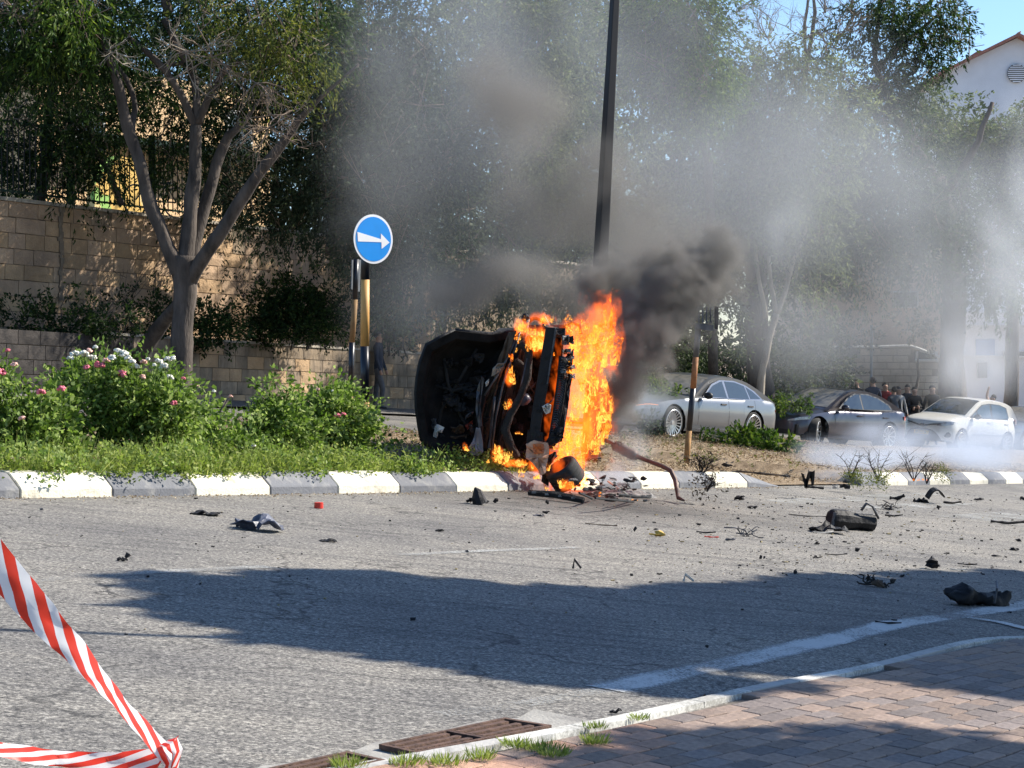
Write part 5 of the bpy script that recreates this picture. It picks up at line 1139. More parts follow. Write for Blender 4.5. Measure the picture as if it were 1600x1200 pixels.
SCc = dict(L=3.95, W=1.70, r=.30, fo=.80, wb=2.51, sill=.21, belt=.93, paint=paint('white_paint', (.74, .73, .68), .1, .35, .25), spokes=9, spw=.024, rimk=.74, Rf=.62, Rr=.35, tumble=.76,
  top=[(0, .66), (.06, .76), (.3, .84), (.7, .92), (1.1, .97), (1.6, .97), (2.4, .98), (3.2, 1.02), (3.75, 1.04), (3.88, .98), (3.95, .85)],
  cabin=[(.98, .93), (1.35, 1.14), (1.8, 1.38), (2.1, 1.47), (2.5, 1.505), (3.0, 1.49), (3.4, 1.44), (3.62, 1.36), (3.78, 1.15), (3.86, 1.0)],
  windows=[[(1.30, 1.0), (1.58, 1.15), (1.60, 1.0)], [(1.66, 1.0), (1.66, 1.19), (1.95, 1.34), (2.38, 1.40), (2.40, 1.0)], [(2.48, 1.0), (2.47, 1.40), (2.95, 1.39), (3.28, 1.32), (3.36, 1.06), (3.30, 1.0)]],
  surround=[(1.24, .985), (1.95, 1.365), (2.4, 1.42), (2.95, 1.41), (3.32, 1.335), (3.40, 1.05), (3.32, .985)], ws=(1.1, 1.98), rw=(3.64, 3.82), seams=(1.32, 2.44, 3.32), handles=(2.25, 3.22), hz=.86, mirror=1.42, mirmat=M['paint_grey'] if 'paint_grey' in M else None, crown=.05,
  front=[('headlight', ln(.45, .80, 8), [.66, .655, .65, .65, .66, .68, .70, .72], [.71, .73, .75, .765, .785, .80, .81, .81], M['lamp_glass']), ('headlight', ln(-.80, -.45, 8), [.72, .70, .68, .66, .65, .65, .655, .66], [.81, .81, .80, .785, .765, .75, .73, .71], M['lamp_glass']),
         ('upper_grille', ln(-.55, .55, 13), [.70, .69, .675, .655, .63, .61, .60, .61, .63, .655, .675, .69, .70], [.73, .72, .71, .695, .675, .66, .65, .66, .675, .695, .71, .72, .73], M['trim_black'], .012), ('lower_grille', ln(-.60, .60, 13), [.22] * 13, [.26, .40, .49, .53, .545, .55, .55, .55, .545, .53, .49, .40, .26], M['trim_black']),
         ('fog_lamp', ln(.66, .78, 4), [.36, .35, .35, .38], [.40, .48, .50, .46], M['trim_black']), ('fog_lamp', ln(-.78, -.66, 4), [.38, .35, .35, .36], [.46, .50, .48, .40], M['trim_black']), ('number_plate', ln(-.25, .25, 5), .38, .49, M['plate_yellow'], .030), ('badge', ln(-.07, .07, 5), [.635, .615, .61, .615, .635], [.67, .69, .695, .69, .67], M['chrome'], .022)],
  rear=[('tail_light', ln(.55, .82, 6), .75, 1.0, M['tail_red']), ('tail_light', ln(-.82, -.55, 6), .75, 1.0, M['tail_red'])])
SCc['mirmat'] = M['trim_black']
XC = car_xf(1497, 696, 55, 45, SCc); hc, side_c, front_c = car('white_hatchback', 'white hatchback with yellow number plate and black side strip, right', XC, SCc, 'cars parked in a line behind the verge')
mb = MB().prism([side_c(1.38, .50, .012), side_c(3.30, .53, .012), side_c(3.30, .50, .014), side_c(1.38, .465, .014)], (0, -.02, 0)); build('side_strip', mb, M['trim_black'], hc, world=False)
cu = bpy.data.curves.new('plate_number', 'FONT'); cu.body = '37\u00b7251\u00b734'; cu.size = .105; cu.align_x = 'CENTER'; cu.align_y = 'CENTER'; cu.extrude = .001; cu.materials.append(M['trim_black'])
tx = bpy.data.objects.new('plate_text', cu); COL.objects.link(tx); bpy.context.view_layer.update()
tm = bpy.data.meshes.new_from_object(tx.evaluated_get(bpy.context.evaluated_depsgraph_get())); bpy.data.objects.remove(tx); tx = bpy.data.objects.new('plate_number', tm); COL.objects.link(tx); tx.parent = hc; p_ = front_c(0, .435, .034); tx.location = p_; tx.rotation_euler = (R(90), 0, R(90)); tx.scale = (.85, 1, 1)
SD = dict(SB); SD = {**SB, 'paint': paint('blue_grey_paint', (.10, .13, .17), .5, .35, .2), 'steer': 0, 'glass': M['glass']}
car('dark_saloon', 'blue-grey car cut off by the right edge of the photo', car_xf(1600, 700, 62.5, 45, SD), SD, 'cars parked in a line behind the verge')
# leaves and twigs lying on the cars
def litter(name, label, ells, mt, leaf, seed, kind='stuff', parent=None, dr=0.0, clump=(.08, .18)):
    o, n = crown(name, ells, M[mt], parent, leaf, droop=dr, clump=clump, twigs=False, seed=seed); tag(o, label, None, None, kind) ; return o
litter('fallen_leaves', 'green leaves fallen on the bonnet and windscreen of the silver saloon', [(1010, 606, 34, 5, 42.6, .5, 12, 60), (1045, 612, 26, 5, 42.3, .4, 10, 60), (1000, 598, 20, 6, 42.8, .4, 5, 60)], 'leaf_bright', (.09, .04), 210)
litter('fallen_leaves', 'green leaves fallen on the bonnet of the dark grey saloon', [(1232, 633, 30, 5, 47.6, .5, 12, 60), (1262, 630, 18, 4, 47.3, .4, 6, 50), (1218, 630, 12, 3, 47.8, .3, 4, 50)], 'leaf_bright', (.09, .04), 211)
# ---------------------------------------------------------------- fallen green branches and dry plants on the verge
def low_branch(label, px, py, w_px, h_px, n, seed, mt='leaf_bright'):
    g = G(px, py, IH); root = thing('fallen_branch', label, 'branch', g, 'leafy branches fallen on the verge'); k = g.y / FPX; w_ = w_px * k
    rr = random.Random(seed)
    for i in range(4):
        a = g + Vector((rr.uniform(-.2, .2) * w_, rr.uniform(-.2, .2), .05)); build('twig', MB().tube([a, a + Vector((rr.uniform(-.3, .3) * w_, rr.uniform(-.3, .3), .1)), a + Vector((rr.uniform(-.5, .5) * w_, rr.uniform(-.3, .3), .16))], [.014, .01, .004], 5), M['bark_pale'], root)
    crown('leaves', [(px, py - h_px * .5, w_px * .5, h_px * .45, g.y, .35, n, 70)], M[mt], root, (.10, .055), droop=0, clump=(.10, .2), twigs=False, seed=seed)
low_branch('green leafy branch lying below the silver saloon, left of its rear wheel', 1135, 695, 90, 16, 16, 300); low_branch('green leafy branch fallen in front of the silver saloon rear wheel', 1178, 700, 60, 20, 14, 301)
low_branch('green leafy branch fallen between the silver and the dark grey saloon', 1210, 706, 60, 16, 14, 302); low_branch('small green sprig under the front wheel arch of the silver saloon', 1010, 680, 40, 30, 6, 303, 'leaf_grey')
weeds('dry_grass', 'pale dry grass and straw on the verge right of the wreck', 7.5, 13.2, -6.8, -.5, 1500, .05, 'straw', (.06, .008), 74) if 'straw' in M else None
rng = np.random.default_rng(15)
weeds('verge_weeds', 'sparse low weeds scattered over the straw of the verge', 8, 26, -6.6, -1.0, 420, .09, 'leaf_yellow', (.05, .02), 79, lambda s, q: .15 + ndens(s, q))
# ---------------------------------------------------------------- people
M['skin'] = mat('skin', (.38, .22, .15), .6, var=.1); M['hair'] = mat('hair_dark', (.012, .009, .008), .8)
def cloth(n, c): return mat(n, c, .9, var=.2, scale=12, bump=.3, bscale=60)
CL = {'navy': cloth('cloth_navy', (.02, .03, .055)), 'black': cloth('cloth_black', (.014, .014, .016)), 'grey': cloth('cloth_grey', (.10, .10, .105)), 'jeans': cloth('cloth_jeans', (.035, .05, .085)), 'red': cloth('cloth_red', (.30, .03, .03)), 'pale': cloth('cloth_pale', (.42, .40, .37))}
def person(label, x, y, face, h=1.75, top='navy', legs='black', arms=((.25, 1.12, .05), (-.25, 1.12, .05)), hands=((.26, .86, .12), (-.26, .86, .12)), stride=.05, z=None, group=None, bend=0):
    root = thing('person', label, 'person', (x, y, gz(x, y) if z is None else z), group); root.rotation_euler = (0, 0, face); root.scale = (h / 1.75,) * 3
    V = [(0, 0, .95, .135), (0, .01, 1.12, .125), (0, .0, 1.30, .15), (0, 0, 1.42, .13), (0, .01, 1.51, .055), (0, .03, 1.62, .088), (0, .03, 1.70, .082)]; E = [(0, 1), (1, 2), (2, 3), (3, 4), (4, 5), (5, 6)]
    for i, s in enumerate((1, -1)):
        b = len(V); a, hn = arms[i], hands[i]
        V += [(.17 * s, 0, 1.41, .062), (a[0], a[2] - .03, a[1], .045), (hn[0], hn[2], hn[1], .032), (hn[0], hn[2] + .02, hn[1] - .09, .036)]; E += [(3, b), (b, b + 1), (b + 1, b + 2), (b + 2, b + 3)]
        b = len(V); st = stride * s
        V += [(.095 * s, 0, .88, .095), (.11 * s, .03 + st, .48, .062), (.12 * s, -.02 + st, .09, .045), (.13 * s, .13 + st, .035, .038)]; E += [(0, b), (b, b + 1), (b + 1, b + 2), (b + 2, b + 3)]
    me = bpy.data.meshes.new('body'); me.from_pydata([v[:3] for v in V], E, []); o = bpy.data.objects.new('body', me); COL.objects.link(o); 
    sk = o.modifiers.new('skin', 'SKIN'); 
    for i, v in enumerate(V): me.skin_vertices[0].data[i].radius = (v[3], v[3] * (.72 if i in (0, 1, 2, 3) else 1)); me.skin_vertices[0].data[i].use_root = i == 0
    sb = o.modifiers.new('sub', 'SUBSURF'); sb.levels = sb.render_levels = 2
    bpy.context.view_layer.update(); dg = bpy.context.evaluated_depsgraph_get(); nm = bpy.data.meshes.new_from_object(o.evaluated_get(dg)); o.modifiers.clear(); o.data = nm; o.parent = root
    nm.materials.clear()
    for m_ in (M['skin'], CL[top], CL[legs], M['rubber']): nm.materials.append(m_)
    hz = [hands[0], hands[1]]
    for p in nm.polygons:
        c = p.center; k = 1
        if c.z > 1.50: k = 0
        elif min((c - Vector((q[0], q[2] + .02, q[1] - .06))).length for q in hz) < .085: k = 0
        elif c.z < .07: k = 3
        elif c.z < .93 and abs(c.x) < .24 and abs(c.y) < .3: k = 2
        p.material_index = k; p.use_smooth = True
    hd = MB().ball((0, -.032, 1.68), (.094, .088, .098), 14, jit=.03); hr = build('hair', hd, M['hair'], root, True, world=False)
    f = MB(); f.ball((0, .128, 1.625), (.016, .02, .024), 6); f.ball((.085, .03, 1.63), (.012, .022, .03), 6); f.ball((-.085, .03, 1.63), (.012, .022, .03), 6); build('face_features', f, M['skin'], root, True, world=False)
    e = MB(); e.ball((.032, .112, 1.65), (.012, .008, .007), 6); e.ball((-.032, .112, 1.65), (.012, .008, .007), 6); e.box((0, .112, 1.585), (.045, .01, .008)); build('eyes_and_mouth', e, M['hair'], root, world=False)
    return root
Yp = 42.6
person('person in dark clothes standing against the low wall just right of the blue sign post', (591 - 800) / FPX * Yp, Yp, R(-100), 1.76, 'navy', 'grey', stride=.10)
rr = random.Random(5)
ppl = [(1338, 60, 1.80, 'black', 'jeans', 170, 'leftmost onlooker of the row, holding a phone at the face', 'phone'), (1364, 57.5, 1.88, 'navy', 'black', 10, 'tallest onlooker in navy seen from behind by the thin pole', ''), (1383, 61.5, 1.78, 'red', 'jeans', 185, 'onlooker in red between the tall navy one and the pair', ''), (1397, 58, 1.66, 'grey', 'black', 20, 'short onlooker in grey in the middle of the row', ''),
       (1404, 59, 1.68, 'pale', 'black', 200, 'pale-shirted onlooker pressed close behind the short one in grey', ''), (1418, 60.5, 1.78, 'navy', 'jeans', 150, 'onlooker in navy turned to the left, fifth from the left', ''), (1429, 59.5, 1.72, 'black', 'grey', 180, 'onlooker in black with arms folded', 'fold'), (1457, 58.5, 1.82, 'black', 'jeans', 165, 'rightmost onlooker, standing next to the thick tree trunk', '')]
for px, Y, h, t_, l_, f_, lab, pose in ppl:
    a, hn = ((.25, 1.12, .05), (-.25, 1.12, .05)), ((.26, .86, .12), (-.26, .86, .12))
    if pose == 'phone': a, hn = ((.27, 1.2, .12), (-.25, 1.12, .05)), ((.08, 1.62, .30), (-.26, .86, .12))
    if pose == 'fold': a, hn = ((.27, 1.14, .08), (-.27, 1.14, .08)), ((-.08, 1.16, .25), (.08, 1.12, .27))
    x = (px - 800) / FPX * Y; person(lab, x, Y, R(f_), h, t_, l_, a, hn, group='onlookers behind the parked cars')
hx = (1552 - 800) / FPX * 61; 
person('person behind the white hatchback raising one bare arm above its roof', hx, 61, R(120), 1.72, 'pale', 'jeans', ((.30, 1.72, .02), (-.25, 1.12, .05)), ((.14, 2.02, .04), (-.26, .86, .12)), group='onlookers behind the parked cars')

# ---------------------------------------------------------------- the burning car, on its side with its nose towards the camera
M['char'] = mat('charred_black', (.005, .005, .006), .65, col2=(.016, .015, .016), scale=5, bump=.6, bscale=22, spec=.3, detail=8)
M['char_matt'] = mat('charred_matt', (.006, .006, .006), .9, col2=(.026, .023, .021), scale=8, bump=.8, bscale=30, detail=8)
M['char_pan'] = mat('charred_inner_panel', (.004, .004, .004), .85, col2=(.020, .018, .017), scale=4, bump=1, bscale=14, detail=9, spec=.1)
M['burnt_grey'] = mat('burnt_grey_metal', (.03, .032, .037), .45, metal=.4, col2=(.11, .11, .12), scale=9, bump=.4, bscale=30)
M['burnt_brown'] = mat('burnt_brown', (.03, .019, .012), .85, col2=(.10, .066, .042), scale=9, bump=.6, bscale=30)
M['pale_scrap'] = mat('pale_scrap', (.50, .47, .42), .7, var=.25, scale=14, bump=.3); M['melted_firelit'] = mat('melted_plastic_firelit', (.45, .20, .11), .5, col2=(.62, .42, .30), scale=9, bump=.6, bscale=20)  # melted headlamp plastic: flame light on it put into the orange colour
M['red_plastic'] = mat('red_plastic', (.62, .03, .015), .4); M['blue_black'] = mat('blue_black_plastic', (.03, .035, .055), .45, col2=(.14, .15, .19), scale=10, bump=.6, bscale=30); M['ash'] = mat('ash', (.05, .05, .05), .95, col2=(.32, .31, .30), scale=18, bump=1, bscale=60, detail=8)
YC = 21.2
bc = thing('burning_car', 'burnt black car wreck lying on its side in flames on the kerb', 'car', G(800, 742, .1))
def B(px, py, dy=0.0): return P(px, py, YC + dy)
def jag(poly, amp=2.0, n=3, seed=0):
    rr = random.Random(seed); out = []
    for i in range(len(poly)):
        a, b = poly[i], poly[(i + 1) % len(poly)]
        for k in range(n): t = k / n; j = amp if k else amp * .3; out.append((a[0] + (b[0] - a[0]) * t + rr.uniform(-j, j), a[1] + (b[1] - a[1]) * t + rr.uniform(-j, j)))
    return out
def plate(nm, poly, dy, th, mt, amp=1.2, n=3, seed=0, tilt=(0, 0), par=None):
    """crumpled plate: outline in the picture, with its own depth, tilt and thickness"""
    pts = jag(poly, amp, n, seed); cx = sum(p[0] for p in pts) / len(pts); cy_ = sum(p[1] for p in pts) / len(pts); rr = random.Random(seed + 5)
    def D(x, y): return dy + tilt[0] * (x - cx) / 100 + tilt[1] * (y - cy_) / 100 + mn.noise(Vector((x * .06, y * .06, seed))) * .05
    ring = [B(x, y, D(x, y)) for x, y in pts]; mid = [B(cx + (x - cx) * .5, cy_ + (y - cy_) * .5, D(cx + (x - cx) * .5, cy_ + (y - cy_) * .5) + rr.uniform(-.03, .03)) for x, y in pts]; c = B(cx, cy_, D(cx, cy_) + rr.uniform(-.03, .03)); m_ = len(ring)
    mb = MB(); mb.v = [tuple(p) for p in ring + mid + [c]]; mb.f = [(i, (i + 1) % m_, m_ + (i + 1) % m_, m_ + i) for i in range(m_)] + [(m_ + i, m_ + (i + 1) % m_, 2 * m_) for i in range(m_)]; mb.m = [0] * len(mb.f)
    o = build(nm, mb, mt, par or bc); s = o.modifiers.new('s', 'SOLIDIFY'); s.thickness = th; s.offset = 0; return o
# bonnet thrown open: deep pan with a rolled rim
hood = [(711, 517), (740, 520), (768, 523), (790, 519), (808, 517), (800, 540), (788, 560), (772, 590), (757, 620), (750, 650), (751, 680), (752, 706), (735, 712), (700, 708), (680, 704), (668, 695), (659, 686), (655, 660), (652, 638), (651, 615), (653, 590), (658, 565), (667, 540), (688, 528)]
cx, cy_ = 715, 615; rings = []
for k, (f, d) in enumerate(((1.0, 0), (.975, -.05), (.90, -.04), (.86, .06), (.78, .16), (.6, .24), (.4, .29), (.2, .31))):
    rg = []
    for i, (x, y) in enumerate(hood):
        X_, Y_ = cx + (x - cx) * f, cy_ + (y - cy_) * f; q = mn.noise(Vector((X_ * .03, Y_ * .03, 3))) * .12 * (1 - f) + mn.noise(Vector((X_ * .12, Y_ * .12, 7))) * .035 * (k > 2)
        rg.append(tuple(B(X_, Y_, d - .15 + q + (X_ - 715) * .0022)))
    rings.append(rg)
mb = MB(); nh = len(hood); mb.v = [p for r_ in rings for p in r_] + [tuple(B(cx, cy_, .18))]
for k in range(7):
    for i in range(nh): mb.f.append((k * nh + i, k * nh + (i + 1) % nh, (k + 1) * nh + (i + 1) % nh, (k + 1) * nh + i)); mb.m.append(0)
for i in range(nh): mb.f.append((7 * nh + i, 7 * nh + (i + 1) % nh, 8 * nh)); mb.m.append(0)
o = build('bonnet', mb, M['char_pan'], bc, True); s = o.modifiers.new('t', 'SOLIDIFY'); s.thickness = .03; autosmooth(o, 24)
rim = MB().tube([B(x, y, -.19 + (x - 715) * .0022) for x, y in hood[:] + hood[:1]], .028, 7); build('bonnet_rim', rim, M['char'], bc, True)
for i, (pts, r_) in enumerate((([(690, 535), (700, 600), (720, 650), (745, 690)], .02), ([(745, 545), (720, 590), (690, 640), (680, 690)], .018), ([(670, 600), (710, 610), (748, 600)], .018))):
    build('bonnet_brace', MB().tube([B(x, y, .02) for x, y in pts], r_, 6), M['char_matt'], bc, True)
for i in range(44):     # torn insulation and scraps inside the pan
    x, y = rr.uniform(685, 755), rr.uniform(560, 700); w_ = rr.uniform(5, 13)
    plate('torn_lining', [(x - w_, y - w_ * .6), (x + w_, y - w_ * .8), (x + w_ * .8, y + w_ * .7), (x - w_ * .7, y + w_ * .5)], rr.uniform(-.08, .1), .012, M[rr.choice(['char_matt', 'char', 'char', 'burnt_brown' if rr.random() < .4 else 'char_matt'])], 3, 3, 100 + i, (rr.uniform(-1, 1), rr.uniform(-1, 1)))
plate('pale_scrap', [(674, 655), (682, 654), (681, 668), (676, 670)], -.2, .01, M['burnt_grey'], 1.5, 3, 1); plate('pale_scrap', [(680, 662), (694, 668), (690, 676), (684, 674), (682, 684), (677, 682), (679, 672)], -.2, .01, M['pale_scrap'], 1.2, 2, 2)
plate('red_scrap', [(727, 665), (738, 657), (739, 662), (730, 672)], -.15, .01, mat('burnt_red', (.22, .035, .02), .5), 1, 2, 3); plate('light_scrap', [(728, 650), (740, 642), (738, 648), (727, 656)], -.15, .01, M['burnt_grey'], 1, 2, 4)
plate('torn_sheet', [(744, 668), (750, 668), (755, 706), (748, 712), (733, 711), (731, 700), (738, 690)], -.22, .012, mat('singed_sheet', (.20, .205, .235), .8, var=.25, scale=6), 1.2, 3, 5, (0, .3))
plate('bent_frame', [(745, 610), (753, 588), (757, 592), (752, 615), (749, 640), (753, 665), (748, 668), (743, 640)], -.2, .012, M['burnt_grey'], 1, 2, 6)
# wings, slam panel and crumpled strips between bonnet and engine bay
strips = [([(795, 519), (806, 517), (780, 590), (768, 640), (760, 700), (752, 700), (756, 640), (768, 590)], 'burnt_brown'), ([(808, 520), (816, 522), (796, 590), (782, 650), (772, 712), (762, 712), (770, 650), (784, 590)], 'char'),
          ([(820, 524), (826, 526), (806, 600), (794, 660), (788, 716), (776, 718), (782, 660), (794, 600)], 'char_matt'), ([(785, 560), (798, 552), (790, 585), (770, 602), (762, 600)], 'burnt_brown')]
for i, (pl, m_) in enumerate(strips): plate('wing_panel', pl, -.05 + .05 * i, .02, M[m_], 1.5, 4, 20 + i, (rr.uniform(-.4, .4), rr.uniform(-.2, .2)))
plate('pale_scrap', [(770, 576), (778, 568), (788, 567), (786, 574), (776, 584), (768, 588)], -.22, .008, mat('dull_tan', (.20, .18, .15), .8, var=.3, scale=12), .8, 2, 31); plate('pale_scrap', [(792, 538), (797, 530), (795, 548), (790, 552)], -.22, .008, M['burnt_grey'], .8, 2, 32)
plate('pale_scrap', [(758, 598), (764, 592), (763, 600), (759, 604)], -.22, .008, M['pale_scrap'], .6, 2, 33); plate('rail_edge', [(771, 620), (774, 620), (766, 700), (763, 700)], -.24, .015, M['burnt_grey'], .4, 3, 34)
for pts in ([(812, 519), (800, 560), (786, 600), (775, 650), (768, 706)], [(806, 530), (790, 565), (775, 590), (757, 618)], [(824, 560), (815, 600), (806, 640)]): build('bent_rod', MB().tube([B(x, y, -.2) for x, y in pts], .012, 6), M['burnt_grey'], bc, True)
# engine bay: a real hollow with side walls
bay = [(820, 525), (882, 522), (866, 700), (786, 712)]
bq = MB(); fr_, bk = [B(x, y, .10) for x, y in bay], [B(x, y, 1.0) for x, y in bay]
bq.v = [tuple(p) for p in fr_ + bk]; bq.f = [(0, 1, 5, 4), (1, 2, 6, 5), (2, 3, 7, 6), (3, 0, 4, 7), (4, 5, 6, 7)]; bq.m = [0] * 5
o = build('engine_bay', bq, M['char_matt'], bc); s = o.modifiers.new('t', 'SOLIDIFY'); s.thickness = .03
for i in range(34):
    x = rr.uniform(805, 862); y = rr.uniform(545, 700); x -= (y - 620) * .12; c = B(x, y, rr.uniform(.25, .8)); s_ = rr.uniform(.05, .15)
    m_ = MB().box(c, (s_ * rr.uniform(.6, 1.5), s_, s_ * rr.uniform(.6, 2)), Matrix.Rotation(rr.uniform(-.5, .5), 3, 'Y') @ Matrix.Rotation(rr.uniform(-.5, .5), 3, 'Z')) if rr.random() < .5 else MB().ball(c, s_ * .7, 7, jit=.25)
    build('engine_part', m_, M[rr.choice(['char_matt', 'char', 'burnt_brown', 'char', 'burnt_grey' if rr.random() < .3 else 'char'])], bc)
for i in range(16):
    a = (rr.uniform(800, 860), rr.uniform(540, 690)); b = (a[0] + rr.uniform(-20, 20), a[1] + rr.uniform(-40, 40)); m_ = ((a[0] + b[0]) / 2 + rr.uniform(-8, 8), (a[1] + b[1]) / 2)
    build('cable', MB().tube([B(*a, .15), B(*m_, .05), B(*b, .2)], rr.uniform(.004, .011), 5), M[rr.choice(['char', 'burnt_grey', 'char_matt'])], bc, True)
# bumper beam, its strip, and the radiator support
beam = [(853, 511), (868, 512), (870, 518), (857, 600), (846, 662), (842, 695), (826, 690), (830, 650), (840, 590), (850, 530)]
o = build('bumper_beam', MB().prism([B(x, y, -.34) for x, y in beam], (0, .13, 0)), M['char'], bc); bv = o.modifiers.new('b', 'BEVEL'); bv.width = .008; bv.segments = 2
build('beam_edge', MB().prism([B(x, y, -.352) for x, y in ((867, 513), (869.5, 514), (856, 600), (854, 600))], (0, .02, 0)), M['burnt_grey'], bc)
for x, y in ((853, 560), (848, 600), (842, 642), (838, 668)): build('beam_hole', MB().lathe([(0, 0), (.017, 0), (.017, .004)], 10, Matrix.Translation(B(x, y, -.345)) @ Matrix.Rotation(R(90), 4, 'X')), M['hole_shade'], bc)  # flat black discs painted as the shade inside the holes
plate('beam_bracket', [(826, 672), (848, 676), (846, 700), (824, 694)], -.30, .05, M['char_matt'], .8, 2, 40); plate('beam_bracket', [(850, 508), (884, 514), (882, 528), (850, 526)], -.1, .08, M['char_matt'], 1.4, 2, 41)
# honeycomb lower grille strip
gl, gr_ = [(875, 556), (871, 600), (865, 645), (857, 692)], [(887, 560), (883, 605), (876, 650), (866, 695)]
def gpt(u, v, dy=-.30):
    k = min(2, int(v * 3)); t = v * 3 - k; a = (gl[k][0] + (gl[k + 1][0] - gl[k][0]) * t, gl[k][1] + (gl[k + 1][1] - gl[k][1]) * t); b = (gr_[k][0] + (gr_[k + 1][0] - gr_[k][0]) * t, gr_[k][1] + (gr_[k + 1][1] - gr_[k][1]) * t)
    return B(a[0] + (b[0] - a[0]) * u, a[1] + (b[1] - a[1]) * u, dy)
gm = thing('x', 'x', 'x') if False else None
for i in range(38):
    v = i / 38; build('grille_slat', MB().tube([gpt(0, v + .022), gpt(.5, v), gpt(1, v + .018)], .008, 5), M['burnt_grey'], bc)
build('grille_frame', MB().tube([gpt(0, k / 8) for k in range(9)], .012, 6), M['char'], bc, True); build('grille_frame', MB().tube([gpt(1, k / 8) for k in range(9)], .012, 6), M['char'], bc, True)
plate('grille_backing', [(876, 556), (890, 560), (868, 696), (858, 692)], -.22, .02, M['char_matt'], .6, 3, 42)
plate('bumper_skin', [(884, 560), (896, 545), (893, 590), (886, 640), (878, 690), (862, 697), (872, 650), (880, 600)], -.26, .03, M['char'], 1.6, 3, 43); plate('bumper_skin', [(855, 690), (868, 668), (879, 668), (880, 684), (871, 692), (860, 696)], -.33, .05, M['char'], 1, 3, 44)
for i in range(22):
    x, y = 885 + rr.uniform(-5, 12), rr.uniform(528, 592); w_ = rr.uniform(2.5, 5); plate('flaking_skin', [(x - w_, y - w_), (x + w_, y - w_), (x + w_, y + w_), (x - w_, y + w_)], -.30 + rr.uniform(-.1, .05), .006, M['ash' if i % 3 else 'char'], 2, 2, 140 + i, (rr.uniform(-2, 2), rr.uniform(-2, 2)))
# hoses, reservoir, struts on top
build('hose', MB().tube([B(803, 545, -.12), B(815, 538, -.16), (B(826, 550, -.16)), B(824, 590, -.18), B(812, 622, -.2), B(797, 648, -.22), B(789, 672, -.22), B(797, 695, -.22), B(808, 714, -.2)], [.04, .045, .048, .045, .04, .045, .05, .048, .04], 12), M['char_matt'], bc, True)
build('intake_duct', MB().tube([B(800, 570, 0), B(808, 566, -.04), B(818, 572, -.02), B(820, 600, 0)], .045, 10), M['char_matt'], bc, True)
build('reservoir', MB().ball(B(818, 624, -.05), (.085, .07, .07), 10, jit=.08), mat('singed_blue', (.035, .05, .085), .4), bc, True)
plate('pale_scrap', [(847, 635), (856, 630), (861, 633), (860, 644), (853, 647), (849, 641)], -.37, .008, M['pale_scrap'], .5, 2, 50)
build('strut', MB().tube([B(823, 499, 0), B(822, 512, -.03), B(820, 524, -.02), B(819, 532, 0)], [.035, .025, .022, .018], 8), M['ash'], bc, True); build('strut', MB().tube([B(851, 494, .1), B(853, 503, .1), B(856, 514, .1)], [.008, .03, .03], 8), M['ash'], bc, True)
arch = [B(822 + 30 * t, 506 - 9 * math.sin(math.pi * t), .1) for t in np.linspace(0, 1, 8)]; build('top_arch', MB().tube(arch, .022, 7), M['char_matt'], bc, True)
build('strut_ball', MB().ball(B(822, 497, 0), .05, 8, jit=.2), M['char'], bc)
build('top_arch', MB().tube([B(880, 512, .2), B(893, 504, .2), B(905, 508, .2), B(908, 522, .2)], .02, 6), M['char_matt'], bc, True)
plate('melted_lamp', [(822, 694), (834, 688), (856, 692), (856, 716), (852, 738), (846, 742), (836, 728), (822, 716)], -.36, .02, M['melted_firelit'], 1.5, 3, 51); plate('melted_lamp', [(833, 694), (849, 694), (849, 708), (834, 709)], -.385, .02, mat('melted_firelit_orange', (.55, .16, .05), .4, var=.3, scale=10), .8, 2, 52)
# front wheel under the nose
wc = B(883, 741, -.25); Wm = Matrix.Translation(wc) @ Matrix.Rotation(R(-34), 4, 'Y') @ Matrix.Rotation(R(18), 4, 'X')
tyw = build('wheel', MB().lathe([(r_ * .8, h) for r_, h in ((.13, -.11), (.19, -.125), (.225, -.115), (.24, -.09), (.24, -.06), (.232, -.055), (.232, -.045), (.24, -.04), (.24, -.005), (.232, 0), (.232, .01), (.24, .015), (.24, .06), (.232, .065), (.232, .075), (.24, .08), (.225, .115), (.19, .125), (.13, .11))], 36, Wm, close=True), M['tyre'], bc, True); build('rim', MB().lathe([(0, .02), (.095, .03), (.104, .1)], 24, Wm), M['char_matt'], tyw, True)
plate('wheel_liner', [(848, 716), (866, 706), (872, 712), (860, 722), (856, 760), (846, 752)], -.2, .02, M['char_matt'], 1.5, 3, 53)
# the burnt shell behind the nose: cabin and underside on its side
SX = dict(SA); shell_top = smooth_pts(SCc['top'])
Xb = Matrix.Translation(B(858, 742, .45) + Vector((.05, 2.0, .82))) @ Matrix(((0, 0, -1), (-1, 0, 0), (0, 1, 0))).to_4x4()
mb = MB(); xs_ = np.linspace(1.85, -1.95, 22)
for x in xs_:
    k = 1 - max(0, (abs(x) - 1.5) / .6) ** 2 * .3; cab_ = .30 + (.95 + .0 * x if x > .75 else min(1.28, .95 + (.75 - x) * .6)) * 1 ; cab_ = cab_ if x > -1.4 else cab_ - (-1.4 - x) * .8
    sec_ = [(-.80 * k, .05), (-.84 * k, .35), (-.82 * k, .62), (-.62 * k, cab_ - .35 if cab_ > 1.3 else .72), (-.5 * k, cab_ - .28), (0, cab_ - .22), (.5 * k, cab_ - .28), (.62 * k, cab_ - .35 if cab_ > 1.3 else .72), (.82 * k, .62), (.84 * k, .35), (.80 * k, .05)]
    mb.v += [tuple(Xb @ Vector((x, y + mn.noise(Vector((x * 2, y * 2, z))) * .05, z + mn.noise(Vector((x * 2, y * 2, z + 5))) * .05))) for y, z in sec_]
for i in range(21):
    for k in range(11): a, b = i * 11 + k, i * 11 + (k + 1) % 11; mb.f.append((a, b, b + 11, a + 11)); mb.m.append(0)
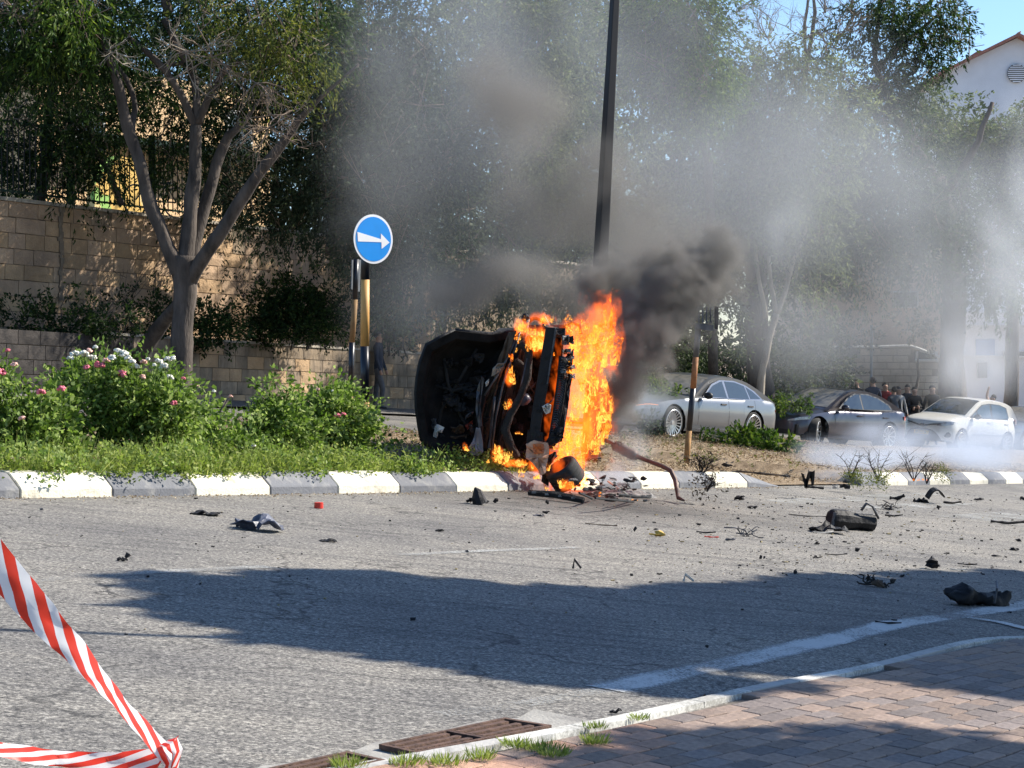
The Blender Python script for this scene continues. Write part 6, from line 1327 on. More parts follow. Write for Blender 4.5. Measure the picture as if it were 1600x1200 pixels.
mb.f.append(tuple(range(11))); mb.f.append(tuple(21 * 11 + k for k in range(11))[::-1]); mb.m += [0, 0]
build('body_shell', mb, M['char_matt'], bc)
for (x, y) in ((1.2, .78), (1.2, -.80), (-1.25, .78), (-1.25, -.80)):
    if (x, y) == (1.2, -.80): continue
    Wn = Xb @ Matrix.Translation((x, y, .06)) @ Matrix.Rotation(R(90), 4, 'X'); t_ = build('wheel', MB().lathe([(.19, -.09), (.28, -.10), (.30, -.07), (.30, .07), (.28, .10), (.19, .09)], 28, Wn, close=True), M['tyre'], bc, True); build('rim', MB().lathe([(0, .02), (.18, .04), (.19, .09)], 20, Wn), M['burnt_grey'], t_, True)
# bent exhaust pipe
xp = thing('exhaust_pipe', 'long rusty exhaust pipe with a silencer, bent down over the kerb', 'exhaust pipe', G(1062, 782))
e1, e2 = P(938, 684, 21.6), G(1063, 783, .02); xl = [P(938, 684, 21.9), P(956, 692, 21.9), P(962, 697, 21.9), P(990, 711, 21.8), P(1010, 719, 21.7), P(1034, 728, 21.6), P(1048, 735, 21.5), P(1055, 750, 21.5), P(1058, 766, 21.4), P(1060, 778, 21.2), P(1069, 782, 21.0)]
M['pipe'] = mat('scorched_pipe', (.05, .035, .03), .6, metal=.4, col2=(.15, .10, .08), scale=8)
build('pipe', MB().tube(xl, [.022, .024, .03, .03, .024, .026, .028, .028, .026, .024, .012], 10), M['pipe'], xp, True); build('silencer', MB().tube([xl[1] + Vector((.02, 0, 0)), xl[2], xl[3], xl[3] + Vector((.05, 0, -.02))], [.04, .062, .062, .04], 12), M['pipe'], xp, True)
build('hanger', MB().tube([P(967, 698, 21.85), P(965, 690, 21.8), P(970, 691, 21.8), P(972, 695, 21.8)], .008, 5), M['pipe'], xp)

# ---------------------------------------------------------------- flames
def flame_mat(name, lo, hi, seed, thr=.47, hot=0.0, strg=1.6, red=0.0):
    m = bpy.data.materials.new(name); m.use_nodes = True; nt = m.node_tree; nt.nodes.clear(); L = nt.links
    c = coord(nt); mp = N(nt, 'ShaderNodeMapping'); mp.inputs['Scale'].default_value = (1.5, 1.5, .95); mp.inputs['Location'].default_value = (seed, seed, 0); L.new(c, mp.inputs[0])
    wn = N(nt, 'ShaderNodeTexNoise', Scale=2.6, Detail=2.0); L.new(mp.outputs[0], wn.inputs['Vector'])
    sc_ = N(nt, 'ShaderNodeVectorMath', operation='SCALE'); sc_.inputs['Scale'].default_value = .55; L.new(wn.outputs['Color'], sc_.inputs[0])
    va = N(nt, 'ShaderNodeVectorMath', operation='ADD'); L.new(mp.outputs[0], va.inputs[0]); L.new(sc_.outputs[0], va.inputs[1])
    n1 = N(nt, 'ShaderNodeTexNoise', Scale=10.5, Detail=5.0, Roughness=.66, Distortion=1.6); L.new(va.outputs[0], n1.inputs['Vector'])
    n2 = N(nt, 'ShaderNodeTexNoise', Scale=2.2, Detail=3.0); L.new(va.outputs[0], n2.inputs['Vector'])
    at = N(nt, 'ShaderNodeAttribute', attribute_name='tone')       # 0 at the foot of the flame, 1 at its tip
    nc_ = N(nt, 'ShaderNodeMath', operation='MULTIPLY_ADD'); nc_.inputs[1].default_value = 1.75; nc_.inputs[2].default_value = -.37; L.new(n1.outputs[0], nc_.inputs[0])
    # heat = filament noise + slow noise - height
    h1 = N(nt, 'ShaderNodeMath', operation='MULTIPLY_ADD'); h1.inputs[1].default_value = .55; L.new(n2.outputs[0], h1.inputs[0]); L.new(nc_.outputs[0], h1.inputs[2])
    h2 = N(nt, 'ShaderNodeMath', operation='MULTIPLY_ADD'); h2.inputs[1].default_value = -.26; L.new(at.outputs['Fac'], h2.inputs[0]); L.new(h1.outputs[0], h2.inputs[2])
    r = ramp(nt, h2.outputs[0], [(.40 - hot + red, (.22, .012, .002)), (.54 - hot + red, (.70, .045, .003)), (.66 - hot + red, (1, .12, .006)), (.78 - hot + red, (1, .26, .018)), (.93 - hot + red, (1, .55, .10))])
    em = N(nt, 'ShaderNodeEmission'); L.new(r.outputs[0], em.inputs[0]); em.inputs[1].default_value = strg
    al = N(nt, 'ShaderNodeMapRange'); al.inputs[1].default_value = thr - .07; al.inputs[2].default_value = thr + .06
    a2 = N(nt, 'ShaderNodeMath', operation='MULTIPLY_ADD'); a2.inputs[1].default_value = -.16; L.new(at.outputs['Fac'], a2.inputs[0]); L.new(n1.outputs[0], a2.inputs[2]); L.new(a2.outputs[0], al.inputs[0])
    tr = N(nt, 'ShaderNodeBsdfTransparent'); mx = N(nt, 'ShaderNodeMixShader'); L.new(al.outputs[0], mx.inputs[0]); L.new(tr.outputs[0], mx.inputs[1]); L.new(em.outputs[0], mx.inputs[2])
    o = N(nt, 'ShaderNodeOutputMaterial'); L.new(mx.outputs[0], o.inputs[0]); return m
FM = [flame_mat('flame_%s' % k, 0, 0, i * 3.7, thr=t_, hot=h_, strg=s_, red=r__) for i, (k, t_, h_, s_, r__) in enumerate((('orange', .52, .0, 1.0, 0), ('orange_loose', .56, -.02, 1.0, 0), ('yellow', .54, .03, 1.05, 0), ('red', .54, -.06, .75, .04)))]
def tongue(mb, tone, base, h, w_, lean, seed, segs=12, n=9):
    """one closed flame tongue: a tube that swells, twists and tapers to a tip"""
    rr = random.Random(seed); o = len(mb.v); ph = rr.uniform(0, 6)
    for i in range(segs + 1):
        t = i / segs; c = base + Vector((lean * t * t + .05 * h * math.sin(ph + t * 7) * t, .04 * h * math.cos(ph + t * 6) * t, h * t)); r_ = w_ * (math.sin(math.pi * min(1, t * .8 + .2)) ** .8) * (1 - t ** 3) + .003
        for k in range(n):
            a = 2 * math.pi * k / n + t * 2; q = r_ * (1 + .35 * mn.noise(Vector((math.cos(a) * 2, math.sin(a) * 2, t * 6 + seed)))); mb.v.append((c.x + math.cos(a) * q, c.y + math.sin(a) * q * .8, c.z)); tone.append(t)
    for i in range(segs):
        for k in range(n): a, b = o + i * n + k, o + i * n + (k + 1) % n; mb.f.append((a, b, b + n, a + n)); mb.m.append(0)
def flames(name, spots, label, root=None):
    """spots: (px, py of foot, dy, height px, width px, lean px, material index)"""
    by = {}
    for i, (px, py, dy, hp, wp, lp_, mi) in enumerate(spots):
        mb, tn = by.setdefault(mi, (MB(), [])); Y = YC + dy; k = Y / FPX; tongue(mb, tn, P(px, py, Y), hp * k, wp * k, lp_ * k, i * 1.7 + px)
    for mi, (mb, tn) in by.items():
        o = build('flame', mb, FM[mi], root, True); a = o.data.attributes.new('tone', 'FLOAT', 'POINT'); a.data.foreach_set('value', tn); o.visible_shadow = True; o['kind'] = 'stuff'
fl = thing('flames', 'tall orange flames rising on the right side of the burning car', 'fire', G(905, 765))
fr = random.Random(3); sp_ = []
def env(y):   # left and right limits of the main fire at picture height y
    Lx = interp([(480, 930), (520, 900), (560, 890), (620, 884), (660, 874), (690, 856), (720, 860), (760, 900)], y); Rx = interp([(470, 945), (500, 972), (530, 976), (560, 948), (600, 944), (640, 955), (680, 950), (700, 942), (725, 918), (760, 920)], y); return Lx, Rx
for i in range(62):
    y = fr.uniform(530, 752); Lx, Rx = env(y); px = fr.uniform(Lx + 5, Rx - 7); hp = fr.uniform(35, 85) * (1 if y > 560 else .7); t = (y - 500) / 250
    mi = fr.choice([0, 1, 1, 3]) if y > 640 else fr.choice([1, 1, 3, 0]) if y > 590 else fr.choice([3, 3, 1, 0])
    ym = y - hp; Lm, Rm = env(max(480, ym)); lean = max(Lm + 4, min(Rm - 6, px + fr.uniform(-10, 16))) - px
    sp_.append((px, y, fr.uniform(-.25, .75), hp, fr.uniform(3.5, 9), lean, mi))
for i in range(20): sp_.append((fr.uniform(908, 966), fr.uniform(505, 575), fr.uniform(0, .6), fr.uniform(26, 70), fr.uniform(5, 11), fr.uniform(-14, 16), 3))
for i in range(40):
    y = fr.uniform(540, 720); sp_.append((env(y)[1] - fr.uniform(-1, 6), y, fr.uniform(-.2, .6), fr.uniform(14, 44), fr.uniform(2.5, 5), fr.uniform(2, 14), fr.choice([0, 1, 3])))
for i in range(22): sp_.append((fr.uniform(882, 915), fr.uniform(515, 600), fr.uniform(-.3, .1), fr.uniform(14, 34), fr.uniform(4, 8), fr.uniform(-4, 10), fr.choice([0, 1, 1])))
flames('flame', sp_, '', fl)
def small(label, cfg, seed):
    rt = thing('flames', label, 'fire', B(cfg[0][0], cfg[0][1])); r2 = random.Random(seed); out = []
    for (x0, x1, y0, y1, n, h0, h1, mi, dy) in cfg:
        for i in range(n): out.append((r2.uniform(x0, x1), r2.uniform(y0, y1), dy + r2.uniform(-.06, .06), r2.uniform(h0, h1), r2.uniform(h0, h1) * .13 + .8, r2.uniform(-3, 4), r2.choice(mi)))
    flames('flame', out, '', rt)
small('small flames licking over the top of the wreck', [(808, 822, 510, 520, 9, 14, 26, [1, 3], -.1), (824, 850, 538, 550, 14, 18, 30, [2, 0], -.15), (826, 850, 520, 530, 8, 14, 22, [0, 1], -.1), (840, 866, 500, 508, 8, 8, 18, [1, 3], 0), (882, 920, 500, 516, 9, 10, 22, [1, 3], .1)], 1)
small('thin flames burning up between the bonnet and the engine bay', [(796, 803, 578, 602, 8, 10, 20, [2, 0], -.25), (793, 802, 556, 566, 4, 8, 14, [1, 3], -.2), (805, 812, 530, 552, 6, 12, 24, [1, 0], -.2), (789, 798, 628, 640, 5, 8, 16, [0, 2], -.25), (803, 816, 676, 681, 5, 4, 8, [0, 1], -.3), (864, 870, 552, 556, 2, 4, 6, [0], -.3)], 2)
small('yellow flames along the bottom of the wreck by the grass', [(770, 784, 708, 724, 10, 12, 28, [2, 0], -.28), (786, 800, 712, 724, 8, 8, 18, [2, 0], -.3), (780, 824, 722, 728, 22, 5, 12, [2, 2, 0], -.35), (810, 858, 726, 752, 16, 8, 18, [1, 0], -.3), (725, 732, 700, 706, 5, 6, 14, [2, 0], -.3), (760, 764, 722, 726, 3, 4, 7, [0], -.35)], 3)
small('flames round the burning front wheel', [(874, 900, 752, 764, 14, 8, 20, [2, 0], -.5), (896, 918, 735, 764, 14, 14, 34, [0, 1, 2], -.1), (850, 860, 762, 768, 4, 4, 8, [0], -.4)], 4)
small('low embers glowing in the ash on the road', [(985, 1000, 781, 785, 6, 2, 4, [0, 3], -.2), (936, 950, 770, 776, 3, 3, 6, [3], -.3)], 5)

# ---------------------------------------------------------------- debris on the road and verge
DM = [M['char'], M['char_matt'], M['blue_black']]
def lump(c, sx_, sy_, sz_, seed, mt, parent=None, nm='fragment', sub=2):
    bm = bmesh.new(); rr = random.Random(seed)
    for k in range(1 if sub < 2 else rr.choice((2, 3, 4))):    # a few angular shards fused together
        b2 = bmesh.new(); cc_ = Vector((rr.uniform(-.5, .5), rr.uniform(-.3, .3), rr.uniform(-.3, .3))) if sub > 1 else Vector((0, 0, 0)); s2 = rr.uniform(.4, .9) if sub > 1 else 1
        for j in range(rr.randrange(7, 13)):
            d = Vector((rr.gauss(0, 1), rr.gauss(0, 1), rr.gauss(0, 1))).normalized() * rr.uniform(.6, 1.1) * s2 + cc_; b2.verts.new((d.x * sx_, d.y * sy_, d.z * sz_))
        h = bmesh.ops.convex_hull(b2, input=b2.verts); bmesh.ops.delete(b2, geom=[g for g in h['geom_interior'] if isinstance(g, bmesh.types.BMVert)], context='VERTS'); m2 = bpy.data.meshes.new('t'); b2.to_mesh(m2); b2.free(); bm.from_mesh(m2); bpy.data.meshes.remove(m2)
    zmin = min(v.co.z for v in bm.verts)
    for v in bm.verts: v.co.z -= zmin; v.co = v.co + c
    me = bpy.data.meshes.new(nm); bm.to_mesh(me); bm.free(); me.materials.append(mt); return link(nm, me, parent)
def sheet_piece(c, lx, ly, hz_, seed, mt, parent=None, nm='sheet', rz=0, jagged=.25, nx=9, ny=5):
    rr = random.Random(seed); mb = MB(); rm = Matrix.Rotation(rz, 3, 'Z')
    for j in range(ny + 1):
        for i in range(nx + 1):
            u, v = i / nx - .5, j / ny - .5; ex = jagged * (abs(u) > .49) + jagged * (abs(v) > .49)
            p = Vector((u * lx * (1 + rr.uniform(-ex, ex * .3)), v * ly * (1 + rr.uniform(-ex, ex * .3)), 0)); p = rm @ p
            z = hz_ * (.5 + .9 * mn.noise(Vector((u * 3 + seed, v * 3, 0))) + .5 * mn.noise(Vector((u * 7, v * 7 + seed, 3)))) * (1.2 - abs(u)); mb.v.append(tuple(c + p + Vector((0, 0, max(.004, z)))))
    mb.f = [(j * (nx + 1) + i, j * (nx + 1) + i + 1, (j + 1) * (nx + 1) + i + 1, (j + 1) * (nx + 1) + i) for j in range(ny) for i in range(nx)]; mb.m = [0] * len(mb.f)
    o = build(nm, mb, mt, parent); s = o.modifiers.new('s', 'SOLIDIFY'); s.thickness = .006; return o
def stick(c, L_, r_, seed, mt, rz=0, bendy=.15, parent=None, nm='rod', up=0.0):
    rr = random.Random(seed); pts = []; n = 6
    for i in range(n + 1): t = i / n - .5; pts.append(c + Vector((math.cos(rz) * t * L_ - math.sin(rz) * bendy * L_ * (t * t * 2) + rr.gauss(0, .01) * L_, math.sin(rz) * t * L_ + math.cos(rz) * bendy * L_ * t * t * 2, r_ + up * max(0, t) * 2 + .004)))
    for p in pts: p.z += gz(p.x, p.y) - gz(c.x, c.y)
    return build(nm, MB().tube(pts, [r_ * rr.uniform(.6, 1.3) for _ in pts], 6), mt, parent)
def wires(c, s, seed, mt, parent=None, n=14, nm='wire'):
    rr = random.Random(seed); mb = MB()
    for i in range(n):
        p = c + Vector((rr.uniform(-s, s) * .6, rr.uniform(-s, s) * .3, rr.uniform(.01, s * .4))); pts = [p]
        for k in range(6): p = p + Vector((rr.gauss(0, s * .3), rr.gauss(0, s * .2), rr.gauss(0, s * .22))); p.z = max(gz(p.x, p.y) + .006, min(p.z, c.z + s * .9)); pts.append(p)
        mb.tube(smooth3(pts), rr.uniform(.003, .007), 5)
    return build(nm, mb, mt, parent)
def smooth3(p): return [p[0]] + [(p[i - 1] + p[i] * 2 + p[i + 1]) / 4 for i in range(1, len(p) - 1)] + [p[-1]]
GRP = 'pieces of wreckage scattered on the road'
# kind, px, py(base), w px, h px, material, label
DB = [('sheet', 404, 828, 76, 26, 'blue_black', 'large crumpled blue-black plastic sheet on the left of the road'), ('sheet', 320, 804, 50, 7, 'char', 'thin curved black strip left of the large crumpled sheet'), ('red', 498, 794, 14, 9, 'red_plastic', 'small bright red plastic cap on the road below the kerb'),
 ('lump', 200, 872, 13, 12, 'char', 'small black fragment standing nearest the striped tape'), ('sheet', 190, 876, 16, 6, 'char', 'flat black sliver beside the fragment nearest the tape'), ('sheet', 513, 846, 26, 5, 'char', 'thin black sliver below the red cap'), ('lump', 232, 902, 7, 5, 'char', 'tiny black bit on the faint white line at left'), ('lump', 46, 809, 9, 4, 'char', 'tiny dark bit below the kerb near the left edge'), ('lump', 64, 797, 10, 4, 'burnt_grey', 'tiny grey bit below the kerb near the left edge'),
 ('cone', 747, 788, 24, 26, 'char', 'black cone-shaped fragment standing by the kerb left of the wreck'), ('lump', 735, 786, 14, 9, 'char', 'ragged black scrap touching the cone-shaped fragment on its left'), ('lump', 774, 786, 11, 11, 'char', 'small black block just right of the cone-shaped fragment'), ('lump', 761, 787, 7, 5, 'char', 'tiny black crumb between the cone-shaped fragment and the block'),
 ('lump', 645, 970, 11, 7, 'char', 'single small black stone-like bit in the middle of the big shadow'), ('sheet', 687, 830, 14, 4, 'char', 'short black sliver right of the large crumpled sheet'), ('lump', 669, 863, 8, 7, 'char', 'small black bit by the left end of the faint lane dash'), ('lump', 731, 863, 9, 5, 'burnt_grey', 'small grey bit on the faint lane dash'),
 ('bar', 870, 780, 88, 12, 'char_matt', 'long charred slotted bar lying below the front wheel'), ('lump', 856, 803, 14, 7, 'char', 'black boat-shaped scrap below the charred bar'), ('sheet', 842, 806, 20, 3, 'burnt_grey', 'thin grey strip left of the boat-shaped scrap'), ('lump', 856, 788, 9, 8, 'char', 'small black scrap between the charred bar and the boat-shaped one'),
 ('stick', 939, 822, 50, 3, 'burnt_brown', 'long thin brown stick on the road below the exhaust pipe'), ('lump', 992, 831, 9, 7, 'char', 'small black cube of debris right of the thin brown stick'), ('lump', 1022, 828, 11, 4, 'char', 'small black bit just above the brass-coloured piece'), ('brass', 1028, 839, 28, 11, 'brass', 'crushed brass-coloured piece on the road'),
 ('lump', 1092, 822, 13, 6, 'char', 'small black oblong above the twisted strap'), ('stick', 1103, 834, 30, 5, 'char', 'twisted black strap in the middle of the road'), ('stick', 1112, 841, 22, 2, 'red_plastic', 'thin red plastic splinter under the twisted strap'), ('lump', 1143, 845, 18, 8, 'burnt_grey', 'dark grey box-shaped piece right of the red splinter'), ('wires', 1166, 838, 34, 12, 'burnt_grey', 'tangle of pale grey wires beside the grey box-shaped piece'),
 ('vee', 900, 889, 16, 15, 'char', 'small black bracket standing like a tent near the big shadow'), ('vee', 1074, 909, 20, 12, 'pale_scrap', 'bent pale strip at the edge of the big shadow'), ('lump', 1190, 874, 12, 11, 'char', 'small black two-lobed scrap above the leafy shadow edge'), ('lump', 987, 900, 7, 5, 'char', 'tiny black bit left of the bent pale strip'), ('lump', 1195, 911, 8, 4, 'char', 'tiny black bit right of the bent pale strip'), ('lump', 1242, 897, 8, 7, 'char', 'tiny black bit below the leafy shadow edge'),
 ('can', 1332, 815, 72, 30, 'char', 'large black dented canister lying across the road'), ('sheet', 1295, 832, 62, 13, 'char', 'black tray-shaped piece below the dented canister'), ('stick', 1287, 834, 34, 5, 'pale_scrap', 'pale curved strip lying in front of the black tray-shaped piece'), ('stick', 1262, 808, 60, 4, 'char', 'thin black rod pointing left from the dented canister'), ('wires', 1385, 796, 30, 12, 'char', 'loop of black wire right of the dented canister'), ('stick', 1397, 808, 28, 6, 'char', 'dark ragged strip right of the dented canister'),
 ('stick', 1307, 869, 36, 6, 'char', 'long black strip with an upturned end, alone in mid-road'), ('stick', 1277, 873, 16, 3, 'char', 'short black strip left of the upturned one'), ('wires', 1368, 916, 46, 32, 'char_matt', 'tangled black wiring and burnt lump in the leafy shade'), ('lump', 1374, 918, 26, 28, 'burnt_brown', 'burnt brown lump inside the tangled wiring'), ('lump', 1395, 912, 16, 14, 'char', 'small black lump right of the tangled wiring'), ('lump', 1412, 902, 14, 6, 'char', 'tiny black scrap beyond the tangled wiring'),
 ('block', 1456, 889, 30, 20, 'char', 'angular black block between the wiring and the big bundle'), ('bag', 1528, 937, 100, 32, 'char', 'big black lumpy bundle near the white edge line'), ('stick', 1388, 976, 40, 5, 'char', 'flat black strip touching the white edge line'), ('lump', 1397, 970, 11, 4, 'char', 'small black bit above the strip at the edge line'),
 ('arc', 1452, 786, 48, 20, 'char', 'curved black wheel-arch piece near the far kerb'), ('stick', 1402, 782, 22, 12, 'char', 'bent black arm left of the wheel-arch piece'), ('lump', 1467, 797, 14, 8, 'char', 'black lump on the white crossing stripe'), ('stick', 1488, 788, 28, 7, 'char', 'black handle-shaped piece right of the wheel-arch piece'), ('lump', 1531, 782, 18, 6, 'char', 'flat black rectangle near the far kerb'), ('stick', 1576, 820, 56, 10, 'char', 'long black wiper-like blade near the right edge'), ('lump', 1597, 782, 10, 10, 'char', 'black bit cut by the right edge below the far kerb'), ('lump', 1594, 846, 16, 8, 'char', 'black lump at the right edge below the wiper-like blade'), ('lump', 1588, 860, 26, 7, 'char', 'flat black oblong at the right edge'),
 ('stick', 1512, 884, 30, 5, 'char', 'flat black strip right of the angular block'), ('stick', 1497, 892, 26, 3, 'pale_scrap', 'pale flat strip above the big bundle'), ('lump', 1595, 880, 8, 6, 'char', 'tiny black bit at the right edge level with the angular block'), ('lump', 1579, 958, 14, 6, 'char', 'small black bit on the white edge line at the right'), ('lump', 1382, 1009, 8, 5, 'char', 'tiny black bit between the edge line and the pavement'), ('lump', 1102, 1089, 9, 6, 'char', 'tiny black bit against the pavement kerb'), ('curl', 962, 1116, 20, 9, 'char', 'black curled scrap beside the white kerb strip near the grate'),
 ('lump', 1155, 782, 20, 9, 'char', 'dark ragged scrap below the second kerb end'), ('lump', 1178, 795, 22, 8, 'char', 'flat black piece right of the exhaust pipe end'), ('lump', 1100, 790, 9, 4, 'char', 'small black bit right of the exhaust pipe end'), ('lump', 1063, 806, 10, 4, 'char', 'small black bit straight below the exhaust pipe end'), ('lump', 1275, 851, 14, 8, 'char', 'small dark scrap left of the upturned strip'), ('lump', 1389, 803, 10, 5, 'burnt_grey', 'small grey bit in front of the loop of wire'), ('lump', 1340, 862, 10, 8, 'char', 'small black knob at the end of the upturned strip'), ('lump', 1555, 870, 20, 5, 'char', 'flat black scrap left of the right-edge oblong'), ('lump', 1105, 1012, 8, 6, 'char', 'tiny black bit on the white edge line in the shade')]
M['brass'] = mat('brass', (.42, .28, .06), .45, metal=.5, var=.3, scale=20)
for i, (kd, px, py, w_, h_, mt, lab) in enumerate(DB):
    c = G(px, py, .002); k = c.y / FPX; W_, H_ = w_ * k, h_ * k; m_ = M[mt]; dep = max(.02, min(W_ * .6, .3))
    if kd == 'sheet': o = sheet_piece(c, W_, dep * 1.2, H_ * 1.0, i, m_, rz=rr.uniform(-.2, .2), nm='bumper_sheet' if W_ > .4 else 'plastic_sliver'); nm = 'sheet'
    elif kd in ('lump', 'block'): o = lump(c, W_ * .55, dep * .55, H_ * .62, i, m_, sub=2 if W_ > .06 else 1, nm='fragment')
    elif kd == 'cone': o = build('fragment', MB().tube([c + Vector((.02, 0, 0)), c + Vector((0, 0, H_ * .4)), c + Vector((-.01, 0, H_ * .8)), c + Vector((-.03, 0, H_ * 1.02))], [W_ * .5, W_ * .45, W_ * .28, .008], 9), m_)
    elif kd == 'red': o = build('red_disc', MB().lathe([(0, H_), (W_ * .5, H_), (W_ * .52, 0), (W_ * .45, 0), (W_ * .42, H_ * .6), (0, H_ * .6)], 16, Matrix.Translation(c)), m_)
    elif kd == 'stick': o = stick(c, W_, max(.006, H_ * .22), i, m_, rr.uniform(-.25, .25), .12, nm='strip', up=H_ * .5)
    elif kd == 'wires': o = wires(c, W_ * .5, i, m_, nm='wiring')
    elif kd == 'bar':
        o = thing('charred_bar', lab, 'debris', c, GRP); a, b = G(px - 44, py - 10, .05), G(px + 42, py + 2, .04)
        build('bar', MB().tube([a, a.lerp(b, .5) + Vector((0, 0, .02)), b], [.03, .04, .035], 6), m_, o)
        for q in range(7): t = .1 + q * .12; build('slot', MB().box(a.lerp(b, t) + Vector((0, -.035, .015)), (.05, .012, .02)), M['hole_shade' if q % 2 else 'ash'], o)
        continue
    elif kd == 'brass': o = lump(c, W_ * .55, .05, H_ * .62, i, m_, nm='fragment')
    elif kd == 'vee': o = build('bracket', MB().tube([c + Vector((-W_ * .3, 0, .004)), c + Vector((-W_ * .15, 0, H_)), c + Vector((W_ * .5, 0, .006))], [.008, .013, .008], 5), m_)
    elif kd == 'curl': o = build('strip', MB().tube([c + Vector((-W_ * .5, 0, .01)), c + Vector((-W_ * .2, .0, H_ * .5)), c + Vector((0, 0, .008)), c + Vector((W_ * .25, 0, H_ * .9)), c + Vector((W_ * .5, 0, H_ * .7))], [.003, .007, .006, .007, .003], 5), m_)
    elif kd == 'arc':
        o = thing('wheel_arch_liner', lab, 'debris', c, GRP); sheet_piece(c + Vector((-W_ * .28, 0, 0)), W_ * .5, .2, H_ * .4, i, m_, o, nm='flange')
        q = [c + Vector((W_ * (-.05 + .5 * t), 0, H_ * math.sin(math.pi * (t * .75 + .1)))) for t in np.linspace(0, 1, 7)]; mb = MB()
        for p in q: mb.v += [tuple(p + Vector((0, -.08, 0))), tuple(p + Vector((0, .14, .02)))]
        mb.f = [(2 * j, 2 * j + 1, 2 * j + 3, 2 * j + 2) for j in range(6)]; mb.m = [0] * 6; a = build('arch', mb, m_, o); s = a.modifiers.new('s', 'SOLIDIFY'); s.thickness = .015; continue
    elif kd == 'can':
        o = thing('canister', lab, 'debris', c, GRP); a, b = G(px - 30, py - 4, H_ * .48), G(px + 30, py + 2, H_ * .40)
        build('shell', MB().tube([a - (b - a) * .1, a - (b - a) * .06, a, a.lerp(b, .3), a.lerp(b, .62), b, b + (b - a) * .06], [H_ * .3, H_ * .46, H_ * .5, H_ * .52, H_ * .40, H_ * .44, H_ * .2], 10), m_, o); build('end_cap', lump_mb(b, H_ * .3), M['char_matt'], o) if False else None
        build('handle', MB().tube([a.lerp(b, .7) + Vector((0, -.05, .12)), a.lerp(b, .82) + Vector((0, -.08, .2)), a.lerp(b, .98) + Vector((0, -.08, .18)), b + Vector((.06, -.06, .05))], .014, 6), M['burnt_grey'], o, True); build('dent_plate', MB().box(a - (b - a) * .02, (.03, .16, H_ * .7), Matrix.Rotation(.2, 3, 'Y')), M['burnt_grey'], o); continue
    elif kd == 'bag':
        o = thing('burnt_bundle', lab, 'debris', c, GRP); a, b = G(px - 44, py - 6, H_ * .42), G(px + 44, py - 1, H_ * .35); n = 19; pts = [a.lerp(b, t) for t in np.linspace(0, 1, n)]
        mb = MB().tube(pts, [H_ * (.3 if j in (0, n - 1) else .44 + .12 * mn.noise(Vector((j * .9, 3, 0))) - (.12 if j in (13, 14) else 0)) for j in range(n)], 14)
        mb.v = [tuple(Vector(v) + Vector((mn.noise(Vector(v) * 9), mn.noise(Vector(v) * 9 + Vector((5, 0, 0))), mn.noise(Vector(v) * 7))) * .06 + Vector((mn.noise(Vector(v) * 26), 0, mn.noise(Vector(v) * 24))) * .035) for v in mb.v]; build('wrapping', mb, m_, o, True)
        build('tie', MB().tube([pts[13] + Vector((0, -.11, -.02)), pts[13] + Vector((.02, -.10, .08)), pts[13] + Vector((.04, 0, .12))], .008, 5), M['burnt_grey'], o); continue
    tag(o, lab, 'debris', GRP)
VB = [('lump', 1128, 742, 20, 8, 'burnt_grey', 'dark grey brick-like block lying on the verge'), ('stick', 1190, 742, 90, 7, 'burnt_brown', 'long brown branch-like piece lying on the verge'), ('lump', 1228, 746, 20, 6, 'char', 'black oblong at the right end of the long brown piece'), ('fin', 1262, 764, 34, 24, 'char', 'upright black torn part at the start of the crossing gap'), ('stick', 1272, 764, 30, 9, 'char', 'black arm lying against the upright torn part'), ('lump', 1320, 764, 28, 15, 'char', 'ragged black part by the end of the far kerb'),
      ('lump', 1253, 731, 16, 5, 'char', 'small black piece on the straw near the smoke'), ('lump', 1135, 730, 22, 7, 'char_matt', 'small charred scrap on the straw right of the scorched post'), ('lump', 1304, 764, 12, 9, 'pale_scrap', 'small pale leafy scrap between the two black parts'), ('lump', 1175, 719, 9, 4, 'char', 'tiny dark bit on the straw below the fallen branches'), ('lump', 698, 700, 42, 9, 'char_matt', 'charred flat board on the soil left of the bonnet')]
for i, (kd, px, py, w_, h_, mt, lab) in enumerate(VB):
    c = G(px, py, IH * .8); k = c.y / FPX; W_, H_ = w_ * k, h_ * k
    o = stick(c, W_, H_ * .25, 400 + i, M[mt], 0, .1, nm='strip') if kd == 'stick' else (sheet_piece(c, W_ * .6, W_ * .4, H_ * 1.5, 400 + i, M[mt], nm='torn_part', nx=5, ny=4, jagged=.5) if kd == 'fin' else lump(c, W_ * .5, max(.03, W_ * .25), H_ * .6, 400 + i, M[mt], nm='fragment')); tag(o, lab, 'debris', 'pieces of wreckage on the verge')
ah = thing('ash_heap', 'smoking heap of ash and burnt scraps spilling over the kerb under the flames', 'ash heap', G(955, 775))
for i in range(90):
    px, py = rr.gauss(955, 26), rr.uniform(748, 786); h = .19 if py < 757 else .1 if py < 768 else .0; c = G(px, min(py, 784), h); lump(c, rr.uniform(.02, .09), rr.uniform(.02, .07), rr.uniform(.01, .035), 500 + i, M[rr.choice(['ash', 'char_matt', 'char_matt', 'char'])], ah, 'cinder', 1)
mb = MB(); 
for px, py, r_ in ((955, 776, .5), (935, 762, .35), (985, 778, .3)): mb.ball(G(px, py, -.03), (r_, r_ * .8, .09), 14, jit=.15)
build('ash_bed', mb, M['ash'], ah)
for i, (a, b) in enumerate((((950, 752), (985, 776)), ((905, 770), (925, 779)), ((965, 772), (1000, 776)), ((930, 778), (990, 784)))): build('burnt_strip', MB().tube([G(*a, .16), G((a[0] + b[0]) / 2, (a[1] + b[1]) / 2, .12), G(*b, .03)], .012, 5), M['pale_scrap' if i == 0 else 'char'], ah)
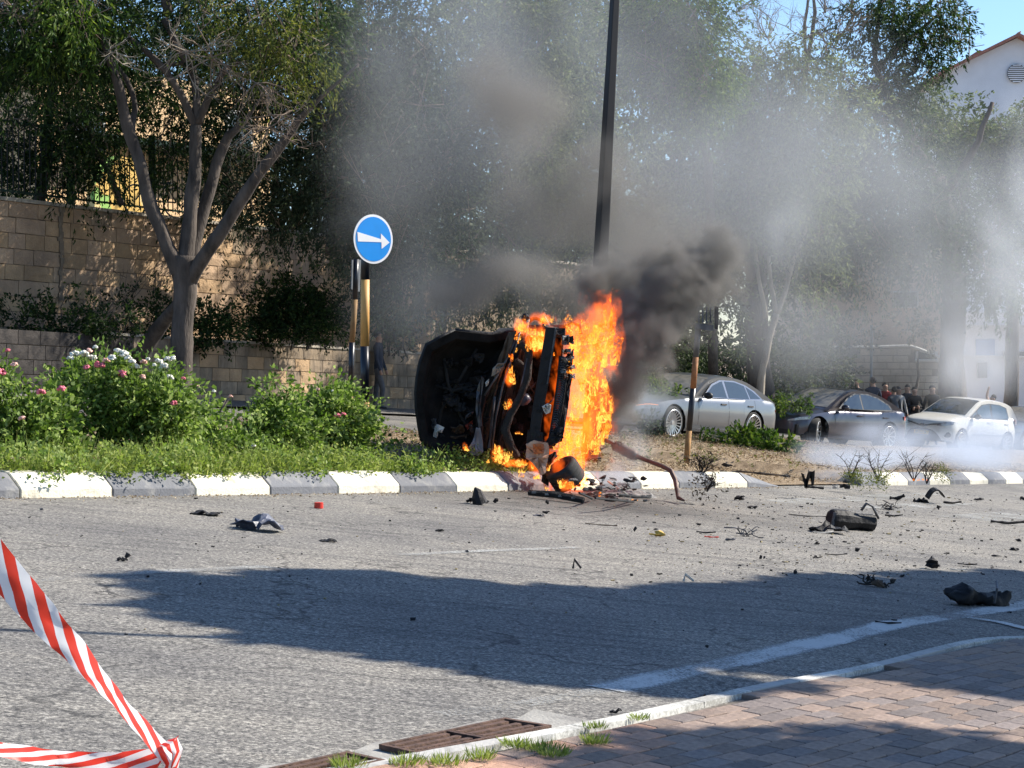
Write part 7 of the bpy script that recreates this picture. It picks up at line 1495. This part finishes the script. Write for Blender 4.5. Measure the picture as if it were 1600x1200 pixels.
# crumbs nobody could count
rng = np.random.default_rng(99); mbc = MB(); mbd = MB()
for i in range(2600):
    px, py = (rng.uniform(300, 1620), rng.uniform(770, 960)) if rng.random() < .25 else (rng.normal(1300, 180), rng.uniform(772, 900)) 
    if rng.random() < .12: px, py = rng.uniform(0, 1600), rng.uniform(775, 1000)
    if px > 1660: continue
    c = G(px, py); q = (c.x - K0.x) * NV.x + (c.y - K0.y) * NV.y
    if q < .08 or q > 7: continue
    s = rng.choice([.004, .007, .011, .018], p=[.45, .35, .15, .05]) * (c.y / 22); (mbd if rng.random() < .3 else mbc).box(c + Vector((0, 0, s * .4)), (s * rng.uniform(.8, 2.6), s * rng.uniform(.6, 1.5), s * rng.uniform(.4, 1)), Matrix.Rotation(rng.uniform(0, 3), 3, 'Z') @ Matrix.Rotation(rng.uniform(-.5, .5), 3, 'X'))
tag(build('debris_crumbs', mbc, M['char_matt']), 'countless tiny black crumbs of debris strewn over the road', None, None, 'stuff'); tag(build('leaf_crumbs', mbd, mat('tan_crumb', (.16, .12, .06), .9, col2=(.34, .28, .14), scale=20)), 'countless small dry leaves and tan crumbs on the road', None, None, 'stuff')
# dead leaves along the kerb foot and on the verge
C = []; D = []
for i in range(1500): b = KW(rng.uniform(-4, 14), abs(rng.normal(0, .09)) + .01, .008); C.append(np.array(b)); d = rng.normal(size=3); d[2] *= .2; D.append(d)
V = leaf_quads(np.array(C), unit(np.array(D)), .022, .012, rng); tag(quads_np('dry_leaves', V, M['straw'], rng.random(len(C))), 'small dry leaves gathered along the foot of the kerb', None, None, 'stuff')
C = []; D = []
for i in range(30000):
    s, q = rng.uniform(5.5, 30), rng.uniform(-7.0, -.2)
    b = KW(s, q, IH + .01 if (s < 13.4 or s > 16.8) else .03); C.append(np.array(b) + np.array([0, 0, rng.uniform(0, .03)])); d = rng.normal(size=3); d[2] = abs(d[2]) * .35; D.append(d)
V = leaf_quads(np.array(C), unit(np.array(D)), .055, .018, rng); tag(quads_np('straw_litter', V, M['straw'], rng.random(len(C))), 'dry straw and leaf litter covering the verge', None, None, 'stuff')
# scorched shrubs
for i, (px, py, n, rc, lab) in enumerate(((1328, 748, 4, .45, 'leftmost of the bare burnt shrubs in the low smoke'), (1372, 752, 6, .5, 'bare burnt shrub with upright twigs in the low smoke'), (1428, 752, 6, .5, 'bare burnt shrub leaning right in the low smoke'), (1448, 756, 7, .35, 'low burnt tangle near the small red glow'), (1095, 742, 12, .28, 'charred bushy plant at the foot of the scorched post'), (1105, 768, 5, .16, 'small scorched weed growing over the kerb'))):
    o = thing('burnt_shrub', lab, 'shrub', G(px, py, IH * .9), 'burnt shrubs on the verge'); c = G(px, py, IH * .9); r3 = random.Random(700 + i); mb = MB()
    for j in range(n):
        d = Vector((r3.gauss(0, .5), r3.gauss(0, .3), 1)).normalized(); p = c.copy(); pts = [p.copy()]
        for k in range(5): d = (d + Vector((r3.gauss(0, .25), r3.gauss(0, .2), .05))).normalized(); p = p + d * rc / 5; pts.append(p.copy())
        tb = build('stem', MB().tube(pts, [.008, .007, .006, .005, .003, .002], 5), M['char_matt'], o)
        m2 = MB()
        for k in (2, 3, 4):
            for z in range(2): e = pts[k] + Vector((r3.gauss(0, .09), r3.gauss(0, .06), abs(r3.gauss(.06, .05)))); m2.tube([pts[k], e], [.004, .0015], 4)
        build('twig', m2, M['char_matt'] if i < 4 else M['char'], tb)
    if i >= 4: crown('foliage', [(px, py - 14, 22, 12, c.y, .2, 7, 26)], mat('scorched_leaf%d' % i, (.03, .028, .02), .9, col2=(.12, .09, .05)), o, (.04, .02), droop=0, clump=(.05, .1), twigs=False, seed=i)
for i, (px, py, w_, lab) in enumerate(((1360, 757, 26, 'larger olive-green weed tuft at the far kerb start'), (1335, 752, 16, 'small olive weed tuft left end of the far kerb'), (1382, 754, 10, 'small olive weed tuft behind the first white far kerb stone'), (1474, 748, 20, 'olive weed tuft on the far kerb right of the red glow'))):
    g = G(px, py, IH); root = thing('weed_tuft', lab, 'weed', g, 'weed tufts on the far kerb'); crown('leaves', [(px, py - 6, w_ * .6, 7, g.y, .2, 8, 45)], M['leaf_yellow'], root, (.035, .014), droop=-.4, clump=(.05, .1), twigs=False, seed=i + 60)
small2 = G(1440, 750, IH); rt = thing('flames', 'small red glow of burning scrub behind the far kerb', 'fire', small2); mb = MB(); tn = []
for i in range(5): tongue(mb, tn, G(1428 + i * 7, 751, IH), .06, .02, .02, i * 2.3)
o = build('flame', mb, FM[3], rt, True); a = o.data.attributes.new('tone', 'FLOAT', 'POINT'); a.data.foreach_set('value', tn); o['kind'] = 'stuff'

# ---------------------------------------------------------------- barrier tape in front of the camera
def tape_mat():
    m, nt, b = nodes('barrier_tape'); L = nt.links; at = N(nt, 'ShaderNodeAttribute', attribute_name='uvw'); sp = N(nt, 'ShaderNodeSeparateXYZ'); L.new(at.outputs['Vector'], sp.inputs[0])
    ma = N(nt, 'ShaderNodeMath', operation='MULTIPLY_ADD'); ma.inputs[1].default_value = .9; L.new(sp.outputs[1], ma.inputs[0]); L.new(sp.outputs[0], ma.inputs[2])
    fr_ = N(nt, 'ShaderNodeMath', operation='FRACT'); L.new(ma.outputs[0], fr_.inputs[0])
    r = ramp(nt, fr_.outputs[0], [(.0, (.78, .055, .03)), (.49, (.78, .055, .03)), (.5, (.82, .82, .82)), (.99, (.82, .82, .82))]); r.color_ramp.interpolation = 'CONSTANT'
    L.new(r.outputs[0], b.inputs['Base Color']); b.inputs['Roughness'].default_value = .3; tr = N(nt, 'ShaderNodeBsdfTranslucent'); L.new(r.outputs[0], tr.inputs[0]); mx = N(nt, 'ShaderNodeMixShader'); mx.inputs[0].default_value = .45
    L.new(b.outputs[0], mx.inputs[1]); L.new(tr.outputs[0], mx.inputs[2]); L.new(mx.outputs[0], nt.nodes['Material Output'].inputs[0]); return m
def ribbon(name, path, mt, parent, period=.083):
    """path: (px, py, Y, width px, width direction angle deg, depth twist)"""
    pts = []; 
    for i in range(len(path) - 1):
        for k in range(14): t = k / 14; pts.append([path[i][j] + (path[i + 1][j] - path[i][j]) * t for j in range(6)])
    pts.append(list(path[-1])); mb = MB(); uv = []; dist = 0; prev = None
    for px, py, Y, w_, an, tw in pts:
        c = P(px, py, Y); dist += (c - prev).length if prev else 0; prev = c; k = Y / FPX; d = Vector((math.cos(R(an)), 0, math.sin(R(an)))) * (w_ / 2 * k * .82) + Vector((0, tw, 0))
        for q in range(5): f = q / 2 - 1; mb.v.append(tuple(c + d * f * (1 + .10 * mn.noise(c * 14)) + Vector((mn.noise(c * 40 + Vector((f, 0, 0))) * .0012, -.006 * (1 - f * f) + mn.noise(c * 22 + Vector((f * 2, 0, 0))) * .012, 0)))); uv.append((dist / period, f * .9 + .5, 0))
    for i in range(len(pts) - 1):
        for q in range(4): a = i * 5 + q; mb.f.append((a, a + 1, a + 6, a + 5)); mb.m.append(0)
    o = build(name, mb, mt, parent, True); at = o.data.attributes.new('uvw', 'FLOAT_VECTOR', 'POINT'); at.data.foreach_set('vector', [x for u in uv for x in u]); return o
TM = tape_mat(); bt = thing('barrier_tape', 'red and white striped barrier tape looping across the bottom left corner', 'barrier tape', P(268, 1190, 3.4))
ribbon('strand', [(-60, 818, 3.15, 70, 38, .01), (15, 905, 3.2, 66, 38, .01), (68, 965, 3.24, 54, 36, .012), (110, 1010, 3.28, 40, 35, .018), (150, 1058, 3.31, 22, 33, .024), (185, 1095, 3.34, 9, 35, .028), (215, 1130, 3.36, 12, 40, .028), (243, 1160, 3.38, 14, 30, .028), (268, 1190, 3.4, 26, 20, .02), (262, 1230, 3.4, 24, 10, .02), (255, 1280, 3.4, 22, 0, .02)], TM, bt)
ribbon('strand', [(272, 1162, 3.42, 34, 60, .01), (250, 1184, 3.42, 36, 78, .01), (180, 1191, 3.4, 34, 92, .012), (110, 1188, 3.38, 26, 92, .018), (50, 1180, 3.34, 20, 96, .022), (0, 1170, 3.3, 18, 98, .022), (-60, 1158, 3.28, 20, 98, .02)], TM, bt)
ribbon('knot', [(256, 1160, 3.385, 14, 20, .01), (268, 1160, 3.38, 20, 40, .012), (277, 1174, 3.385, 15, 10, .012), (271, 1198, 3.39, 11, -10, .012)], TM, bt, .06)
bo = thing('stake', 'low stake below the frame that holds the barrier tape', 'stake', on(P(258, 1290, 3.4).x, 3.4)); build('shaft', MB().tube([on(P(258, 1290, 3.4).x, 3.4, -.05), P(258, 1290, 3.4)], .015, 8), M['iron_black'], bo)
# ---------------------------------------------------------------- sky dome is the world; smoke as volumes
def smoke(name, label, blobs, res, color, density, nscale, amp, edge, seed=0, detail=5, stretch=(1, 1, 1), aniso=0.2, warp=.5, absorb=None, puff=0, emit=None):
    """a cloud filled from a 3D density field: blobs (centre, radii, weight) roughened by noise"""
    m = bpy.data.materials.new(name); m.use_nodes = True; nt = m.node_tree; nt.nodes.clear()
    o = nt.nodes.new('ShaderNodeOutputMaterial'); p = nt.nodes.new('ShaderNodeVolumePrincipled'); nt.links.new(p.outputs[0], o.inputs['Volume'])
    p.inputs['Color'].default_value = (*color, 1); p.inputs['Density'].default_value = density; p.inputs['Anisotropy'].default_value = aniso; p.inputs['Density Attribute'].default_value = 'density'
    if emit:
        p.inputs['Emission Color'].default_value = (*emit[0], 1); at_ = nt.nodes.new('ShaderNodeAttribute'); at_.attribute_name = 'density'; ml_ = nt.nodes.new('ShaderNodeMath'); ml_.operation = 'MULTIPLY'; ml_.inputs[1].default_value = emit[1]; nt.links.new(at_.outputs['Fac'], ml_.inputs[0]); nt.links.new(ml_.outputs[0], p.inputs['Emission Strength'])
    if absorb: p.inputs['Absorption Color'].default_value = (*absorb, 1)
    lo = [min(c[i] - r_[i] * 1.25 for c, r_, w_ in blobs) for i in range(3)]; hi = [max(c[i] + r_[i] * 1.25 for c, r_, w_ in blobs) for i in range(3)]
    me = bpy.data.meshes.new(name); ob = bpy.data.objects.new(name, me); COL.objects.link(ob); me.materials.append(m)
    md = ob.modifiers.new('fill', 'NODES'); g = bpy.data.node_groups.new(name, 'GeometryNodeTree'); g.interface.new_socket(name='Geometry', in_out='OUTPUT', socket_type='NodeSocketGeometry')
    go = g.nodes.new('NodeGroupOutput'); vc = g.nodes.new('GeometryNodeVolumeCube'); vc.inputs['Min'].default_value = lo; vc.inputs['Max'].default_value = hi
    for k, i in zip('XYZ', range(3)): vc.inputs['Resolution ' + k].default_value = max(8, int((hi[i] - lo[i]) / res))
    pos = g.nodes.new('GeometryNodeInputPosition').outputs[0]; L = g.links
    def VM(op, a, b=None, s=None):
        n = g.nodes.new('ShaderNodeVectorMath'); n.operation = op
        L.new(a, n.inputs[0]) if hasattr(a, 'is_linked') else setattr(n.inputs[0], 'default_value', a)
        if b is not None: L.new(b, n.inputs[1]) if hasattr(b, 'is_linked') else setattr(n.inputs[1], 'default_value', b)
        if s is not None: n.inputs['Scale'].default_value = s
        return n.outputs['Value'] if op in ('LENGTH', 'DISTANCE') else n.outputs[0]
    def MM(op, a, b, c=None):
        n = g.nodes.new('ShaderNodeMath'); n.operation = op
        for i, v in enumerate((a, b, c)):
            if v is None: continue
            L.new(v, n.inputs[i]) if hasattr(v, 'is_linked') else setattr(n.inputs[i], 'default_value', v)
        return n.outputs[0]
    sp_ = VM('MULTIPLY', pos, stretch); off = VM('ADD', sp_, (seed * 3.1, seed * 1.7, seed * .9))
    wn = g.nodes.new('ShaderNodeTexNoise'); wn.inputs['Scale'].default_value = nscale * .6; wn.inputs['Detail'].default_value = 2; L.new(off, wn.inputs['Vector'])
    wv = VM('SCALE', VM('SUBTRACT', wn.outputs['Color'], (.5, .5, .5)), s=warp / nscale * 2); q = VM('ADD', off, wv)
    n1 = g.nodes.new('ShaderNodeTexNoise'); n1.inputs['Scale'].default_value = nscale; n1.inputs['Detail'].default_value = detail; n1.inputs['Roughness'].default_value = .58; L.new(q, n1.inputs['Vector'])
    pw = VM('ADD', pos, wv); field = None
    for c, r_, w_ in blobs:
        d = VM('LENGTH', VM('MULTIPLY', VM('SUBTRACT', pw, tuple(c)), tuple(1 / x for x in r_))); f = MM('MULTIPLY', MM('SUBTRACT', 1.0, d), w_); field = f if field is None else MM('MAXIMUM', field, f)
    if puff:      # rounded cauliflower billows
        vn = g.nodes.new('ShaderNodeTexVoronoi'); vn.feature = 'SMOOTH_F1'; vn.inputs['Scale'].default_value = puff; vn.inputs['Smoothness'].default_value = .25; L.new(q, vn.inputs['Vector'])
        field = MM('MULTIPLY_ADD', MM('SUBTRACT', .42, vn.outputs['Distance']), .85, field)
        vn = g.nodes.new('ShaderNodeTexVoronoi'); vn.feature = 'SMOOTH_F1'; vn.inputs['Scale'].default_value = puff * 2.3; vn.inputs['Smoothness'].default_value = .2; L.new(q, vn.inputs['Vector'])
        field = MM('MULTIPLY_ADD', MM('SUBTRACT', .42, vn.outputs['Distance']), .4, field)
    F = MM('MULTIPLY_ADD', MM('SUBTRACT', n1.outputs[0], .5), amp, field); mr = g.nodes.new('ShaderNodeMapRange'); mr.interpolation_type = 'SMOOTHSTEP'; mr.inputs[1].default_value = 0; mr.inputs[2].default_value = edge
    L.new(F, mr.inputs[0]); L.new(mr.outputs[0], vc.inputs['Density'])
    sm = g.nodes.new('GeometryNodeSetMaterial'); sm.inputs['Material'].default_value = m; L.new(vc.outputs[0], sm.inputs[0]); L.new(sm.outputs[0], go.inputs[0]); md.node_group = g
    return tag(ob, label, None, None, 'stuff')
def bl(px, py, Y, rx, ry, ryd, w_=1.0): k = Y / FPX; return (P(px, py, Y), (rx * k, ryd, ry * k), w_)
# dense dark plume over and right of the flames
smoke('dark_smoke', 'dense dark billowing smoke pouring from the burning car', [bl(1060, 425, 22.6, 105, 62, .6), bl(1100, 445, 22.6, 62, 50, .5), bl(1015, 495, 22.4, 86, 70, .6), bl(1000, 560, 22.3, 66, 72, .5), bl(972, 620, 22.3, 36, 62, .4), bl(955, 450, 22.9, 66, 60, .55), bl(1115, 400, 22.8, 50, 56, .45)], .034, (.30, .29, .275), 7.5, 3.0, 1.15, .75, 1, 8, warp=.9, aniso=.1, puff=3.0)
smoke('brown_smoke', 'brownish grey smoke drifting up behind the wreck', [bl(880, 440, 24, 100, 70, .8), bl(780, 420, 24.5, 110, 60, .8, .8), bl(840, 320, 25, 110, 90, 1.0, .8), bl(930, 300, 25.8, 110, 100, 1.0, .7), bl(710, 455, 24.5, 110, 65, .8, .85), bl(800, 180, 26, 120, 110, 1.2, .7), bl(1020, 340, 26, 110, 90, 1.0, .6), bl(900, 540, 24.4, 110, 60, .7, .6), bl(1060, 410, 23.8, 150, 100, .8, .75), bl(980, 470, 23.6, 130, 90, .7, .7), bl(1000, 590, 23.2, 70, 70, .6, .6)], .09, (.31, .30, .285), 2.7, .9, 1.4, 1.0, 2, 5, warp=.7)
smoke('grey_smoke', 'thin grey-blue veil of smoke in front of the trees', [bl(600, 220, 32, 150, 330, 1.6, .65), bl(780, 150, 31, 230, 400, 2.2, .9), bl(980, 160, 31, 220, 420, 2.2, .9), bl(1180, 250, 34, 230, 330, 3, 1), bl(1380, 290, 38, 230, 240, 3, 1), bl(1500, 480, 42, 200, 160, 3.5, 1), bl(1280, 520, 40, 230, 110, 3.5, .9), bl(640, 470, 30, 110, 130, 1.6, .7), bl(1560, 320, 42, 120, 160, 3, .8)], .22, (.56, .59, .63), .22, .42, 1.0, .85, 3, 4)
smoke('low_smoke', 'pale blue smoke drifting low over the verge in front of the parked cars', [bl(1330, 715, 31, 110, 34, 1.6), bl(1480, 715, 33, 140, 40, 2), bl(1400, 690, 34, 130, 26, 1.8, .8), bl(1560, 690, 35, 90, 60, 2, .9), bl(1300, 740, 29, 60, 16, .8, .7)], .09, (.66, .74, .88), 1.15, 1.1, 2.0, 1.0, 4, 5, stretch=(1, 1, 1.7))
smoke('white_smoke', 'bright white wisps of smoke rising at the right edge', [bl(1570, 400, 36, 60, 170, 1.4), bl(1540, 560, 36, 80, 80, 1.6, .9), bl(1500, 600, 37, 60, 50, 1.2, .7), bl(1600, 220, 37, 40, 120, 1.2, .7), bl(1200, 350, 34, 60, 60, 1.2, .45)], .10, (.82, .86, .92), .55, .85, 2.0, 1.2, 5, 5, stretch=(1, 1, .7))
smoke('fire_smoke', 'white-blue smoke curling from the ash heap right of the flames', [bl(960, 740, 21.3, 34, 40, .35), bl(985, 690, 21.8, 42, 60, .45, .9), bl(1000, 620, 23.5, 66, 46, .8, .8), bl(940, 770, 21, 36, 16, .3)], .05, (.70, .76, .84), 1.3, 2.2, 2.0, 1.0, 6, 5, stretch=(1, 1, .7))
FB = [bl(882, 738, 21.2, 24, 24, .28), bl(892, 712, 21.3, 32, 36, .30), bl(900, 670, 21.35, 38, 46, .32), bl(906, 625, 21.4, 37, 56, .32), bl(912, 578, 21.4, 32, 52, .30), bl(932, 532, 21.45, 34, 44, .28), bl(943, 492, 21.5, 20, 30, .22), bl(896, 545, 21.3, 14, 34, .2)]
fv = smoke('flame_glow', 'soft body of the orange fire beside the wreck', FB, .015, (.3, .1, .03), .55, 7.5, 5.8, .6, 8, 6, stretch=(1, 1, .55), warp=.9, aniso=0, emit=((1, .13, .008), 4.0))
fv.parent = bpy.data.objects['flames']; fv.matrix_parent_inverse = bpy.data.objects['flames'].matrix_basis.inverted(); del fv['label']
fv = smoke('flame_glow', 'x', [bl(838, 530, 21.1, 24, 24, .12), bl(815, 512, 21.1, 12, 18, .1), bl(798, 590, 21.0, 7, 20, .06), bl(850, 498, 21.2, 20, 12, .1), bl(795, 634, 21.0, 5, 10, .05), bl(811, 677, 20.95, 7, 4, .04), bl(776, 712, 20.95, 9, 14, .07), bl(800, 722, 20.9, 26, 6, .06), bl(840, 728, 20.9, 18, 14, .06), bl(887, 757, 20.75, 14, 10, .06), bl(908, 748, 20.95, 12, 18, .1), bl(729, 700, 20.95, 4, 7, .04), bl(893, 560, 21.0, 12, 34, .08)], .012, (.3, .1, .03), .5, 9, 2.6, .5, 9, 5, stretch=(1, 1, .5), warp=.6, aniso=0, emit=((1, .14, .009), 8.0))
tgt = [o for o in bpy.data.objects if o.get('label', '').startswith('small flames licking')][0]; fv.parent = tgt; fv.matrix_parent_inverse = tgt.matrix_basis.inverted(); del fv['label']
for o in list(COL.objects):
    if o.get('label') == '': del o['label']
